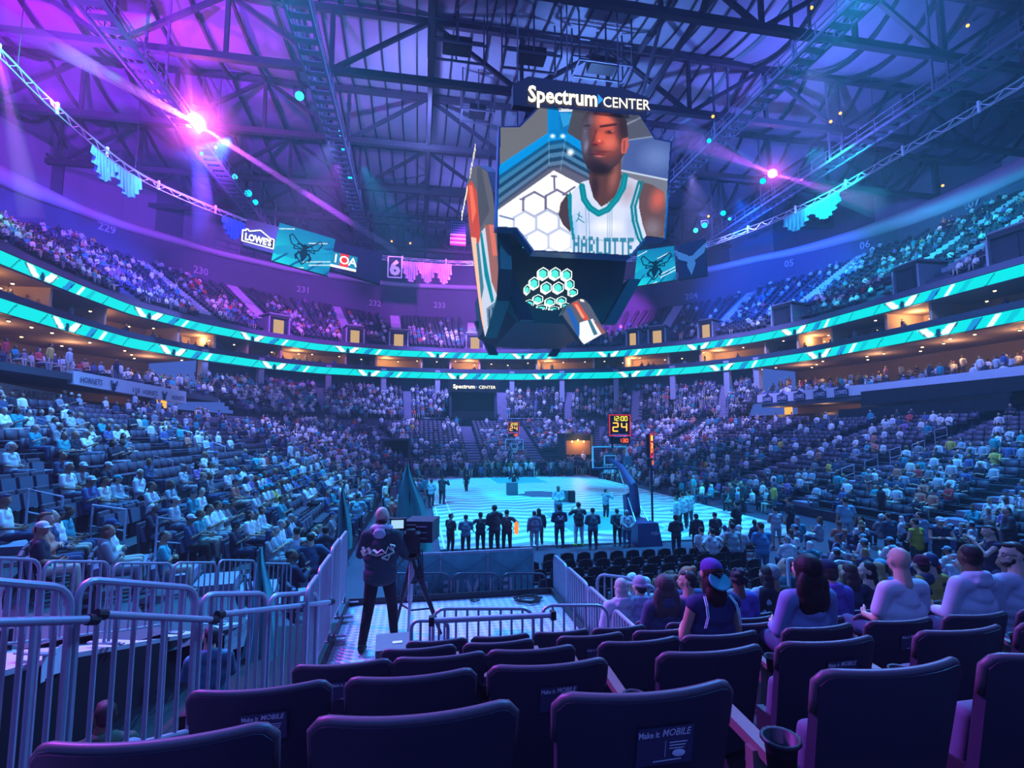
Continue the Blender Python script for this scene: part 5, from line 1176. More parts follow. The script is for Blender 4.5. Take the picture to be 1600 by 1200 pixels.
NEARX[4] = [.2, .79, 1.38, 1.97, 2.75, 3.4, 4.1, 4.75, 5.4, 6.05]
for n in range(5, 10): NEARX[n] = list(np.arange(2.8, 1.44 * ROWY(n) + 1.0, .62))
STICK = {(0, 2), (1, 0), (1, 2), (1, 4), (2, 0), (2, 2), (2, 4), (3, 0), (3, 2), (4, 2), (2, 6), (4, 5), (3, 5)}
NSEAT = [0]
for n in range(0, 10):
    for i, x in enumerate(NEARX[n]):
        st = (n, i) in STICK; lab = 'dark padded arena seat seen from behind, %s row from us, %s from its left end' % (ORD[n], ORD[i])
        if st: lab = 'dark seat back with a phone ordering sticker, %s row, %s from its left end' % (ORD[n], ORD[i])
        r = thing('arena_chair', lab, 'seat', (x, ROWY(n) + .26, ROWZ(n)), rnd.uniform(-.02, .02), 'near end arena seats'); NSEAT[0] += 1
        link('backrest', SB_, r); link('edge_trim', SR_, r); link('seat_pan', SP_, r); link('stand', SL_, r)
        nx = NEARX[n][i + 1] if i + 1 < len(NEARX[n]) else x + .62
        if nx - x > .66 or i + 1 == len(NEARX[n]) or n > 1:
            a = link('armrest', SA_, r, loc=((nx - x) / 2, 0, 0)); c_ = link('cup_holder', SC_, a, loc=(0, -.30, .70))
        if st: link('sticker', DEC, r)
# ------------------------------------------------------------------ every seat of the bowl as a place, then the crowd
PL = []   # x, y, z, angle (facing direction), region, row, index
def in_cut(x, y):
    if y < 12.5 and x > -5.9 + .27 * (y - 7): return True
    if y < 9.5 and x > -9 and x < 3: return True
    return False
def row_places(k, t, z, region, pitch=.58):
    R = BR + t; pieces = [('A', cLx, cNy, -PI / 2 - .35, -PI), ('S', (BX0 - t, cNy), (BX0 - t, cFy), PI), ('A', cLx, cFy, PI, PI / 2), ('S', (cLx, BY1 + t), (cRx, BY1 + t), PI / 2), ('A', cRx, cFy, PI / 2, 0), ('S', (BX1 + t, cFy), (BX1 + t, cNy), 0), ('A', cRx, cNy, 0, -PI / 2)]
    for pc in pieces:
        if pc[0] == 'A':
            _, cx, cyy, a0, a1 = pc; L = R * abs(a1 - a0); m = int(L / pitch)
            for i in range(m):
                a = a0 + (a1 - a0) * (i + .5) / m
                if any(u[0] == 'C' and u[1] == cx and u[2] == cyy and abs(math.remainder(a - u[3], 2 * PI)) * R < .95 for u in LA): continue
                PL.append((cx + R * math.cos(a), cyy + R * math.sin(a), z, a, region, k, i))
        else:
            _, p, q, a = pc; L = math.hypot(q[0] - p[0], q[1] - p[1]); m = int(L / pitch)
            for i in range(m):
                x, y = p[0] + (q[0] - p[0]) * (i + .5) / m, p[1] + (q[1] - p[1]) * (i + .5) / m
                key = {PI: 'L', 0: 'R', PI / 2: 'F'}[a]; c_ = x if key == 'F' else y
                if any(u[0] == key and abs(u[1] - c_) < (1.05 if key == 'F' else .85) for u in LA): continue
                if key == 'F' and k < 6 and (-3 < x < .0 or 14.3 < x < 18.2) and k < 6: continue
                PL.append((x, y, z, a, region, k, i))
for k in range(NROW): row_places(k, TROW[k], ZROW[k], 'lower')
PL = [p for p in PL if not in_cut(p[0], p[1])]
for k in range(N2):
    for s in np.arange(RS[i0b], RS[i1b], .6):
        i = int(np.searchsorted(RS, s)); t = -INN[i] + (INN[i] + 1.2) * (k + .5) / N2; p, a = rat(s, t, Z2 + .42 * k); px = proj(p)[0]
        if 700 < px < 778 and k < 8: continue
        if any(abs(px - q) < 7 for q in (500, 636, 706, 783, 885, 990, 1130)): continue
        PL.append((p.x, p.y, p.z, a, 'middle', k, 0))
for k in range(NU):
    for s in np.arange(RS[0] + 20, RS[-1] - 18, .62):
        i = min(int(np.searchsorted(RS, s)), len(RB) - 1); t = .25 + TM[i] * (k + .5) / NU
        if t > TM[i] * .98: continue
        p, a = rat(s, t, ZUB + SL * TM[i] * k / NU)
        if any(abs(RS[min(j, len(RS) - 1)] - s) * (1 + t / 45) < 1.1 for j in UA): continue
        if t < 3.4 and any(abs(q - s) < 1.7 for q in VOM): continue
        PL.append((p.x, p.y, p.z, a, 'upper', k, 0))
# cull what the frame cannot show (with a margin for a step aside)
def vis(p):
    q = proj((p[0], p[1], p[2] + .6)); return q[2] > 1 and -110 < q[0] < 1710 and -60 < q[1] < 1260
PL = [p for p in PL if vis(p)]
def seat_tpl(): 
    mb = MB(); mb.box((0, -.24, .60), (.50, .06, .46), 0, .12); mb.box((0, -.02, .43), (.46, .42, .07)); return mb
def tri(mb):
    f = []
    for q in mb.f:
        for i in range(1, len(q) - 1): f.append((q[0], q[i], q[i + 1]))
    return np.array(mb.v, float), np.array(f, int)
def scatter(tpls, places, name, m, cols=None):
    """merge template copies: places rows = x, y, z, rz, scale, template; cols: per place array (palette entries per vertex class)"""
    VV, FF, CC = [], [], []; off = 0
    for t, (v, f, cls) in enumerate(tpls):
        sel = [i for i, p in enumerate(places) if p[5] == t]
        if not sel: continue
        P = np.array([places[i][:5] for i in sel]); c, s = np.cos(P[:, 3]), np.sin(P[:, 3]); sc_ = P[:, 4]
        X = (v[None, :, 0] * c[:, None] - v[None, :, 1] * s[:, None]) * sc_[:, None] + P[:, 0:1]; Y = (v[None, :, 0] * s[:, None] + v[None, :, 1] * c[:, None]) * sc_[:, None] + P[:, 1:2]; Z = v[None, :, 2] * sc_[:, None] + P[:, 2:3]
        V = np.stack([X, Y, Z], -1).reshape(-1, 3); Ff = (f[None] + (np.arange(len(sel)) * len(v))[:, None, None]).reshape(-1, 3) + off
        VV.append(V); FF.append(Ff); off += len(V)
        if cols is not None: CC.append(np.array(cols)[sel][:, cls].reshape(-1, 3))
    return big_mesh(name, np.concatenate(VV), np.concatenate(FF), m, np.concatenate(CC) if cols is not None else None, smooth=cols is not None)
SIDE = lambda p: ('left stand' if p[3] > PI * .75 or p[3] < -PI / 2 else 'right stand' if abs(p[3]) < PI * .25 else 'far end stand' if p[3] > 0 else 'near right corner stand')
dist = lambda p: math.hypot(p[0], p[1], p[2] - EYE)
low = sorted([p for p in PL if p[4] == 'lower'], key=dist)
NI = 300 - NSEAT[0] - 78
ind_seats = low[:max(NI, 60)]; indset = set(id(p) for p in ind_seats)
sm = MB(); 
def simple_seat():
    mb = MB(); mb.box((0, -.24, .60), (.50, .07, .48), 0, .12); o = mb.build('t', [SEATM]); bv = o.modifiers.new('b', 'BEVEL'); bv.width = .03; bv.segments = 2; b = evald(o); b.name = 'backrest'; bpy.data.objects.remove(o)
    mb = MB(); mb.box((0, -.14, .56), (.46, .08, .36), 0, .2); p = mb.mesh('seat_pan', [PADM]); mb = MB(); mb.box((0, -.16, .2), (.36, .06, .4)); q = mb.mesh('stand', [DARKST]); return b, p, q
SEAT2 = mat('seat_back_grey', (.075, .07, .10), .6, 0, .12, 6)
bb, pp_, qq = simple_seat(); bb.materials[0] = SEAT2
for p in ind_seats:
    lab = 'dark grey flip-up seat in the %s row of the %s' % (ORD[p[5]], SIDE(p)); r = link('flip_up_chair', None, None, lab, 'seat', 'flip-up seats in the ' + SIDE(p), None, (p[0], p[1], p[2]), p[3] + PI / 2)
    link('backrest', bb, r); link('seat_pan', pp_, r); link('stand', qq, r)
v, f = tri(seat_tpl()); rest = [(p[0], p[1], p[2], p[3] + PI / 2, 1., 0) for p in PL if id(p) not in indset and p[4] != 'loge']
link('distant_seating', scatter([(v, f, np.zeros(len(v), int))], rest, 'distant_seating', mat('distant_seat', (.06, .055, .085), .6, 0, .1, 1)), None, 'rows of dark seats filling the farther stands and the upper bowl', 'seats', None, 'stuff')
# crowd templates (low): 0 skin 1 hair 2 top 3 legs
def low_person(pose, arms, hairk, turn=0.):
    J = skel(pose, arms, turn); mb = MB(); cls = []
    def add(fn, c): n = len(mb.v); fn(); cls.extend([c] * (len(mb.v) - n))
    h = J['head']; R = Matrix.Rotation(turn, 3, 'Z')
    add(lambda: mb.ell(h, (.078, .09, .115), 8, 6), 0); add(lambda: mb.ell(h + R @ V3((0, -.025, .03)), (.088, .092, .095), 8, 5), 1)
    if hairk: add(lambda: mb.ell(h + R @ V3((0, -.06, -.10)), (.09, .05, .14), 6, 5), 1)
    add(lambda: mb.cap(J['hip'] + V3((0, 0, .02)), .165, J['chest'] + V3((0, 0, .06)), .175, 8), 2); add(lambda: mb.cap(J['sh', -1], .07, J['sh', 1], .07, 6), 2)
    for s in (-1, 1):
        add(lambda: mb.cap(J['sh', s], .065, J['el', s], .05, 5), 2); add(lambda: mb.cap(J['el', s], .045, J['wr', s], .035, 5), 0)
        add(lambda: mb.cap(J['hj', s], .095, J['kn', s], .07, 5), 3); add(lambda: mb.cap(J['kn', s], .065, J['an', s], .05, 5), 3)
    v, f = tri(mb); return v, f, np.array(cls)
LOWT = [low_person('sit', 'lap', 0), low_person('sit', 'phone', 0, .4), low_person('sit', 'crossed', 1, -.4), low_person('sit', 'lap', 1, .2), low_person('stand', 'down', 0), low_person('stand', 'front', 1)]
TOPS = [(.80, .80, .82), (.85, .85, .85), (.62, .66, .72), (.5, .55, .6), (.72, .70, .66), (.03, .03, .05), (.05, .07, .14), (.02, .30, .36), (.04, .38, .42), (.25, .25, .28), (.30, .16, .42), (.10, .13, .30), (.6, .06, .07), (.62, .22, .16), (.65, .45, .10), (.35, .42, .5)]
TW = [11, 9, 10, 9, 6, 16, 13, 8, 5, 10, 3, 8, 3, 3, 1, 8]
HAIRC = [(.02, .015, .012), (.05, .03, .02), (.12, .07, .035), (.32, .22, .10), (.3, .3, .3), (.7, .7, .72), (.03, .05, .12)]
TN = ['white', 'bright white', 'pale grey', 'grey', 'cream', 'black', 'navy', 'teal', 'bright teal', 'charcoal', 'purple', 'dark blue', 'red', 'salmon', 'mustard', 'slate blue']
def person_cols(r_):
    sk = np.array(r_.choice(SKT)); hr = np.array(r_.choice(HAIRC)); ti = r_.choices(range(len(TOPS)), TW)[0]; lg = r_.choice([(.03, .04, .08), (.05, .07, .14), (.02, .02, .02), (.25, .25, .28), (.12, .14, .2), (.45, .4, .33)])
    return sk, hr, np.array(TOPS[ti]), np.array(lg), ti
def occ(p):
    q = proj(p[:3]); x, y = q[0], q[1]
    if p[4] == 'upper':
        f = p[5] / NU
        if x < 330: return .50 * (1 - .35 * f)
        if x < 560: return .38 if f < .62 else .08
        if x < 780: return .34 if f < .5 else .04
        if x < 1010: return .25 if f < .5 else .03
        if x < 1150: return .35 if f < .35 else .03
        if x < 1280: return .25
        return .38 if (math.sin(p[0] * .5) + math.sin(p[1] * .7 + p[5] * .4)) > -.3 else .15
    if p[4] == 'middle': return .62 if x < 700 or x > 900 else .45
    d = dist(p)
    if abs(p[3] - PI / 2) < .9:  # far
        if 655 < x < 760 and 660 < y < 705: return .14
        return .66 if p[5] < 5 else .52
    n = math.sin(p[0] * .9 + 1) + math.sin(p[1] * .55 + p[0] * .3)
    if x < 700: 
        if y > 775: return .74 if n > -.4 else .2
        if x < 440 and y > 660: return .52 if n > .1 else .16
        return .72 if n > -.9 else .4
    if p[5] > 12 and x > 1200: return .28 if n > 0 else .10
    return .72 if y > 765 or x < 1120 else (.42 if n > 0 else .13)
cr = random.Random(11); crowd, ccol, near = [], [], []
for p in PL:
    if cr.random() > occ(p): continue
    near.append(p)
near.sort(key=dist)
NP = 150
sitv = [('lap', 0.), ('phone', .4), ('crossed', -.4), ('lap', -.8), ('phone', 0.), ('lap', .5)]; hv = ['short', 'crop', 'long', 'ponytail', 'cap', 'short', 'bun', 'long', 'cap', 'curly']; hn = {'short': 'short hair', 'crop': 'cropped hair', 'long': 'long hair', 'ponytail': 'a ponytail', 'cap': 'a cap', 'bun': 'a hair bun', 'curly': 'curly hair', 'blond': 'long hair'}
topn = {'tee': 't-shirt', 'hoodie': 'hoodie', 'long': 'top'}
def seated(p, r_, what):
    arms, tn = r_.choice(sitv); hk = r_.choice(hv); tp = r_.choice(['tee', 'hoodie', 'tee']); sk, hr, tc_, lg, ti = person_cols(r_)
    hc = tuple(hr)
    if hk == 'cap': hc = r_.choice([(.02, .3, .36), (.6, .6, .62), (.03, .03, .05), (.03, .06, .16)])
    return figure('sit', arms, tp, hk, tn, 0., col={'skin': tuple(sk), 'hair': hc, 'top': tuple(tc_), 'legs': tuple(lg)}, loc=(p[0], p[1], p[2]), rz=p[3] + PI / 2, scale=r_.uniform(.94, 1.03), label='%s %s fan with %s, %s' % (TN[ti], topn[tp], hn[hk], what), group='seated spectators')
cnt = {}
for p in near[:NP]:
    kk = (SIDE(p), p[5]); cnt[kk] = cnt.get(kk, 0) + 1
    seated(p, cr, '%s in row %s of %s' % (ORD[min(cnt[kk] - 1, 29)], ORD[p[5]], SIDE(p)))
for p in near[NP:]:
    sk, hr, tc_, lg, ti = person_cols(cr); st = cr.random() < .05; crowd.append((p[0], p[1], p[2], p[3] + PI / 2 + cr.uniform(-.25, .25), cr.uniform(.93, 1.05), cr.choice([4, 5]) if st else cr.choice([0, 1, 2, 3]))); ccol.append([sk, hr, tc_, lg])
# loge terraces, suites and people standing round the far floor
for (a, b, l0, lw) in ((0, i0b, -7.2, 2.2), (i1b, len(RB) - 1, -4.3, 1.7)):
    for k in range(6):
        for s in np.arange(RS[a], RS[b], .8):
            if cr.random() < .5: continue
            p, an = rat(s, l0 + lw * k + .9, 7.9 + .36 * k); sk, hr, tc_, lg, ti = person_cols(cr)
            if vis(p): crowd.append((p.x, p.y, p.z, an + PI / 2, 1, cr.choice([0, 1, 2, 3, 0, 4]))); ccol.append([sk, hr, tc_, lg])
for s in np.arange(s0, s1, .75):
    if cr.random() < .55: continue
    p, an = rat(s, cr.choice([1.5, 2.2]), 13.32); sk, hr, tc_, lg, ti = person_cols(cr); crowd.append((p.x, p.y, p.z, an + PI / 2, 1, cr.choice([0, 1, 2, 4]))); ccol.append([sk, hr, tc_ * .5, lg])
for k in range(170):
    x = cr.uniform(BX0 + .5, BX1 - .5); y = cr.choice([cr.uniform(52.6, 53.4), cr.uniform(53.6, 54.4)]); sk, hr, tc_, lg, ti = person_cols(cr); crowd.append((x, y, 0, cr.uniform(-.6, .6) + (PI if cr.random() < .6 else 0), 1, cr.choice([4, 5, 4, 0]))); ccol.append([sk, hr, tc_ * cr.choice([.15, .4, .9]), lg])
for k in range(120):
    sd = cr.choice([-1, 1, 1]); x = cr.uniform(-2.2, .5) if sd < 0 else cr.uniform(18.2, 21.2); y = cr.uniform(24 if sd < 0 else 26, 50); sk, hr, tc_, lg, ti = person_cols(cr); st = cr.random() < .3
    crowd.append((x, y, 0, (-PI / 2 if sd < 0 else PI / 2) + cr.uniform(-.4, .4), 1, cr.choice([4, 5]) if st else cr.choice([0, 1, 2, 3]))); ccol.append([sk, hr, tc_, lg])
link('distant_crowd', scatter(LOWT, crowd, 'distant_crowd', attr_mat('crowd_cloth'), ccol), None, 'the crowd filling the farther rows, terraces and upper bowl', 'crowd', None, 'stuff')
print('SEATS', len(PL), 'CROWD', len(crowd), 'near', NP, 'seats ind', NSEAT[0], len(ind_seats))
# ------------------------------------------------------------------ helpers on the stands
def stand_h(x, y):
    qx = max(BX0 + BR - x, 0, x - (BX1 - BR)); qy = max(BY0 + BR - y, 0, y - (BY1 - BR)); t = math.hypot(qx, qy) - BR
    if t < TROW[0] - .45: return 0.
    k = min(NROW - 1, int((t - TROW[0] + .45) / TREAD)); return ZROW[k]
def onstand(px, py, h):
    d = ray(px, py); s = 4.
    while s < 90:
        p = _cam + d * s
        if p[2] <= stand_h(p[0], p[1]) + h: return Vector(p)
        s += .05
    return Vector(_cam + d * 30)
def online(px, py, A, B):
    """where the view ray through a pixel meets the upright plane over the line A-B"""
    A = Vector((A[0], A[1], 0)); n = Vector((B[1] - A[1], -(B[0] - A[0]), 0)); d = Vector(ray(px, py)); o = Vector((0, 0, EYE)); return o + d * ((A - o).dot(n) / d.dot(n))
GALV = mat('galvanised_tube', (.36, .38, .46), .42, .3, .12, 20); DKFR = mat('black_painted_tube', (.05, .06, .09), .45, .3)
def barricade(a, b, h, label, nb=7, r=.022, m=None, group='crowd barriers', rb=.013):
    """steel crowd barrier: a, b top corners (left, right), h height; frame, bars, feet"""
    m = m or GALV; a = V3(a); b = V3(b); base = V3((a.x, a.y, a.z - h)); A, B = a - base, b - base; U = (B - A); L = U.length; u = U / L; dn = V3((0, 0, -1)); c = min(.12, L * .2)
    t = thing('crowd_barrier', label, 'barrier', base, 0, group)
    P = [A + dn * h]; P += [A + dn * (c + (h - c) * .02)]
    for k in range(5): q = PI / 2 * k / 4; P.append(A + u * (c - c * math.cos(q)) + dn * (c - c * math.sin(q)))
    for k in range(5): q = PI / 2 * k / 4; P.append(B - u * (c - c * math.sin(q)) + dn * (c - c * math.cos(q)))
    P += [B + dn * h]; mb = MB(); mb.tube(P, r, 8); mb.tube([A + dn * (h - .14), B + dn * (h - .14)], r * .9, 8); mb.build('frame', m, t, smooth=True)
    for k in range(nb):
        p = A + u * L * (k + 1) / (nb + 1); mb = MB(); mb.tube([p, p + dn * (h - .14)], rb, 6); mb.build('upright_bar', m, t, smooth=True)
    for p in (A, B): mb = MB(); q = V3((-u.y, u.x, 0)).normalized(); mb.bar(p + dn * h - q * .22, p + dn * h + q * .22, .05, .02); mb.build('foot', m, t)
    return t
# near left fence (steps down with the stair beside us)
F1 = ((-2.33, 3.37), (-1.15, 6.27))
for k, (p, q) in enumerate((((-75, 903), (112, 919)), ((124, 905), (307, 919)), ((315, 929), (417, 927)), ((422, 930), (496, 926)))):
    barricade(online(*p, *F1), online(*q, *F1), 1.25, 'near steel barrier at the left, %s one from the picture edge' % ORD[k] if False else ['steel barrier cut by the left edge, nearest of the front fence', 'largest steel barrier of the front fence on the left', 'steel barrier of the front fence where the pipe rail dips behind seats', 'steel barrier of the front fence touching the camera platform'][k], (6, 6, 6, 6)[k], .024, rb=.016)
for k, (p, q) in enumerate((((-70, 970), (133, 965)), ((146, 957), (324, 966)), ((333, 958), (509, 939)))):
    a, b = online(*p, *F1), online(*q, *F1); a.x += .07; b.x += .07; a.y -= .05; b.y -= .05; r = thing('pipe_rail', ['pipe handrail cut by the left edge before the front fence', 'middle pipe handrail before the front fence', 'right pipe handrail ending at the camera platform'][k], 'rail', a, 0, 'pipe rails'); mb = MB(); mb.tube([(0, 0, 0), b - a], .026, 10); mb.build('tube', GALV, r, smooth=True)
    for e in (V3((0, 0, 0)), b - a): mb = MB(); u = (b - a).normalized() * .035; mb.tube([e - u, e + u], .034, 10); mb.build('coupler', BLACK, r)
    mb = MB(); mb.tube([(b - a) * .5, (b - a) * .5 + V3((0, 0, -1.0))], .018, 8); mb.build('post', GALV, r)
# second fence and its magenta-lit walkway
F2 = ((-4.25, 7.4), (-3.05, 11.7))
for k, (p, q) in enumerate((((-48, 870), (63, 875)), ((70, 877), (171, 878)), ((178, 880), (268, 880)), ((273, 879), (338, 879)), ((342, 875), (399, 876)), ((405, 880), (455, 881)))):
    barricade(online(*p, *F2), online(*q, *F2), 1.05, 'steel barrier of the rear fence on the left walkway, %s from the left' % ORD[k], 6, .02)
WALKM = mat('walkway_deck', (.50, .42, .50), .6, 0, .15, 4); SKIRT = mat('black_skirt', (.010, .008, .014), .9)
a = [(-5.2, 4.0, 2.55), (-4.25, 7.3, 2.02), (-3.65, 9.5, 1.42), (-3.0, 11.8, .85)]
mb = MB()
for p, q in zip(a, a[1:]):
    o_ = V3((-1.5, .4, 0)); P = [V3(p), V3(q), V3(q) + o_, V3(p) + o_]; mb.add(P + [v + V3((0, 0, -.12)) for v in P], [(0, 1, 2, 3), (7, 6, 5, 4), (0, 4, 5, 1), (1, 5, 6, 2), (2, 6, 7, 3), (3, 7, 4, 0)])
mb.build('floor_walkway', WALKM, kind='structure')
mb = MB(); mb.grid([[V3(p) + V3((.04, -.02, -.05)) for p in a], [V3((p[0] + .04, p[1] - .02, 0)) for p in a]]); mb.build('wall_walkway_skirt', SKIRT, kind='structure')
for k, (px, py, w, h) in enumerate(((79, 1034, .22, .30), (92, 1028, .11, .32), (62, 1045, .05, .30))):
    p = online(px, py, (-5.16, 4.0), (-4.2, 7.3)); p.x += .04; mb = MB(); mb.box((0, 0, 0), (.01, w, h), -.28, .0); mb.build('paper_notice', mat('paper', (.75, .8, .85), .8), label=['blue lit paper sheet taped to the black walkway skirt', 'narrow paper sheet beside the larger notice on the skirt', 'sliver of paper at the left of the taped notices'][k], cat='paper', loc=p)
mb = MB(); mb.add([(-6.5, -.5, 2.62), (-2.5, -.5, 2.62), (-2.45, 2.5, 2.62), (-5.6, 2.3, 2.62)], [(0, 1, 2, 3)]); mb.add([(-2.45, 2.5, 2.62), (-5.6, 2.3, 2.62), (-5.6, 2.3, 0), (-2.45, 2.5, 0)], [(0, 1, 2, 3)]); mb.build('floor_landing', WALKM, kind='structure')
mb = MB(); mb.box((-3.0, 7.2, .40), (5.0, 8.4, .80)); mb.build('floor_pit', SKIRT, kind='structure')
# row decks under the nearest seats to the left of the block
mb = MB()
for n in range(0, 4): mb.box((-.2, ROWY(n) + .1, (ROWZ(n)) / 2), (3.6 if n < 3 else 1.2, .87, ROWZ(n) - .01))
mb.build('stand_terrace_front', CONC, kind='structure')
# camera platform
def tread_mat():
    m, nt, out = nodes_mat('tread_plate'); N = nt.nodes.new; L = nt.links.new; b = N('ShaderNodeBsdfPrincipled'); b.inputs['Roughness'].default_value = .5
    tc = N('ShaderNodeTexCoord'); mp = N('ShaderNodeMapping'); mp.inputs['Rotation'].default_value = (0, 0, .785); ck = N('ShaderNodeTexChecker'); ck.inputs['Scale'].default_value = 13; ck.inputs[1].default_value = (.55, .5, .58, 1); ck.inputs[2].default_value = (.34, .32, .40, 1)
    L(tc.outputs['Object'], mp.inputs[0]); L(mp.outputs[0], ck.inputs[0]); L(ck.outputs[0], b.inputs['Base Color']); L(b.outputs[0], out.inputs[0]); return m
PZ = 1.87; mb = MB(); mb.box((.63, 7.2, PZ - .03), (3.42, 3.66, .06)); mb.build('floor_camera_platform', tread_mat(), kind='structure')
mb = MB(); mb.box((.63, 7.2, (PZ - .08) / 2), (3.36, 3.6, PZ - .08)); mb.build('wall_platform_skirt', SKIRT, kind='structure')
mb = MB(); mb.box((-1.08, 7.2, PZ + .04), (.03, 3.7, .12)); mb.box((2.34, 7.2, PZ + .04), (.03, 3.7, .12)); mb.box((.63, 9.04, PZ + .04), (3.45, .03, .12)); mb.build('trim_toe_board', DARKST, kind='structure')
for k, (y0, y1, z) in enumerate(((5.95, 6.55, 3.03), (6.6, 7.45, 3.06), (7.5, 8.25, 3.11), (8.3, 9.0, 3.08))): barricade((-1.14, y0, z), (-1.14, y1, z), 1.15, 'barrier on the left side of the camera platform, %s from our end' % ORD[k], 8, .022, rb=.016)
for k, (y0, y1) in enumerate(((5.45, 6.2), (6.23, 7.15), (7.18, 8.2), (8.24, 9.03))): barricade((2.40, y1, 2.54), (2.40, y0, 2.54), 1.05, 'barrier on the right side of the camera platform, %s from our end' % ORD[k], 8, .022, rb=.016)
for k, (p, q) in enumerate(((610, 702), (708, 779), (785, 853))): barricade(ony(p, 896, 9.12), ony(q, 896, 9.12), .95, 'dark barrier across the far edge of the camera platform, %s from the left' % ORD[k], 6, .018, DKFR)
for k, (p, q, yy, Y) in enumerate(((677, 833, 951, 5.35), (846, 949, 946, 5.4), (643, 700, 970, 5.15))): barricade(ony(p, yy, Y), ony(q, yy, Y), .98, ['wide low barrier across the near edge of the camera platform', 'right low barrier across the near edge of the camera platform', 'low barrier beside the equipment case, nearest the seats'][k], (8, 5, 3)[k], .018)
a, b = ony(674, 970, 5.05), ony(864, 961, 5.05); r = thing('pipe_rail', 'pipe rail across the near edge of the camera platform behind seats', 'rail', a); mb = MB(); mb.tube([(0, 0, 0), b - a], .026, 10); mb.build('tube', GALV, r, smooth=True)
for e in (V3((0, 0, 0)), b - a): mb = MB(); mb.box(e, (.05, .07, .08)); mb.build('coupler', BLACK, r)
barricade((2.62, 7.4, 2.62), (3.05, 7.1, 2.62), 1.05, 'short barrier right of the platform beside the blond woman', 4, .022); barricade((2.62, 6.55, 2.74), (3.0, 6.3, 2.74), 1.2, 'tallest barrier right of the platform before the spectators', 4, .024)
# banner cloth beyond the platform with reversed letters
CLOTHB = mat('banner_cloth', (.12, .50, .50), .85, 0, .2, 3); a, b = ony(612, 861, 9.75), ony(832, 856, 9.75)
r = thing('banner_barrier', 'pale blue cloth banner on poles beyond the camera platform', 'banner', (a.x, 9.75, 0)); w = b.x - a.x; mb = MB(); nx = 36
mb.grid([[(w * i / nx, .03 * math.sin(i * 1.3 + j) + (.05 if j else 0), 2.47 + .02 * math.sin(i) - j * .20) for i in range(nx + 1)] for j in range(8)]); mb.build('cloth', CLOTHB, r, smooth='all')
mb = MB(); mb.bar((0, 0, 2.47), (w, 0, 2.49), .04)
mb.build('top_pole', GALV, r)
for i in range(4): mb = MB(); mb.bar((w * i / 3.02 + .02, -.03, .3), (w * i / 3.02 + .02, -.03, 2.47), .03); mb.build('pole', GALV, r)
mb = MB()
for i in range(3): mb.bar((w * i / 3, -.05, 2.4), (w * (i + 1) / 3, -.05, 1.85), .022, .012); mb.bar((w * i / 3, -.05, 1.85), (w * (i + 1) / 3, -.05, 2.4), .022, .012)
mb.build('cross_straps', mat('strap_teal', (.08, .2, .28), .8), r)
mb = MB()
for px, ch in ((702, 'E'), (716, 'I'), (738, 'V'), (768, 'I'), (792, 'E'), (660, 'E')): p = ony(px, 932, 9.70); text_mb(mb, ch, (p.x - a.x, -.07, 1.68), (-1, 0, 0) if ch == 'E' else (1, 0, 0), (0, 0, 1), .46, 0, bold=.03)
mb.build('lettering', mat('pale_letters', (.62, .70, .75), .8), r)
# cameraman, camera and tripod
px, Y = 592, 7.25; p = ony(px, 985, Y)
cm = figure('stride', 'tripod', 'hoodie', 'bald', -.35, .02, True, False, {'skin': (.55, .36, .29), 'top': (.03, .055, .065), 'legs': (.01, .01, .014), 'shoes': (.01, .01, .01), 'hair': (.06, .05, .05)}, (p.x, Y, PZ), -.15, 1.03, 'balding cameraman in a dark jacket with a pale hood on the platform', wide=1.12)
h = link('hair', hair_mesh('bald', True), cm, color=(.03, .02, .02)); Jc = skel('stride', 'tripod', -.35, .02); h.location = Jc['head'] - V3((0, 0, .02)); h.scale = (1.12, 1.1, 1.3)
mb = MB(); nk = Jc['neck']
for q in range(9): a_ = PI * (.9 + q / 6.8); mb.ell(nk + V3((.105 * math.cos(a_), .01 + .09 * math.sin(a_), -.0 + .02 * abs(math.sin(a_)))), (.045, .045, .045), 10, 8)
mb.ell(nk + V3((0, -.13, -.05)), (.09, .035, .065), 12, 8); hd = link('hood', blob(mb, .014, 4, 'hood', [CLOTH]), cm, color=(.42, .42, .50))
mb = MB(); y_ = -.205
for pts in (((-.16, 1.37), (-.13, 1.30), (-.10, 1.36), (-.07, 1.29), (-.04, 1.34), (0, 1.30), (.04, 1.34), (.08, 1.29), (.10, 1.37), (.14, 1.33), (.17, 1.38), (.12, 1.40), (.16, 1.30), (.04, 1.24), (.10, 1.21), (.12, 1.27)), ((-.17, 1.33), (-.14, 1.26), (-.10, 1.30), (0, 1.27), (.06, 1.29))):
    for a_, b_ in zip(pts, pts[1:]): mb.bar((a_[0] * 1.25, y_ + .02 + abs(a_[0]) * .25, a_[1] - .08), (b_[0] * 1.25, y_ + .02 + abs(b_[0]) * .25, b_[1] - .08), .06, .009)
mb.build('script_lettering', mat('script_white', (.75, .75, .6), .7), cm)
c = ony(644, 842, 7.55); T = thing('tripod', 'studio camera tripod on the platform with one dark leg splayed right', 'tripod', (c.x, 7.55, PZ)); hz = ony(644, 868, 7.55).z - PZ
mb = MB(); mb.lathe([(.09, hz - .05), (.12, hz), (.05, hz + .05)], (0, 0, 0), 14); mb.build('head', BLACK, T)
for k, (dx, dy) in enumerate(((.42, -.05), (-.03, -.10), (-.22, .3))):
    mb = MB(); mb.tube([(0, 0, hz - .05), (dx * .55, dy * .55, hz * .45)], .035, 8); mb.tube([(dx * .5, dy * .5, hz * .48), (dx, dy, .02)], .022, 8); mb.tube([(dx * .12 + .04, dy * .2, hz - .15), (dx * .95, dy * .95, .12)], .012, 6); mb.build('leg', STEEL if k == 1 else DARKST, T, smooth=True)
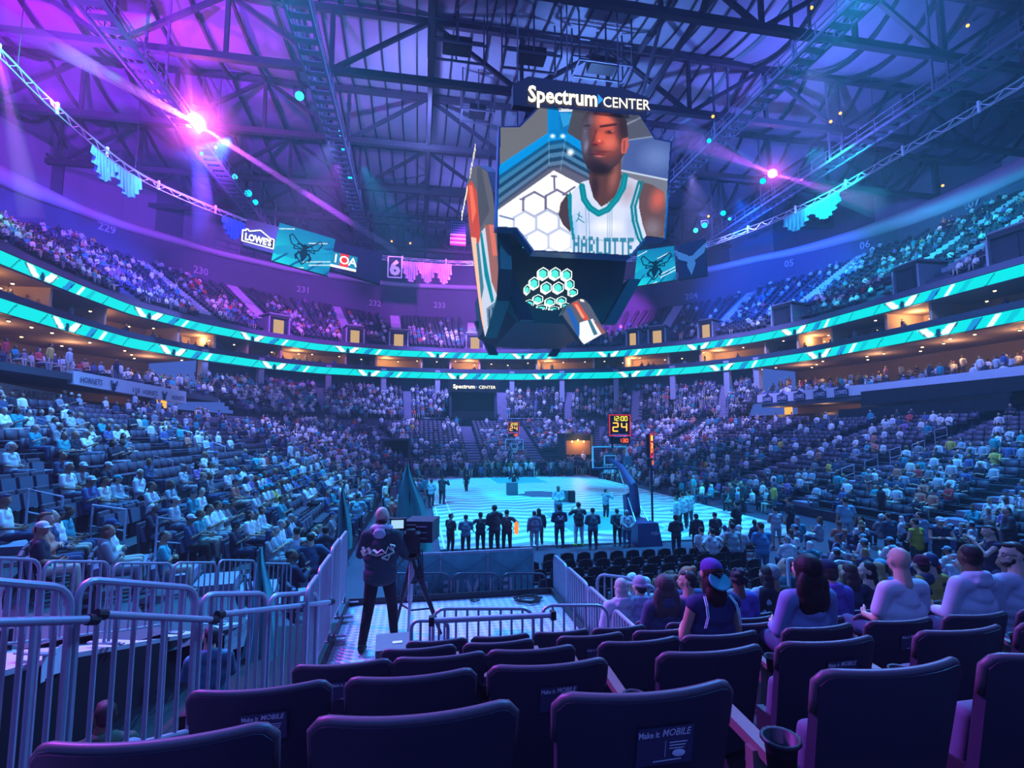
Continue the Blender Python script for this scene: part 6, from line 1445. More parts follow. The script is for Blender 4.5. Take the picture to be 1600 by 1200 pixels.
mb = MB(); mb.tube([(0, 0, .35), (.28, -.03, .37)], .012, 6); mb.tube([(0, 0, .35), (-.14, .2, .37)], .012, 6); mb.build('spreader', DARKST, T)
CM = thing('television_camera', 'large television camera with a big boxed lens on the tripod', 'camera', (c.x, 7.55, PZ + hz)); 
mb = MB(); mb.box((.0, .0, .20), (.22, .42, .26)); mb.box((-.02, -.12, .36), (.12, .3, .08)); mb.build('body', BLACK, CM)
mb = MB(); mb.box((.14, .35, .30), (.42, .5, .30), -.25); mb.build('lens_box', mat('lens_box', (.03, .035, .05), .4), CM); mb = MB()
for k in range(3): mb.bar((.0, .08, .22 + k * .08), (.2, .04, .22 + k * .08), .012, .01)
mb.build('lens_box_print', mat('grey_print', (.3, .3, .36), .6), CM)
mb = MB(); mb.box((-.19, -.16, .47), (.22, .10, .16)); mb.box((-.05, -.1, .42), (.2, .04, .04)); mb.build('viewfinder', BLACK, CM); mb = MB(); mb.box((-.20, -.215, .475), (.165, .01, .11)); mb.build('viewfinder_screen', emis('viewfinder_screen', (.35, .6, .8), .9), CM)
mb = MB(); mb.tube([(.0, -.1, .1), (-.15, -.4, .0), (-.2, -.55, -.05)], .014, 8); mb.build('pan_handle', DARKST, CM)
for k in range(4): mb = MB(); mb.tube([(.05 + .03 * k, -.1, .1), (.10 + .02 * k, -.16, -.12 - .05 * k), (.02 * k, -.12, -.35)], .01, 6); mb.build('cable', BLACK, CM)
# equipment case, cables
p = ony(616, 1010, 5.75); r = thing('equipment_case', 'grey green metal equipment case standing before the cameraman', 'case', (p.x, 5.75, PZ), .06)
mb = MB(); mb.box((0, 0, .29), (.36, .42, .50)); mb.build('body', mat('case_olive', (.10, .12, .12), .5, .2), r); mb = MB(); mb.box((0, 0, .59), (.38, .44, .10)); mb.build('lid', mat('case_lid', (.16, .18, .19), .45, .3), r)
mb = MB(); mb.box((0, 0, .535), (.39, .45, .02)); [mb.box((s * .18, t * .21, .32), (.02, .02, .62)) for s in (-1, 1) for t in (-1, 1)]; mb.build('edge_rails', STEEL, r); mb = MB(); mb.box((.02, -.225, .55), (.07, .02, .07)); mb.build('latch', STEEL, r); mb = MB(); mb.box((0, 0, .02), (.34, .4, .04)); mb.build('base', BLACK, r); mb = MB(); mb.box((.03, -.05, .645), (.10, .06, .004)); mb.build('paper_label', mat('paper', (.75, .8, .85), .8), r)
mb = MB(); mb.tube([(-.35, 7.1, PZ + .015), (-.25, 6.9, PZ + .015), (-.2, 6.7, PZ + .015), (-.42, 6.3, PZ + .015), (-.60, 5.9, PZ + .015), (-.62, 5.5, PZ + .015)], .012, 6); mb.build('floor_cable', BLACK, label='black cable trailing over the platform from the tripod towards us', cat='cable')
for k, (px, py, R) in enumerate(((825, 936, .26), (742, 939, .10))):
    p = onz(px, py, PZ + .03); rr = random.Random(k + 5); mb = MB(); mb.tube([p + V3((R * rr.uniform(.4, 1) * math.cos(i * .9), R * rr.uniform(.4, .9) * math.sin(i * .9), .02 * rr.random())) for i in range(44 if k == 0 else 12)], .010, 5); mb.build('coiled_cable', BLACK, label=['heap of black cable on the far right of the platform', 'small curl of black cable on the platform floor'][k], cat='cable')
# tall cloth flags
def tall_flag(px, ytop, ybot, Y, wpx, label, col):
    a = ony(px, ytop, Y); b = ony(px, ybot, Y); w = wpx / F * Y; h = a.z - b.z; r = thing('tall_flag', label, 'flag', (a.x, Y, b.z)); mb = MB(); P = []
    for j in range(15):
        v = j / 14; wd = w * (1 - v) ** .75 * (.55 + .45 * min(1, (1 - v) * 3)) + .03; P.append([(wd * (-.5 + i / 12) + .06 * w * math.sin(v * 5), .10 * math.sin(i * 1.1 + v * 2) * (1 - v * .6), h * v) for i in range(13)])
    mb.grid(P); mb.build('cloth', mat(label[:9], col, .8, 0, .2, 4), r, smooth='all'); mb = MB(); mb.tube([(0, .05, 0), (0, .05, h + .05)], .012, 6); mb.build('pole', DARKST, r); return r
tall_flag(641, 724, 862, 10.6, 66, 'tall teal triangular flag behind the television camera', (.04, .34, .28)); tall_flag(411, 855, 1030, 7.4, 44, 'narrow teal cloth flag hanging between the two left fences', (.05, .50, .42)); tall_flag(537, 760, 858, 9.8, 26, 'narrow dark teal flag left of the cameraman', (.03, .28, .24))
# ------------------------------------------------------------------ baskets, clocks
SEG = {'0': 'abcdef', '1': 'bc', '2': 'abged', '3': 'abgcd', '4': 'fgbc', '5': 'afgcd', '9': 'abcfgd'}
def digit(mb, ch, x, z, w, h, y):
    t = w * .22; S = {'a': ((0, h), (w, h)), 'b': ((w, h), (w, h / 2)), 'c': ((w, h / 2), (w, 0)), 'd': ((0, 0), (w, 0)), 'e': ((0, 0), (0, h / 2)), 'f': ((0, h / 2), (0, h)), 'g': ((0, h / 2), (w, h / 2))}
    for s in SEG[ch]: (x0, z0), (x1, z1) = S[s]; mb.bar((x + x0, y, z + z0), (x + x1, y, z + z1), t, .01, (0, 1, 0))
YEL, RED = emis('led_yellow', (1, .75, .03), 1.6), emis('led_red', (1, .10, .02), 2.2)
def clock(parent, cx, y, z, w, h, rz=0, side=False):
    """shot clock: upper panel with game and shot time, caption, small timer below"""
    e = link('shot_clock', None, parent, loc=(cx, y, z), rz=rz); mb = MB(); mb.box((0, .09, h * .62), (w, .16, h * .72)); mb.box((0, .09, h * .09), (w * .95, .16, h * .24)); mb.build('housing', BLACK, e)
    mb = MB(); x = -w * .36
    for ch in '12': digit(mb, ch, x, h * .78, w * .11, h * .15, -.01); x += w * .18
    mb.box((x + .0, -.01, h * .82), (w * .03, .01, w * .03)); mb.box((x, -.01, h * .89), (w * .03, .01, w * .03)); x += w * .06
    for ch in '00': digit(mb, ch, x, h * .78, w * .11, h * .15, -.01); x += w * .18
    mb.build('game_time', YEL, e); mb = MB(); digit(mb, '2', -w * .34, h * .42, w * .24, h * .28, -.01); digit(mb, '4', w * .08, h * .42, w * .24, h * .28, -.01); mb.build('shot_time', emis('led_amber', (1, .35, .03), 2.), e)
    mb = MB(); x = -w * .05; digit(mb, '1', x, h * .03, w * .09, h * .12, -.01); digit(mb, '3', x + w * .16, h * .03, w * .10, h * .12, -.01); digit(mb, '0', x + w * .32, h * .03, w * .10, h * .12, -.01); mb.build('timeout_time', RED, e)
    mb = MB(); mb.box((0, .02, h * .62), (w * 1.0, .01, h * .012)); text_mb(mb, 'EXTENSIV', (0, -.01, h * .25), (1, 0, 0), (0, 0, 1), h * .09, 0, bold=.02, width=w * .8); mb.build('caption', emis('caption_blue', (.12, .16, .8), .8), e)
    mb = MB(); 
    for p, q in (((-w / 2, h * .26), (w / 2, h * .26)), ((-w / 2, h * .98), (w / 2, h * .98)), ((-w / 2, h * .26), (-w / 2, h * .98)), ((w / 2, h * .26), (w / 2, h * .98))): mb.bar((p[0], 0, p[1]), (q[0], 0, q[1]), .03, .03, (0, 1, 0))
    mb.build('red_edge', emis('led_edge', (.9, .02, .03), 1.), e); return e
GLASS = None
def glass_mat():
    m, nt, out = nodes_mat('backboard_glass'); N = nt.nodes.new; a = N('ShaderNodeBsdfTransparent'); a.inputs[0].default_value = (.75, .88, .95, 1); g = N('ShaderNodeBsdfGlossy'); g.inputs['Roughness'].default_value = .1; mx = N('ShaderNodeMixShader'); mx.inputs[0].default_value = .12; nt.links.new(a.outputs[0], mx.inputs[1]); nt.links.new(g.outputs[0], mx.inputs[2]); nt.links.new(mx.outputs[0], out.inputs[0]); return m
GLASS = glass_mat(); PADN = mat('navy_stand_pad', (.02, .025, .10), .5, 0, .1, 5); WHT = mat('white_paint', (.75, .78, .8), .5)
def hoop(y, sg, label, far):
    """sg = +1 when the board faces away from us (near end)"""
    r = thing('basketball_hoop', label, 'basketball hoop', (CX, y, 0)); mb = MB(); mb.box((0, 0, 3.43), (1.80, .03, 1.05)); mb.build('backboard_glass', GLASS, r)
    mb = MB()
    for p, q in (((-.9, 2.9), (.9, 2.9)), ((-.9, 3.96), (.9, 3.96)), ((-.9, 2.9), (-.9, 3.96)), ((.9, 2.9), (.9, 3.96))): mb.bar((p[0], 0, p[1]), (q[0], 0, q[1]), .07, .07, (0, 1, 0))
    for p, q in (((-.3, 3.07), (.3, 3.07)), ((-.3, 3.52), (.3, 3.52)), ((-.3, 3.07), (-.3, 3.52)), ((.3, 3.07), (.3, 3.52))): mb.bar((p[0], -.02, p[1]), (q[0], -.02, q[1]), .05, .04, (0, 1, 0))
    mb.build('board_frame', WHT, r); mb = MB(); mb.box((0, 0, 2.87), (1.86, .09, .09)); mb.build('edge_padding', PADN, r)
    mb = MB(); mb.tube([(.225 * math.cos(a), sg * .38 + .225 * math.sin(a), 3.05) for a in [2 * PI * i / 20 for i in range(20)]], .012, 6, True); mb.bar((0, 0, 3.03), (0, sg * .16, 3.03), .1, .03); mb.build('rim', mat('rim_orange', (.8, .15, .02), .5), r)
    mb = MB()
    for i in range(10):
        for s in (0, 1): a0 = 2 * PI * i / 10; a1 = a0 + (.6 if s else -.6); mb.tube([(.225 * math.cos(a0), sg * .38 + .225 * math.sin(a0), 3.04), (.12 * math.cos(a1), sg * .38 + .12 * math.sin(a1), 2.62)], .005, 4)
    mb.build('net', mat('net_white', (.8, .8, .8), .8), r)
    yb = -sg * 3.1; mb = MB(); mb.cap((0, yb * .98, 1.2), .20, (0, yb * .9, 2.3), .20, 12); mb.cap((0, yb * .9, 2.3), .2, (0, yb * .45, 3.05), .15, 12); mb.cap((0, yb * .45, 3.05), .14, (0, -sg * .1, 3.3), .10, 12)
    mb.build('arm_padding', PADN, r, smooth=True); mb = MB(); mb.box((0, yb * 1.1, .45), (1.1, 2.0, .9), 0, 0, 0, .82); mb.box((0, yb * .82, 1.1), (.62, .5, 1.6), 0, -sg * .25, 0, .8); mb.build('base_padding', PADN, r)
    mb = MB(); mb.tube([(-.3, yb * 1.2, .8), (0, yb * .35, 3.0)], .03, 6); mb.tube([(.3, yb * 1.2, .8), (0, yb * .35, 3.0)], .03, 6); mb.build('brace', STEEL, r)
    if not far:
        mb = MB(); text_mb(mb, 'NBA', (.25, yb * 1.1 - 1.02, .45), (1, 0, 0), (0, 0, 1), .22, 0); mb.box((.22, yb * .72, 1.75), (.22, .02, .24)); mb.build('pad_mark', WHT, r)
        mb = MB(); mb.box((.78, -.35, 3.28), (.36, .25, .42)); mb.build('camera_box', mat('grey_box', (.12, .13, .2), .5), r)
    return r
hp = hoop(24.7, 1, 'nearest basketball hoop on a padded navy stand, seen from behind', False)
mb = MB(); a = onz(1, 1, 9) ; clock(hp, ony(966, 650, 24.4).x - CX, -.5, 4.15, 1.08, 1.42)
mb = MB(); mb.bar((-.02, -.4, 3.9), (-.02, -.4, 4.6), .08); mb.build('clock_post', DARKST, hp)
sd = ony(1019, 727, 21.4); clock(hp, sd.x - CX, 21.4 - 24.7, sd.z - .02, .78, 1.42, 1.0); mb = MB(); mb.bar((sd.x - CX, 21.5 - 24.7, .5), (sd.x - CX, 21.5 - 24.7, sd.z + .8), .07); mb.build('side_clock_post', DARKST, hp)
hf = hoop(50.95, -1, 'far basketball hoop at the other end of the court', True); clock(hf, .0, .4, 4.25, 1.1, 1.45); mb = MB(); mb.bar((0, .5, 3.9), (0, .5, 4.5), .08); mb.build('clock_post', DARKST, hf)
# ------------------------------------------------------------------ folding chairs on the floor
FCM = mat('black_folding_chair', (.015, .015, .022), .35, 0, .1, 20, spec=.6)
def fchair():
    mb = MB(); P = []
    for j in range(5): P.append([(.23 * (-1 + i / 4) * (1 - .18 * (j / 4) ** 2), -.22 - .05 * (1 - (i / 4 - 1) ** 2) - .03 * j / 4, .52 + .34 * j / 4 - (.07 * abs(i / 4 - 1) ** 2.5 if j == 4 else 0)) for i in range(9)])
    mb.grid(P); mb.grid([[(p[0], p[1] + .035, p[2]) for p in r][::-1] for r in P]); mb.grid([P[4], [(p[0], p[1] + .035, p[2]) for p in P[4]]]); mb.grid([[r[0] for r in P], [(r[0][0], r[0][1] + .035, r[0][2]) for r in P]]); mb.grid([[r[-1] for r in P], [(r[-1][0], r[-1][1] + .035, r[-1][2]) for r in P]])
    b = mb.mesh('backrest', [FCM]); b.polygons.foreach_set('use_smooth', [True] * len(b.polygons)); b.set_sharp_from_angle(angle=.6)
    mb = MB(); mb.box((0, -.0, .44), (.42, .40, .06)); s = mb.mesh('seat', [FCM]); mb = MB()
    for x in (-.2, .2): mb.tube([(x, -.22, .84), (x, .18, .02)], .012, 5); mb.tube([(x, .14, .44), (x, -.24, .02)], .012, 5)
    return b, s, mb.mesh('folding_frame', [DKFR])
fb, fs, ff = fchair(); nfc = 0
def fold(x, y, rz, lab, g): 
    r = thing('folding_chair', lab, 'chair', (x, y, 0), rz, g); link('backrest', fb, r); link('seat', fs, r); link('folding_frame', ff, r); return r
for k, y in enumerate((16.5, 15.6, 14.7, 13.8, 12.9, 12.0)):
    for i, x in enumerate(np.arange(3.4 if k > 0 else 4.2, 10.2 + .3 * (k == 0), .56)):
        fold(x, y, rnd.uniform(-.03, .03), 'empty black folding chair in the %s floor row behind the near basket' % ORD[k], 'black folding chairs behind the near basket, %s row' % ORD[k]); nfc += 1
# ------------------------------------------------------------------ people on and round the floor
def stand_at(px, ytop, Y, arms, top, hair, cols, label, rz=0., pose='stand', turn=0., wide=1., z=0., fine=False, eyes=False, short=False, hmax=None):
    p = ony(px, ytop, Y); s = (p.z - z) / (1.80 if pose != 'sit' else 1.30); s = max(.86, min(1.12, s)); f = figure(pose, arms, top, hair, turn, 0., fine, short, cols, (p.x, Y, z), rz, s, label, wide=wide, eyes=eyes); f.scale = (s * 1.2, s * 1.15, s); return f
K = dict; D = (.03, .035, .05); NV = (.03, .05, .10); WH = (.7, .72, .75); LG = (.4, .44, .5)
def C_(top, legs=D, skin=1, hair=(.02, .015, .012)): return {'top': top, 'legs': legs, 'skin': SKT[skin], 'hair': hair}
STD = [
 (704, 812, 20.6, 'front', 'tee', 'short', C_(D), 'person in black tee turned right, leftmost of the standing baseline row', -.9, -.3), (728, 805, 20.2, 'front', 'tee', 'crop', C_((.14, .22, .30)), 'person in grey blue shirt, second in the standing baseline row', 0, 0), (751, 799, 20.4, 'hips', 'tee', 'cap', C_(D), 'officer in black with a cap, hands out at the hips on the baseline', .05, 0),
 (773, 787, 20.0, 'front', 'hoodie', 'crop', C_(D), 'tallest person in black in the baseline row', .3, 0), (792, 795, 20.3, 'hips', 'tee', 'short', C_(D), 'person in black standing beside the red glow on the baseline', -.1, 0), (835, 800, 20.6, 'down', 'hoodie', 'short', C_((.16, .2, .28), LG), 'person in a loose pale jacket with print, seen from behind on the baseline', 0, 0),
 (842, 793, 21.2, 'down', 'long', 'long', C_(D, skin=0), 'long haired person in dark clothes half behind the pale jacket', 0, 0), (874, 788, 20.8, 'front', 'hoodie', 'beanie', C_((.02, .03, .08), (.03, .04, .08)), 'person in navy hooded top with a white back emblem', 0, 0), (904, 783, 20.9, 'camera', 'tee', 'short', C_(D, (.5, .6, .65)), 'photographer in black with white trousers and bright shoes', 0, 0),
 (926, 792, 20.2, 'front', 'long', 'crop', C_((.06, .10, .14), (.03, .04, .07)), 'person in dark long sleeves standing alone right of the photographer', 0, 0), (964, 795, 20.6, 'behind', 'long', 'short', C_(D), 'person in black beside the pale shirted companion', 0, 0), (979, 797, 20.3, 'behind', 'long', 'crop', C_((.38, .45, .5), (.05, .09, .16), 3, (.4, .4, .4)), 'grey haired person in pale sweater with hands behind the back', .05, 0),
 (872, 758, 27.5, 'front', 'hoodie', 'crop', C_((.32, .42, .50), (.06, .1, .2), 3), 'person in pale grey hoodie standing on court near the centre circle', PI, 0), (946, 762, 27.0, 'camera', 'long', 'cap', C_((.25, .33, .38), D, 0, (.1, .12, .15)), 'camera operator on court in grey with yellow shoes', -1.2, 0), (984, 768, 26.0, 'front', 'long', 'cap', C_((.45, .5, .55), D, 1, (.02, .02, .03)), 'person in white sweatshirt and black cap on court left of the stand', PI * .8, 0),
 (729, 738, 41, 'down', 'tee', 'short', C_(D), 'dancer in black mid stride on the far left of the court', .4, 0), (803, 741, 40, 'hips', 'tee', 'short', C_(D), 'dancer in black with legs apart beside a box on court', -.3, 0), (674, 748, 33, 'front', 'tee', 'short', C_((.3, .42, .48)), 'pale shirted person at the left sideline of the court', -.6, 0), (691, 742, 34, 'camera', 'hoodie', 'cap', C_(D, hair=(.02, .02, .03)), 'dark clothed camera assistant at the left sideline', -.7, 0),
 (1056, 812, 18.6, 'front', 'hoodie', 'beanie', C_(D), 'hooded person in black right of the basket stand', 0, 0), (1088, 806, 18.8, 'down', 'hoodie', 'cap', C_(D, hair=(.02, .02, .02)), 'person in black with a cap behind two pale shirts', 0, 0), (1076, 764, 24, 'front', 'long', 'short', C_((.3, .4, .46), (.05, .08, .14)), 'left of two people in pale tops standing right of the stand', .2, 0), (1057, 773, 23, 'front', 'long', 'short', C_((.4, .5, .55), D), 'person in white leaning by the right edge of the basket stand', .9, 0),
 (1066, 767, 23.4, 'down', 'long', 'crop', C_((.42, .52, .56), D), 'right of two people in pale tops standing right of the stand', -.2, 0), (1096, 822, 16.2, 'down', 'tee', 'crop', C_((.55, .6, .62), D), 'person in white printed shirt, left of the embracing pair', 0, 0), (1113, 824, 15.8, 'hips', 'tee', 'short', C_((.6, .66, .7), D), 'person in white shirt with an arm round a neighbour', 0, 0), (1144, 815, 15.6, 'front', 'vest', 'short', C_((.30, .45, .46), D), 'person in a patterned pale green vest on the floor', 0, 0), (1154, 818, 15.8, 'front', 'tee', 'crop', C_((.5, .55, .6), D, 0, (.5, .5, .5)), 'white haired person turned sideways beside the patterned vest', -1, 0),
 (1189, 814, 15.0, 'front', 'tee', 'short', C_((.06, .27, .46), (.1, .2, .3)), 'large person in plain blue tee seen from behind on the floor', 0, 0), (1117, 800, 19, 'down', 'tee', 'short', C_(D), 'person in black tee by the right edge of the court', .1, 0), (1151, 782, 21, 'front', 'long', 'crop', C_(D), 'grey haired person in black near the right court corner', .3, 0), (1211, 790, 19, 'front', 'vest', 'short', C_((.4, .48, .52), (.4, .5, .55)), 'basketball fan in a long pale vest and shorts near the right corner', -.2, 0),
 (1143, 752, 27, 'down', 'long', 'short', C_(D), 'left person in black by the right side seats', 1, 0), (1160, 750, 27.4, 'down', 'hoodie', 'crop', C_(D), 'right person in black by the right side seats', 1.2, 0), (1388, 800, 16.5, 'front', 'long', 'crop', C_((.04, .09, .14), (.03, .07, .11)), 'person in long dark coat standing on the right floor', 0, 0), (1438, 798, 15.5, 'down', 'hoodie', 'crop', C_((.24, .38, .5), D), 'person in pale blue hoodie behind the yellow vest fan', .2, 0),
 (1430, 808, 14.6, 'front', 'vest', 'crop', C_((.42, .34, .04), (.02, .05, .05)), 'fan in a mustard yellow vest bending on the right floor', .1, 0), (1467, 800, 14.2, 'crossed', 'vest', 'cap', C_((.02, .03, .06), D, 1, (.45, .5, .6)), 'fan in pale cap and dark vest with forearms crossed', 2.6, 0), (1570, 742, 15.5, 'front', 'hoodie', 'crop', C_(D), 'tall person in black standing at the right edge below the seats', .9, 0), (1320, 770, 19, 'down', 'tee', 'short', C_((.2, .4, .5), LG), 'person in pale teal shirt standing in the right crowd', -.3, 0),
 (1233, 775, 20, 'down', 'tee', 'short', C_(D), 'person in black standing in the crowd right of the court corner', .5, 0), (456, 792, 13.0, 'phone', 'long', 'crop', C_((.02, .02, .05), D, 3), 'man in dark suit with raised hands left of the platform', -.9, -.5), (487, 802, 15, 'hips', 'tee', 'short', C_((.03, .07, .13), LG), 'person in dark blue tee standing left of the platform fence', .3, 0), (510, 796, 16, 'down', 'hoodie', 'short', C_(D), 'dark clothed person standing against the left platform fence', .1, 0), (465, 806, 16, 'down', 'tee', 'crop', C_((.4, .5, .6), LG), 'person in white shirt left of the platform behind the suited man', .2, 0),
 (560, 745, 24, 'phone', 'tee', 'short', C_((.2, .5, .55), D), 'fan in bright teal standing up in the left front rows', -.4, 0), (1548, 818, 9.0, 'camera', 'vest', 'short', C_((.02, .02, .06), (.15, .18, .25), 0, (.05, .025, .02)), 'man in dark gold trimmed vest raising a phone at the right', .9, .3)]
for k, (px, yt, Y, arms, top, hair, cols, lab, rz, turn) in enumerate(STD):
    zz = .9 if Y == 9.0 else 0.
    f_ = stand_at(px, yt, Y, arms, top, hair, cols, lab, rz, 'stride' if 'stride' in lab or 'legs apart' in lab else 'stand', turn, z=zz, wide=1.08 if 'large' in lab else 1., fine=(Y < 10), short='shorts' in lab)
    if 'bright shoes' in lab or 'yellow shoes' in lab or 'black cap on court' in lab:
        for c_ in f_.children:
            if c_.name.startswith('shoes'): c_.color = (.35, .8, .03, 1)
    if Y == 9.0: gm = f_
    if 'emblem' in lab:
        mb = MB()
        for s in (-1, 1): mb.bar((0, -.18, 1.20), (s * .10, -.185, 1.34), .04, .01, (0, 1, 0)); mb.bar((0, -.18, 1.26), (s * .05, -.18, 1.20), .03, .01, (0, 1, 0))
        mb.build('back_emblem', WHT, f_)
    if 'gold trimmed' in lab:
        mb = MB(); text_mb(mb, '00', (.0, -.175, 1.08), (1, 0, 0), (0, 0, 1), .22, 0, bold=.02); mb.build('back_number', mat('number_gold', (.45, .38, .22), .7), f_)
# floor seats to the right of the basket, mostly taken
fr = random.Random(5); ci = 0
for k, y in enumerate((18.2, 17.2, 16.2, 15.2, 14.2, 13.2, 12.2, 11.2)):
    for i, x in enumerate(np.arange(10.9, min(20.8, 1.5 * y), .95)):
        px_ = proj((x, y, 1.2))[0]
        if any(abs(px_ - s[0]) < 12 and abs(y - s[2]) < 1.0 for s in STD): continue
        if fr.random() < .68 and ci < 62:
            what = 'on the floor right of the basket, %s row, %s across' % (ORD[k], ORD[i]); arms, tn = fr.choice(sitv); hk = fr.choice(hv); tp = fr.choice(['tee', 'hoodie', 'tee']); sk, hr, tc_, lg, ti = person_cols(fr)
            figure('sit', arms, tp, hk, tn, 0., col={'skin': tuple(sk), 'hair': (.2, .4, .45) if hk == 'cap' else tuple(hr), 'top': tuple(tc_), 'legs': tuple(lg)}, loc=(x, y, 0), rz=fr.uniform(-.4, .5), scale=fr.uniform(.95, 1.04), label='%s fan %s' % (TN[ti], what), group='floor seat spectators'); ci += 1
        elif fr.random() < .5 and nfc < 78: fold(x, y, fr.uniform(-.1, .1), 'empty black folding chair right of the basket in the %s floor row' % ORD[k], 'black folding chairs right of the basket, %s row' % ORD[k]); nfc += 1
# ------------------------------------------------------------------ foreground spectators
def hero(px, ytop, n, top, hair, cols, label, turn=0., wide=1., arms='lap', rz=0., eyes=False, lean=0., dy=.28, short=False):
    Y = ROWY(n) + dy + .22; p = ony(px, ytop, Y); z = ROWZ(n); s = max(.9, min(1.14, (p.z - z) / 1.36)); f = figure('sit', arms, top, hair, turn, lean, n < 6, short, cols, (p.x, Y, z), rz, s, label, 'foreground spectators', wide, eyes); return f
def HC(top, hair=(.02, .014, .012), skin=1, **k): d = {'top': top, 'hair': hair, 'skin': SKT[skin], 'legs': (.05, .07, .14)}; d.update(k); return d
h1 = hero(1107, 892, 2, 'vest', 'capback', HC((.03, .035, .12), (.10, .05, .30), 1, under='long', hair2=(.03, .015, .012)), 'fan in backward purple cap with teal peak and striped navy vest', wide=1.02)
for c_ in h1.children:
    if c_.name.startswith('cap'):
        mb = MB(); mb.lathe([(.001, -.007), (.080, -.009), (.086, 0), (.080, .009), (.001, .007)], (0, -.135, -.035), 18, Matrix.Rotation(.85, 3, 'X') @ Matrix.Diagonal((1.1, 1.0, 1))); pk = mb.build('peak', mat('teal_peak', (.02, .42, .42), .7), c_, smooth=True)
        mb = MB(); mb.prism([(-.03, .016), (.03, .016), (.035, .03), (.02, .024), (-.02, .024), (-.035, .03)], .006, (0, -.128, .0), (1, 0, 0), (0, -.2, 1)); mb.prism([(-.014, .01), (.014, .01), (.012, -.014), (-.012, -.014)], .006, (0, -.128, .0), (1, 0, 0), (0, -.2, 1)); mb.build('badge', mat('badge_dark', (.01, .01, .02), .6), c_)
Jh = skel('sit', 'lap'); mb = MB()
for s in (-1, 1):
    for o in (0, .015): a_ = Jh['neck'] + V3((s * (.105 + o), -.05, -.015)); b_ = Jh['neck'] + V3((s * (.125 + o), -.115, -.07)); mb.tube([a_, b_, Jh['neck'] + V3((s * (.132 + o), -.14, -.15)), Jh['neck'] + V3((s * (.150 + o), -.125, -.24))], .0045, 5)
mb.build('vest_piping', mat('piping_white', (.6, .85, .85), .7), h1)
h2 = hero(1253, 900, 2, 'long', 'verylong', HC((.20, .25, .45), (.018, .010, .010), 0), 'woman with very long dark hair in a pale denim jacket', .15, dy=.26)
h3 = hero(1399, 873, 2, 'tee', None, HC((.62, .60, .68), skin=0), 'bald man in a white tee seen from behind', -.1, 1.22, dy=.34)
h4 = hero(1289, 884, 3, 'hoodie', 'cap', HC((.11, .07, .34), (.012, .015, .05), 1), 'person in navy cap and purple hoodie', .0, 1.05)
h5 = hero(1510, 880, 2, 'hoodie', 'crop', HC((.55, .55, .66), (.03, .02, .02), 3), 'man with cropped dark hair in a white hoodie', -.15, 1.12, dy=.34)
h6 = hero(1578, 886, 2, 'long', 'short', HC((.5, .5, .6), (.05, .025, .02), 0), 'bearded man in glasses looking left at the right edge', 1.25, 1.08, eyes=True, dy=.34)
R_ = Matrix.Rotation(1.25, 3, 'Z'); mb = MB(); hd_ = Jh['head']
for p_, r_ in (((0, .055, -.085), (.052, .045, .042)), ((.05, .02, -.06), (.022, .04, .045)), ((-.05, .02, -.06), (.022, .04, .045)), ((0, .098, -.052), (.026, .008, .006))): mb.ell(hd_ + R_ @ V3(p_), r_, 12, 8, R_)
bd = link('beard', blob(mb, .010, 2, 'beard', [HAIRM]), h6, color=(.05, .025, .02)); mb = MB()
for s in (-1, 1): mb.tube([hd_ + R_ @ V3((s * .034 + .024 * math.cos(a), .101, .0 + .018 * math.sin(a))) for a in [2 * PI * i / 14 for i in range(14)]], .003, 5, True); mb.tube([hd_ + R_ @ V3((s * .058, .098, .004)), hd_ + R_ @ V3((s * .082, .01, .004))], .003, 5)
mb.tube([hd_ + R_ @ V3((-.010, .103, .002)), hd_ + R_ @ V3((.010, .103, .002))], .003, 5); mb.build('glasses', BLACK, h6)
hero(968, 906, 5, 'hoodie', 'long', HC((.5, .5, .62), (.50, .40, .40), 0), 'blond woman beside the tall barrier end')
hero(1034, 903, 4, 'hoodie', 'verylong', HC((.06, .06, .14), (.10, .055, .06), 0), 'woman in grey knit hat and dark jacket with brown hair', dy=.2); hero(997, 912, 5, 'hoodie', 'beanie', HC((.35, .30, .5), (.45, .33, .48), 0), 'person in pale pink knit hat holding a phone', .3, arms='phone')
hero(1050, 896, 6, 'tee', 'bun', HC((.55, .6, .7), (.22, .12, .10), 0), 'person with a brown hair bun in white'); hero(1072, 918, 4, 'long', 'short', HC((.40, .16, .35), (.03, .02, .025), 1), 'person in pink shirt hand to face left of the backward cap', .9, arms='phone')
hero(1149, 890, 4, 'tee', 'curly', HC((.14, .08, .42), (.03, .02, .03), 3), 'curly haired woman in violet shirt behind the backward cap'); hero(1194, 882, 5, 'tee', 'long', HC((.55, .55, .66), (.06, .03, .03), 0), 'long brown haired woman in a white top'); hero(1224, 871, 6, 'hoodie', 'crop', HC((.03, .10, .14), (.10, .07, .07), 1), 'balding man in dark teal jacket looking left', .9)
hero(1322, 880, 4, 'long', 'long', HC((.05, .04, .10), (.07, .03, .03), 0), 'woman with auburn hair next to the navy cap'); hero(1350, 880, 4, 'long', 'long', HC((.03, .03, .06), (.03, .015, .02), 0), 'dark haired woman seen in profile facing left', 1.2, eyes=True)
hero(1434, 868, 5, 'hoodie', 'beanie', HC((.05, .06, .12), (.14, .01, .04), 1), 'person in a maroon knit hat past the bald man'); hero(1452, 874, 5, 'hoodie', 'beanie', HC((.04, .05, .1), (.45, .01, .02), 1), 'person in a bright red hat past the bald man'); hero(1372, 872, 6, 'tee', 'cap', HC((.08, .2, .5), (.1, .4, .55), 1), 'person in a pale blue cap left of the bald man', .2)
hero(1500, 868, 6, 'tee', 'cap', HC((.1, .3, .4), (.25, .45, .6), 1), 'person in a light blue cap right of the curved rail', .5)
hr_ = random.Random(21); used = [1107, 1253, 1399, 1289, 1510, 1578]
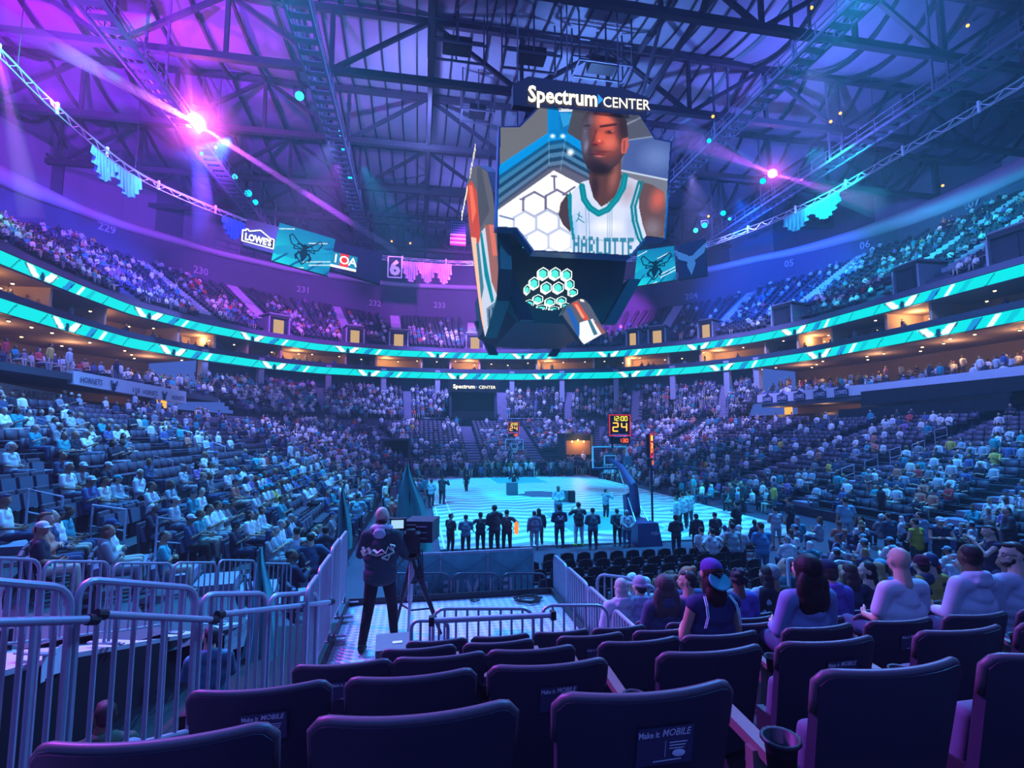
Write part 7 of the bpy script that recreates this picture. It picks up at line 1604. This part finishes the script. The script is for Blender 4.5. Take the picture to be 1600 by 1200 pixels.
for n in range(5, 10):
    for i, x in enumerate(NEARX[n]):
        if i < 1 or hr_.random() > .42: continue
        q = proj((x, ROWY(n), ROWZ(n) + 1.2))
        if q[0] > 1620: continue
        arms, tn = hr_.choice(sitv); hk = hr_.choice(hv); sk, hr2, tc_, lg, ti = person_cols(hr_)
        figure('sit', arms, 'tee', hk, tn, 0., col={'skin': tuple(sk), 'hair': (.1, .3, .4) if hk == 'cap' else tuple(hr2), 'top': tuple(tc_ * .8), 'legs': tuple(lg)}, loc=(x, ROWY(n) + .46, ROWZ(n)), rz=hr_.uniform(-.1, .1), scale=hr_.uniform(.95, 1.02), label='%s shirted fan in our block, %s row, %s seat from its left' % (TN[ti], ORD[n], ORD[i]), group='fans in the near block')
# people down in the pit left of the front fence
for k, (px, py, Y, cols, hk, lab, tn) in enumerate(((40, 1070, 4.3, HC((.05, .05, .05), (.03, .02, .02), 1), 'long', 'woman in profile seated below the walkway holding a blue cup', -1.2), (88, 1085, 4.6, HC((.10, .04, .03), (.06, .02, .02), 1), 'short', 'child in brown leaning beside the woman below the walkway', -.4), (172, 1012, 5.6, HC((.04, .07, .05), (.03, .015, .015), 3), 'short', 'person in olive jacket seated below the walkway', .4), (208, 1092, 4.9, HC((.15, .35, .42), (.10, .3, .35), 1), 'capback', 'child bending over in a pale teal cap below the walkway', .8), (330, 975, 7.4, HC((.05, .2, .28), (.02, .02, .03), 1), 'short', 'person in teal below the walkway near the narrow flag', .5))):
    p = ony(px, py, Y); s = max(.55, min(1.05, (p.z - .80) / 1.36)); figure('sit', 'phone', 'hoodie', hk, tn, 0., False, False, cols, (p.x, Y, .80), .3, s, lab, 'people below the walkway')
    mb = MB(); mb.box((0, 0, .22 * s), (.45, .45, .44 * s)); mb.build('stool', BLACK, label='low black stool under the %s' % ['woman with the blue cup', 'child in brown', 'person in olive', 'child in teal cap', 'person in teal by the flag'][k], cat='stool', loc=(p.x, Y, .80))
# ------------------------------------------------------------------ rails on the stand aisles
RAILM = mat('rail_tube', (.5, .52, .62), .4, .3)
RL = [((145, 789), (197, 796), 1.0), ((45, 764), (98, 776), 1.0), ((246, 808), (297, 815), 1.1), ((240, 712), (270, 720), 1.), ((299, 730), (329, 735), 1.), ((358, 744), (386, 749), 1.), ((413, 754), (442, 759), 1.), ((56, 653), (88, 661), 1.), ((118, 673), (148, 681), 1.), ((180, 693), (209, 698), 1.), ((270, 668), (300, 676), 1), ((330, 690), (352, 698), 1),
      ((1460, 672), (1479, 667), 1.), ((1425, 695), (1444, 688), 1.), ((1390, 703), (1407, 698), 1.), ((1351, 721), (1371, 714), 1.), ((1315, 732), (1334, 726), 1.), ((1240, 674), (1254, 668), 1.), ((1294, 652), (1311, 636), 1.), ((1588, 775), (1612, 768), 1.1), ((1212, 688), (1226, 682), 1), ((1160, 690), (1172, 684), 1)]
for k, (p, q, h) in enumerate(RL):
    a = onstand(*p, h); b = onstand(*q, h); za, zb_ = a.z - stand_h(a.x, a.y), b.z - stand_h(b.x, b.y)
    if (a - b).length > 6: b = a + (b - a).normalized() * 2
    r = thing('aisle_handrail', 'pale tube handrail on an aisle of the %s stand, %s counting outwards' % ('left' if p[0] < 700 else 'right', ORD[k % 12]), 'rail', (a.x, a.y, a.z - h), 0, 'aisle handrails'); B = V3((b.x - a.x, b.y - a.y, b.z - a.z + h)); mb = MB(); mb.tube([(0, 0, 0), (0, 0, h), B, (B.x, B.y, B.z - h)], .028, 6); mb.build('loop', RAILM, r); mb = MB(); mb.tube([(0, 0, h * .5), (B.x, B.y, B.z - h * .5)], .02, 6); mb.build('middle_rail', RAILM, r)
# curved rails in the near right crowd
for k, pts in enumerate((((1410, 886), (1440, 881), (1470, 881), (1484, 890), (1487, 905), (1478, 912), (1440, 912)), ((1290, 884), (1310, 877), (1330, 880), (1336, 892)), ((1231, 874), (1238, 873), (1246, 884)), ((1580, 886), (1600, 883), (1630, 880)))):
    P = [ony(a, b, 6.6) for a, b in pts]; mb = MB(); mb.tube([p - P[0] for p in P], .024, 8); mb.tube([P[-1] - P[0], P[-1] - P[0] + V3((0, 0, -.6))], .024, 8); mb.tube([(0, 0, 0), (0, 0, -.8)], .024, 8); mb.build('curved_handrail', mat('white_rail', (.55, .55, .68), .4), smooth=True, label=['looped white handrail right of the bald man', 'curved white handrail left of the bald man', 'small curved rail behind the brown haired woman', 'white handrail cut by the right edge'][k], cat='rail', loc=P[0])
# railing along the walkway between the tiers at the far end
mb = MB(); zz = zW + 1.2; yy = BY1 + tW + 1.35; a = ony(430, 663, yy); b = ony(1010, 663, yy); mb.tube([(cLx - 2, yy, zz), (cRx + 2, yy, zz)], .05, 5)
for x in np.arange(cLx - 2, cRx + 2, 1.8): mb.bar((x, yy, zW), (x, yy, zz), .04)
mb.build('tier_railing', RAILM, label='long thin railing along the cross walkway at the far end', cat='rail')
# ------------------------------------------------------------------ club fronts on the two long sides
WHF = mat('white_fascia', (.55, .58, .68), .7); BLF = mat('black_bunting', (.008, .012, .02), .9)
XLF, XRF = -17.7, 36.7
def fascia(px0, px1, yt0, yt1, yb0, yb1, X, m, name, label):
    P = [onx(px0, yt0, X), onx(px1, yt1, X), onx(px1, yb1, X), onx(px0, yb0, X)]; r = thing(name, label, 'sign', (0, 0, 0)); s = -1 if X < 0 else 1; mb = MB(); mb.add(P + [p + V3((s * .3, 0, 0)) for p in P], [(0, 1, 2, 3), (7, 6, 5, 4), (0, 4, 5, 1), (1, 5, 6, 2), (2, 6, 7, 3), (3, 7, 4, 0)]); mb.build('panel', m, r); return r, P
r, P = fascia(115, 291, 579, 612, 600, 631, XLF, WHF, 'club_fascia', 'white fascia with dark team lettering and shields on the left side')
NVP = mat('navy_print', (.015, .03, .09), .7); hh = P[0].z - P[3].z
for px, kind in ((143, 'HORNETS'), (178, 'bug'), (213, '110'), (236, 'HORNETS'), (258, 'bug'), (280, 'HORNETS')):
    c = onx(px, 600, XLF + .04); u = (px - 115) / 176; zb_ = P[3].z + (P[2].z - P[3].z) * u; mb = MB()
    if kind == 'bug': bug(mb, (XLF + .03, c.y, zb_ + hh * .5), (0, 1, 0), (0, 0, 1), hh * .52, .12)
    else: text_mb(mb, kind, (XLF + .05, c.y, zb_ + hh * .28), (0, 1, 0), (0, 0, 1), hh * .62, 0, bold=.01, width=1.9 if len(kind) > 3 else .8)
    mb.build('shield' if kind == 'bug' else 'lettering', NVP, r)
r, P = fascia(-30, 104, 592, 617, 640, 640, XLF - 1.6, WHF, 'club_wall_sign', 'white wall with CHARLOTTE lettering behind seated club guests on the left'); c = onx(75, 622, XLF - 1.5); mb = MB(); text_mb(mb, 'CHARLOTTE', (XLF - 1.55, c.y - .6, c.z - .1), (0, 1, 0), (0, 0, 1), .55, 0, width=3.6); mb.build('lettering', mat('grey_letters', (.12, .16, .22), .7), r)
r, P = fascia(1183, 1345, 617, 601, 631, 617, XRF, WHF, 'club_fascia', 'white fascia with five blue home improvement signs on the right side')
for px in (1199, 1222, 1249, 1281, 1315):
    c = onx(px, 616, XRF - .04); u = (px - 1183) / 162; zb_ = P[3].z + (P[2].z - P[3].z) * u; h_ = (P[0].z - P[3].z); w_ = h_ * 1.55; e = link('home_sign', None, r, loc=(XRF - .05, c.y, zb_ + h_ * .06)); mb = MB(); mb.prism([(w_ * (x - .5), h_ * .95 * y) for x, y in ((0, 0), (1, 0), (1, .62), (.88, .62), (.55, .98), (.2, .72), (0, .7))], .03, (0, 0, 0), (0, -1, 0), (0, 0, 1)); mb.build('board', NVP, e); mb = MB(); text_mb(mb, "LOWE'S", (-.05, 0, h_ * .16), (0, -1, 0), (0, 0, 1), h_ * .5, 0, bold=.02, width=w_ * .82); mb.build('lettering', WHF, e)
r, P = fascia(1345, 1640, 602, 566, 612, 582, XRF, WHF, 'club_fascia', 'long white fascia behind the black bunting on the right side')
for k, (x0, x1, a0, a1, b0, b1) in enumerate(((1345, 1640, 612, 582, 634, 606), (1310, 1578, 640, 621, 660, 640))): fascia(x0, x1, a0, a1, b0, b1, XRF - .4, BLF, 'black_bunting', ['upper black cloth band hung along the right club level', 'lower black cloth band under the white wall on the right'][k])
fascia(1345, 1575, 624, 606, 642, 622, XRF + .9, WHF, 'club_wall_sign', 'white wall between the two black cloth bands on the right')
for X, s, nm in ((XLF, -1, 'left'), (XRF, 1, 'right')):
    mb = MB(); y0, y1 = (12, 50)
    mb.box((X + s * 3.2, (y0 + y1) / 2, 7.55), (6.3, y1 - y0, .35)); mb.build('floor_club_' + nm, CONC, kind='structure'); mb = MB(); mb.box((X + s * 4.5, (y0 + y1) / 2, 6.4), (.2, y1 - y0, 2.2)); mb.build('wall_club_recess_' + nm, mat('recess_wall', (.20, .15, .14), .8), kind='structure'); mb = MB(); mb.box((X + s * 2.4, (y0 + y1) / 2, 5.45), (4.6, y1 - y0, .1)); mb.build('floor_recess_' + nm, CONC, kind='structure')
p = onx(251, 628, XLF - 2.); mb = MB(); mb.box((XLF - 2., p.y, p.z), (.2, 1.5, 1.3)); mb.build('lit_doorway', emis('orange_doorway', (1, .42, .06), 1.), label='glowing orange doorway under the left fascia', cat='doorway'); light('POINT', (XLF - 1.0, p.y - 2, 6.9), (1, .5, .2), 60, size=.2, name='recess_lamp')
for px in (1215, 1290): p = onx(px, 640, XRF + 1.5); light('POINT', (XRF + 1.5, p.y, 6.9), (1, .5, .2), 90, size=.2, name='recess_lamp')
p = onx(1232, 640, XRF + 2.5); mb = MB(); mb.box((XRF + 2.5, p.y, 6.5), (.2, 1.0, 1.7)); mb.build('lit_doorway', emis('orange_doorway', (1, .42, .06), 1.), label='glowing orange doorway under the right fascia', cat='doorway')
# stage box on court, speaker, confetti tubes
for k, (px, py, Y, w, h) in enumerate(((880, 765, 33.5, .5, .75), (800, 752, 38, .8, .9), (893, 765, 33.3, .35, .75))):
    p = ony(px, py, Y); mb = MB(); mb.box((0, 0, h / 2 + .06), (w, .5, h)); mb.build('stage_monitor', BLACK if k == 2 else mat('speaker_grey', (.06, .12, .16), .6), label=['pale grey box on court near the centre emblem', 'box on court beside the dancer with legs apart', 'black speaker box on court near the centre emblem'][k], cat='speaker', loc=(p.x, Y, 0))
p = ony(802, 862, 19.6); mb = MB(); mb.ell((0, 0, 0), (.09, .09, .26), 10, 8); mb.build('signal_baton', emis('red_glow', (1, .12, .02), 2.), label='glowing red orange baton beside the last black clothed officer', cat='light', loc=(p.x + .12, 19.6, 1.05))
# phones glowing among the crowd
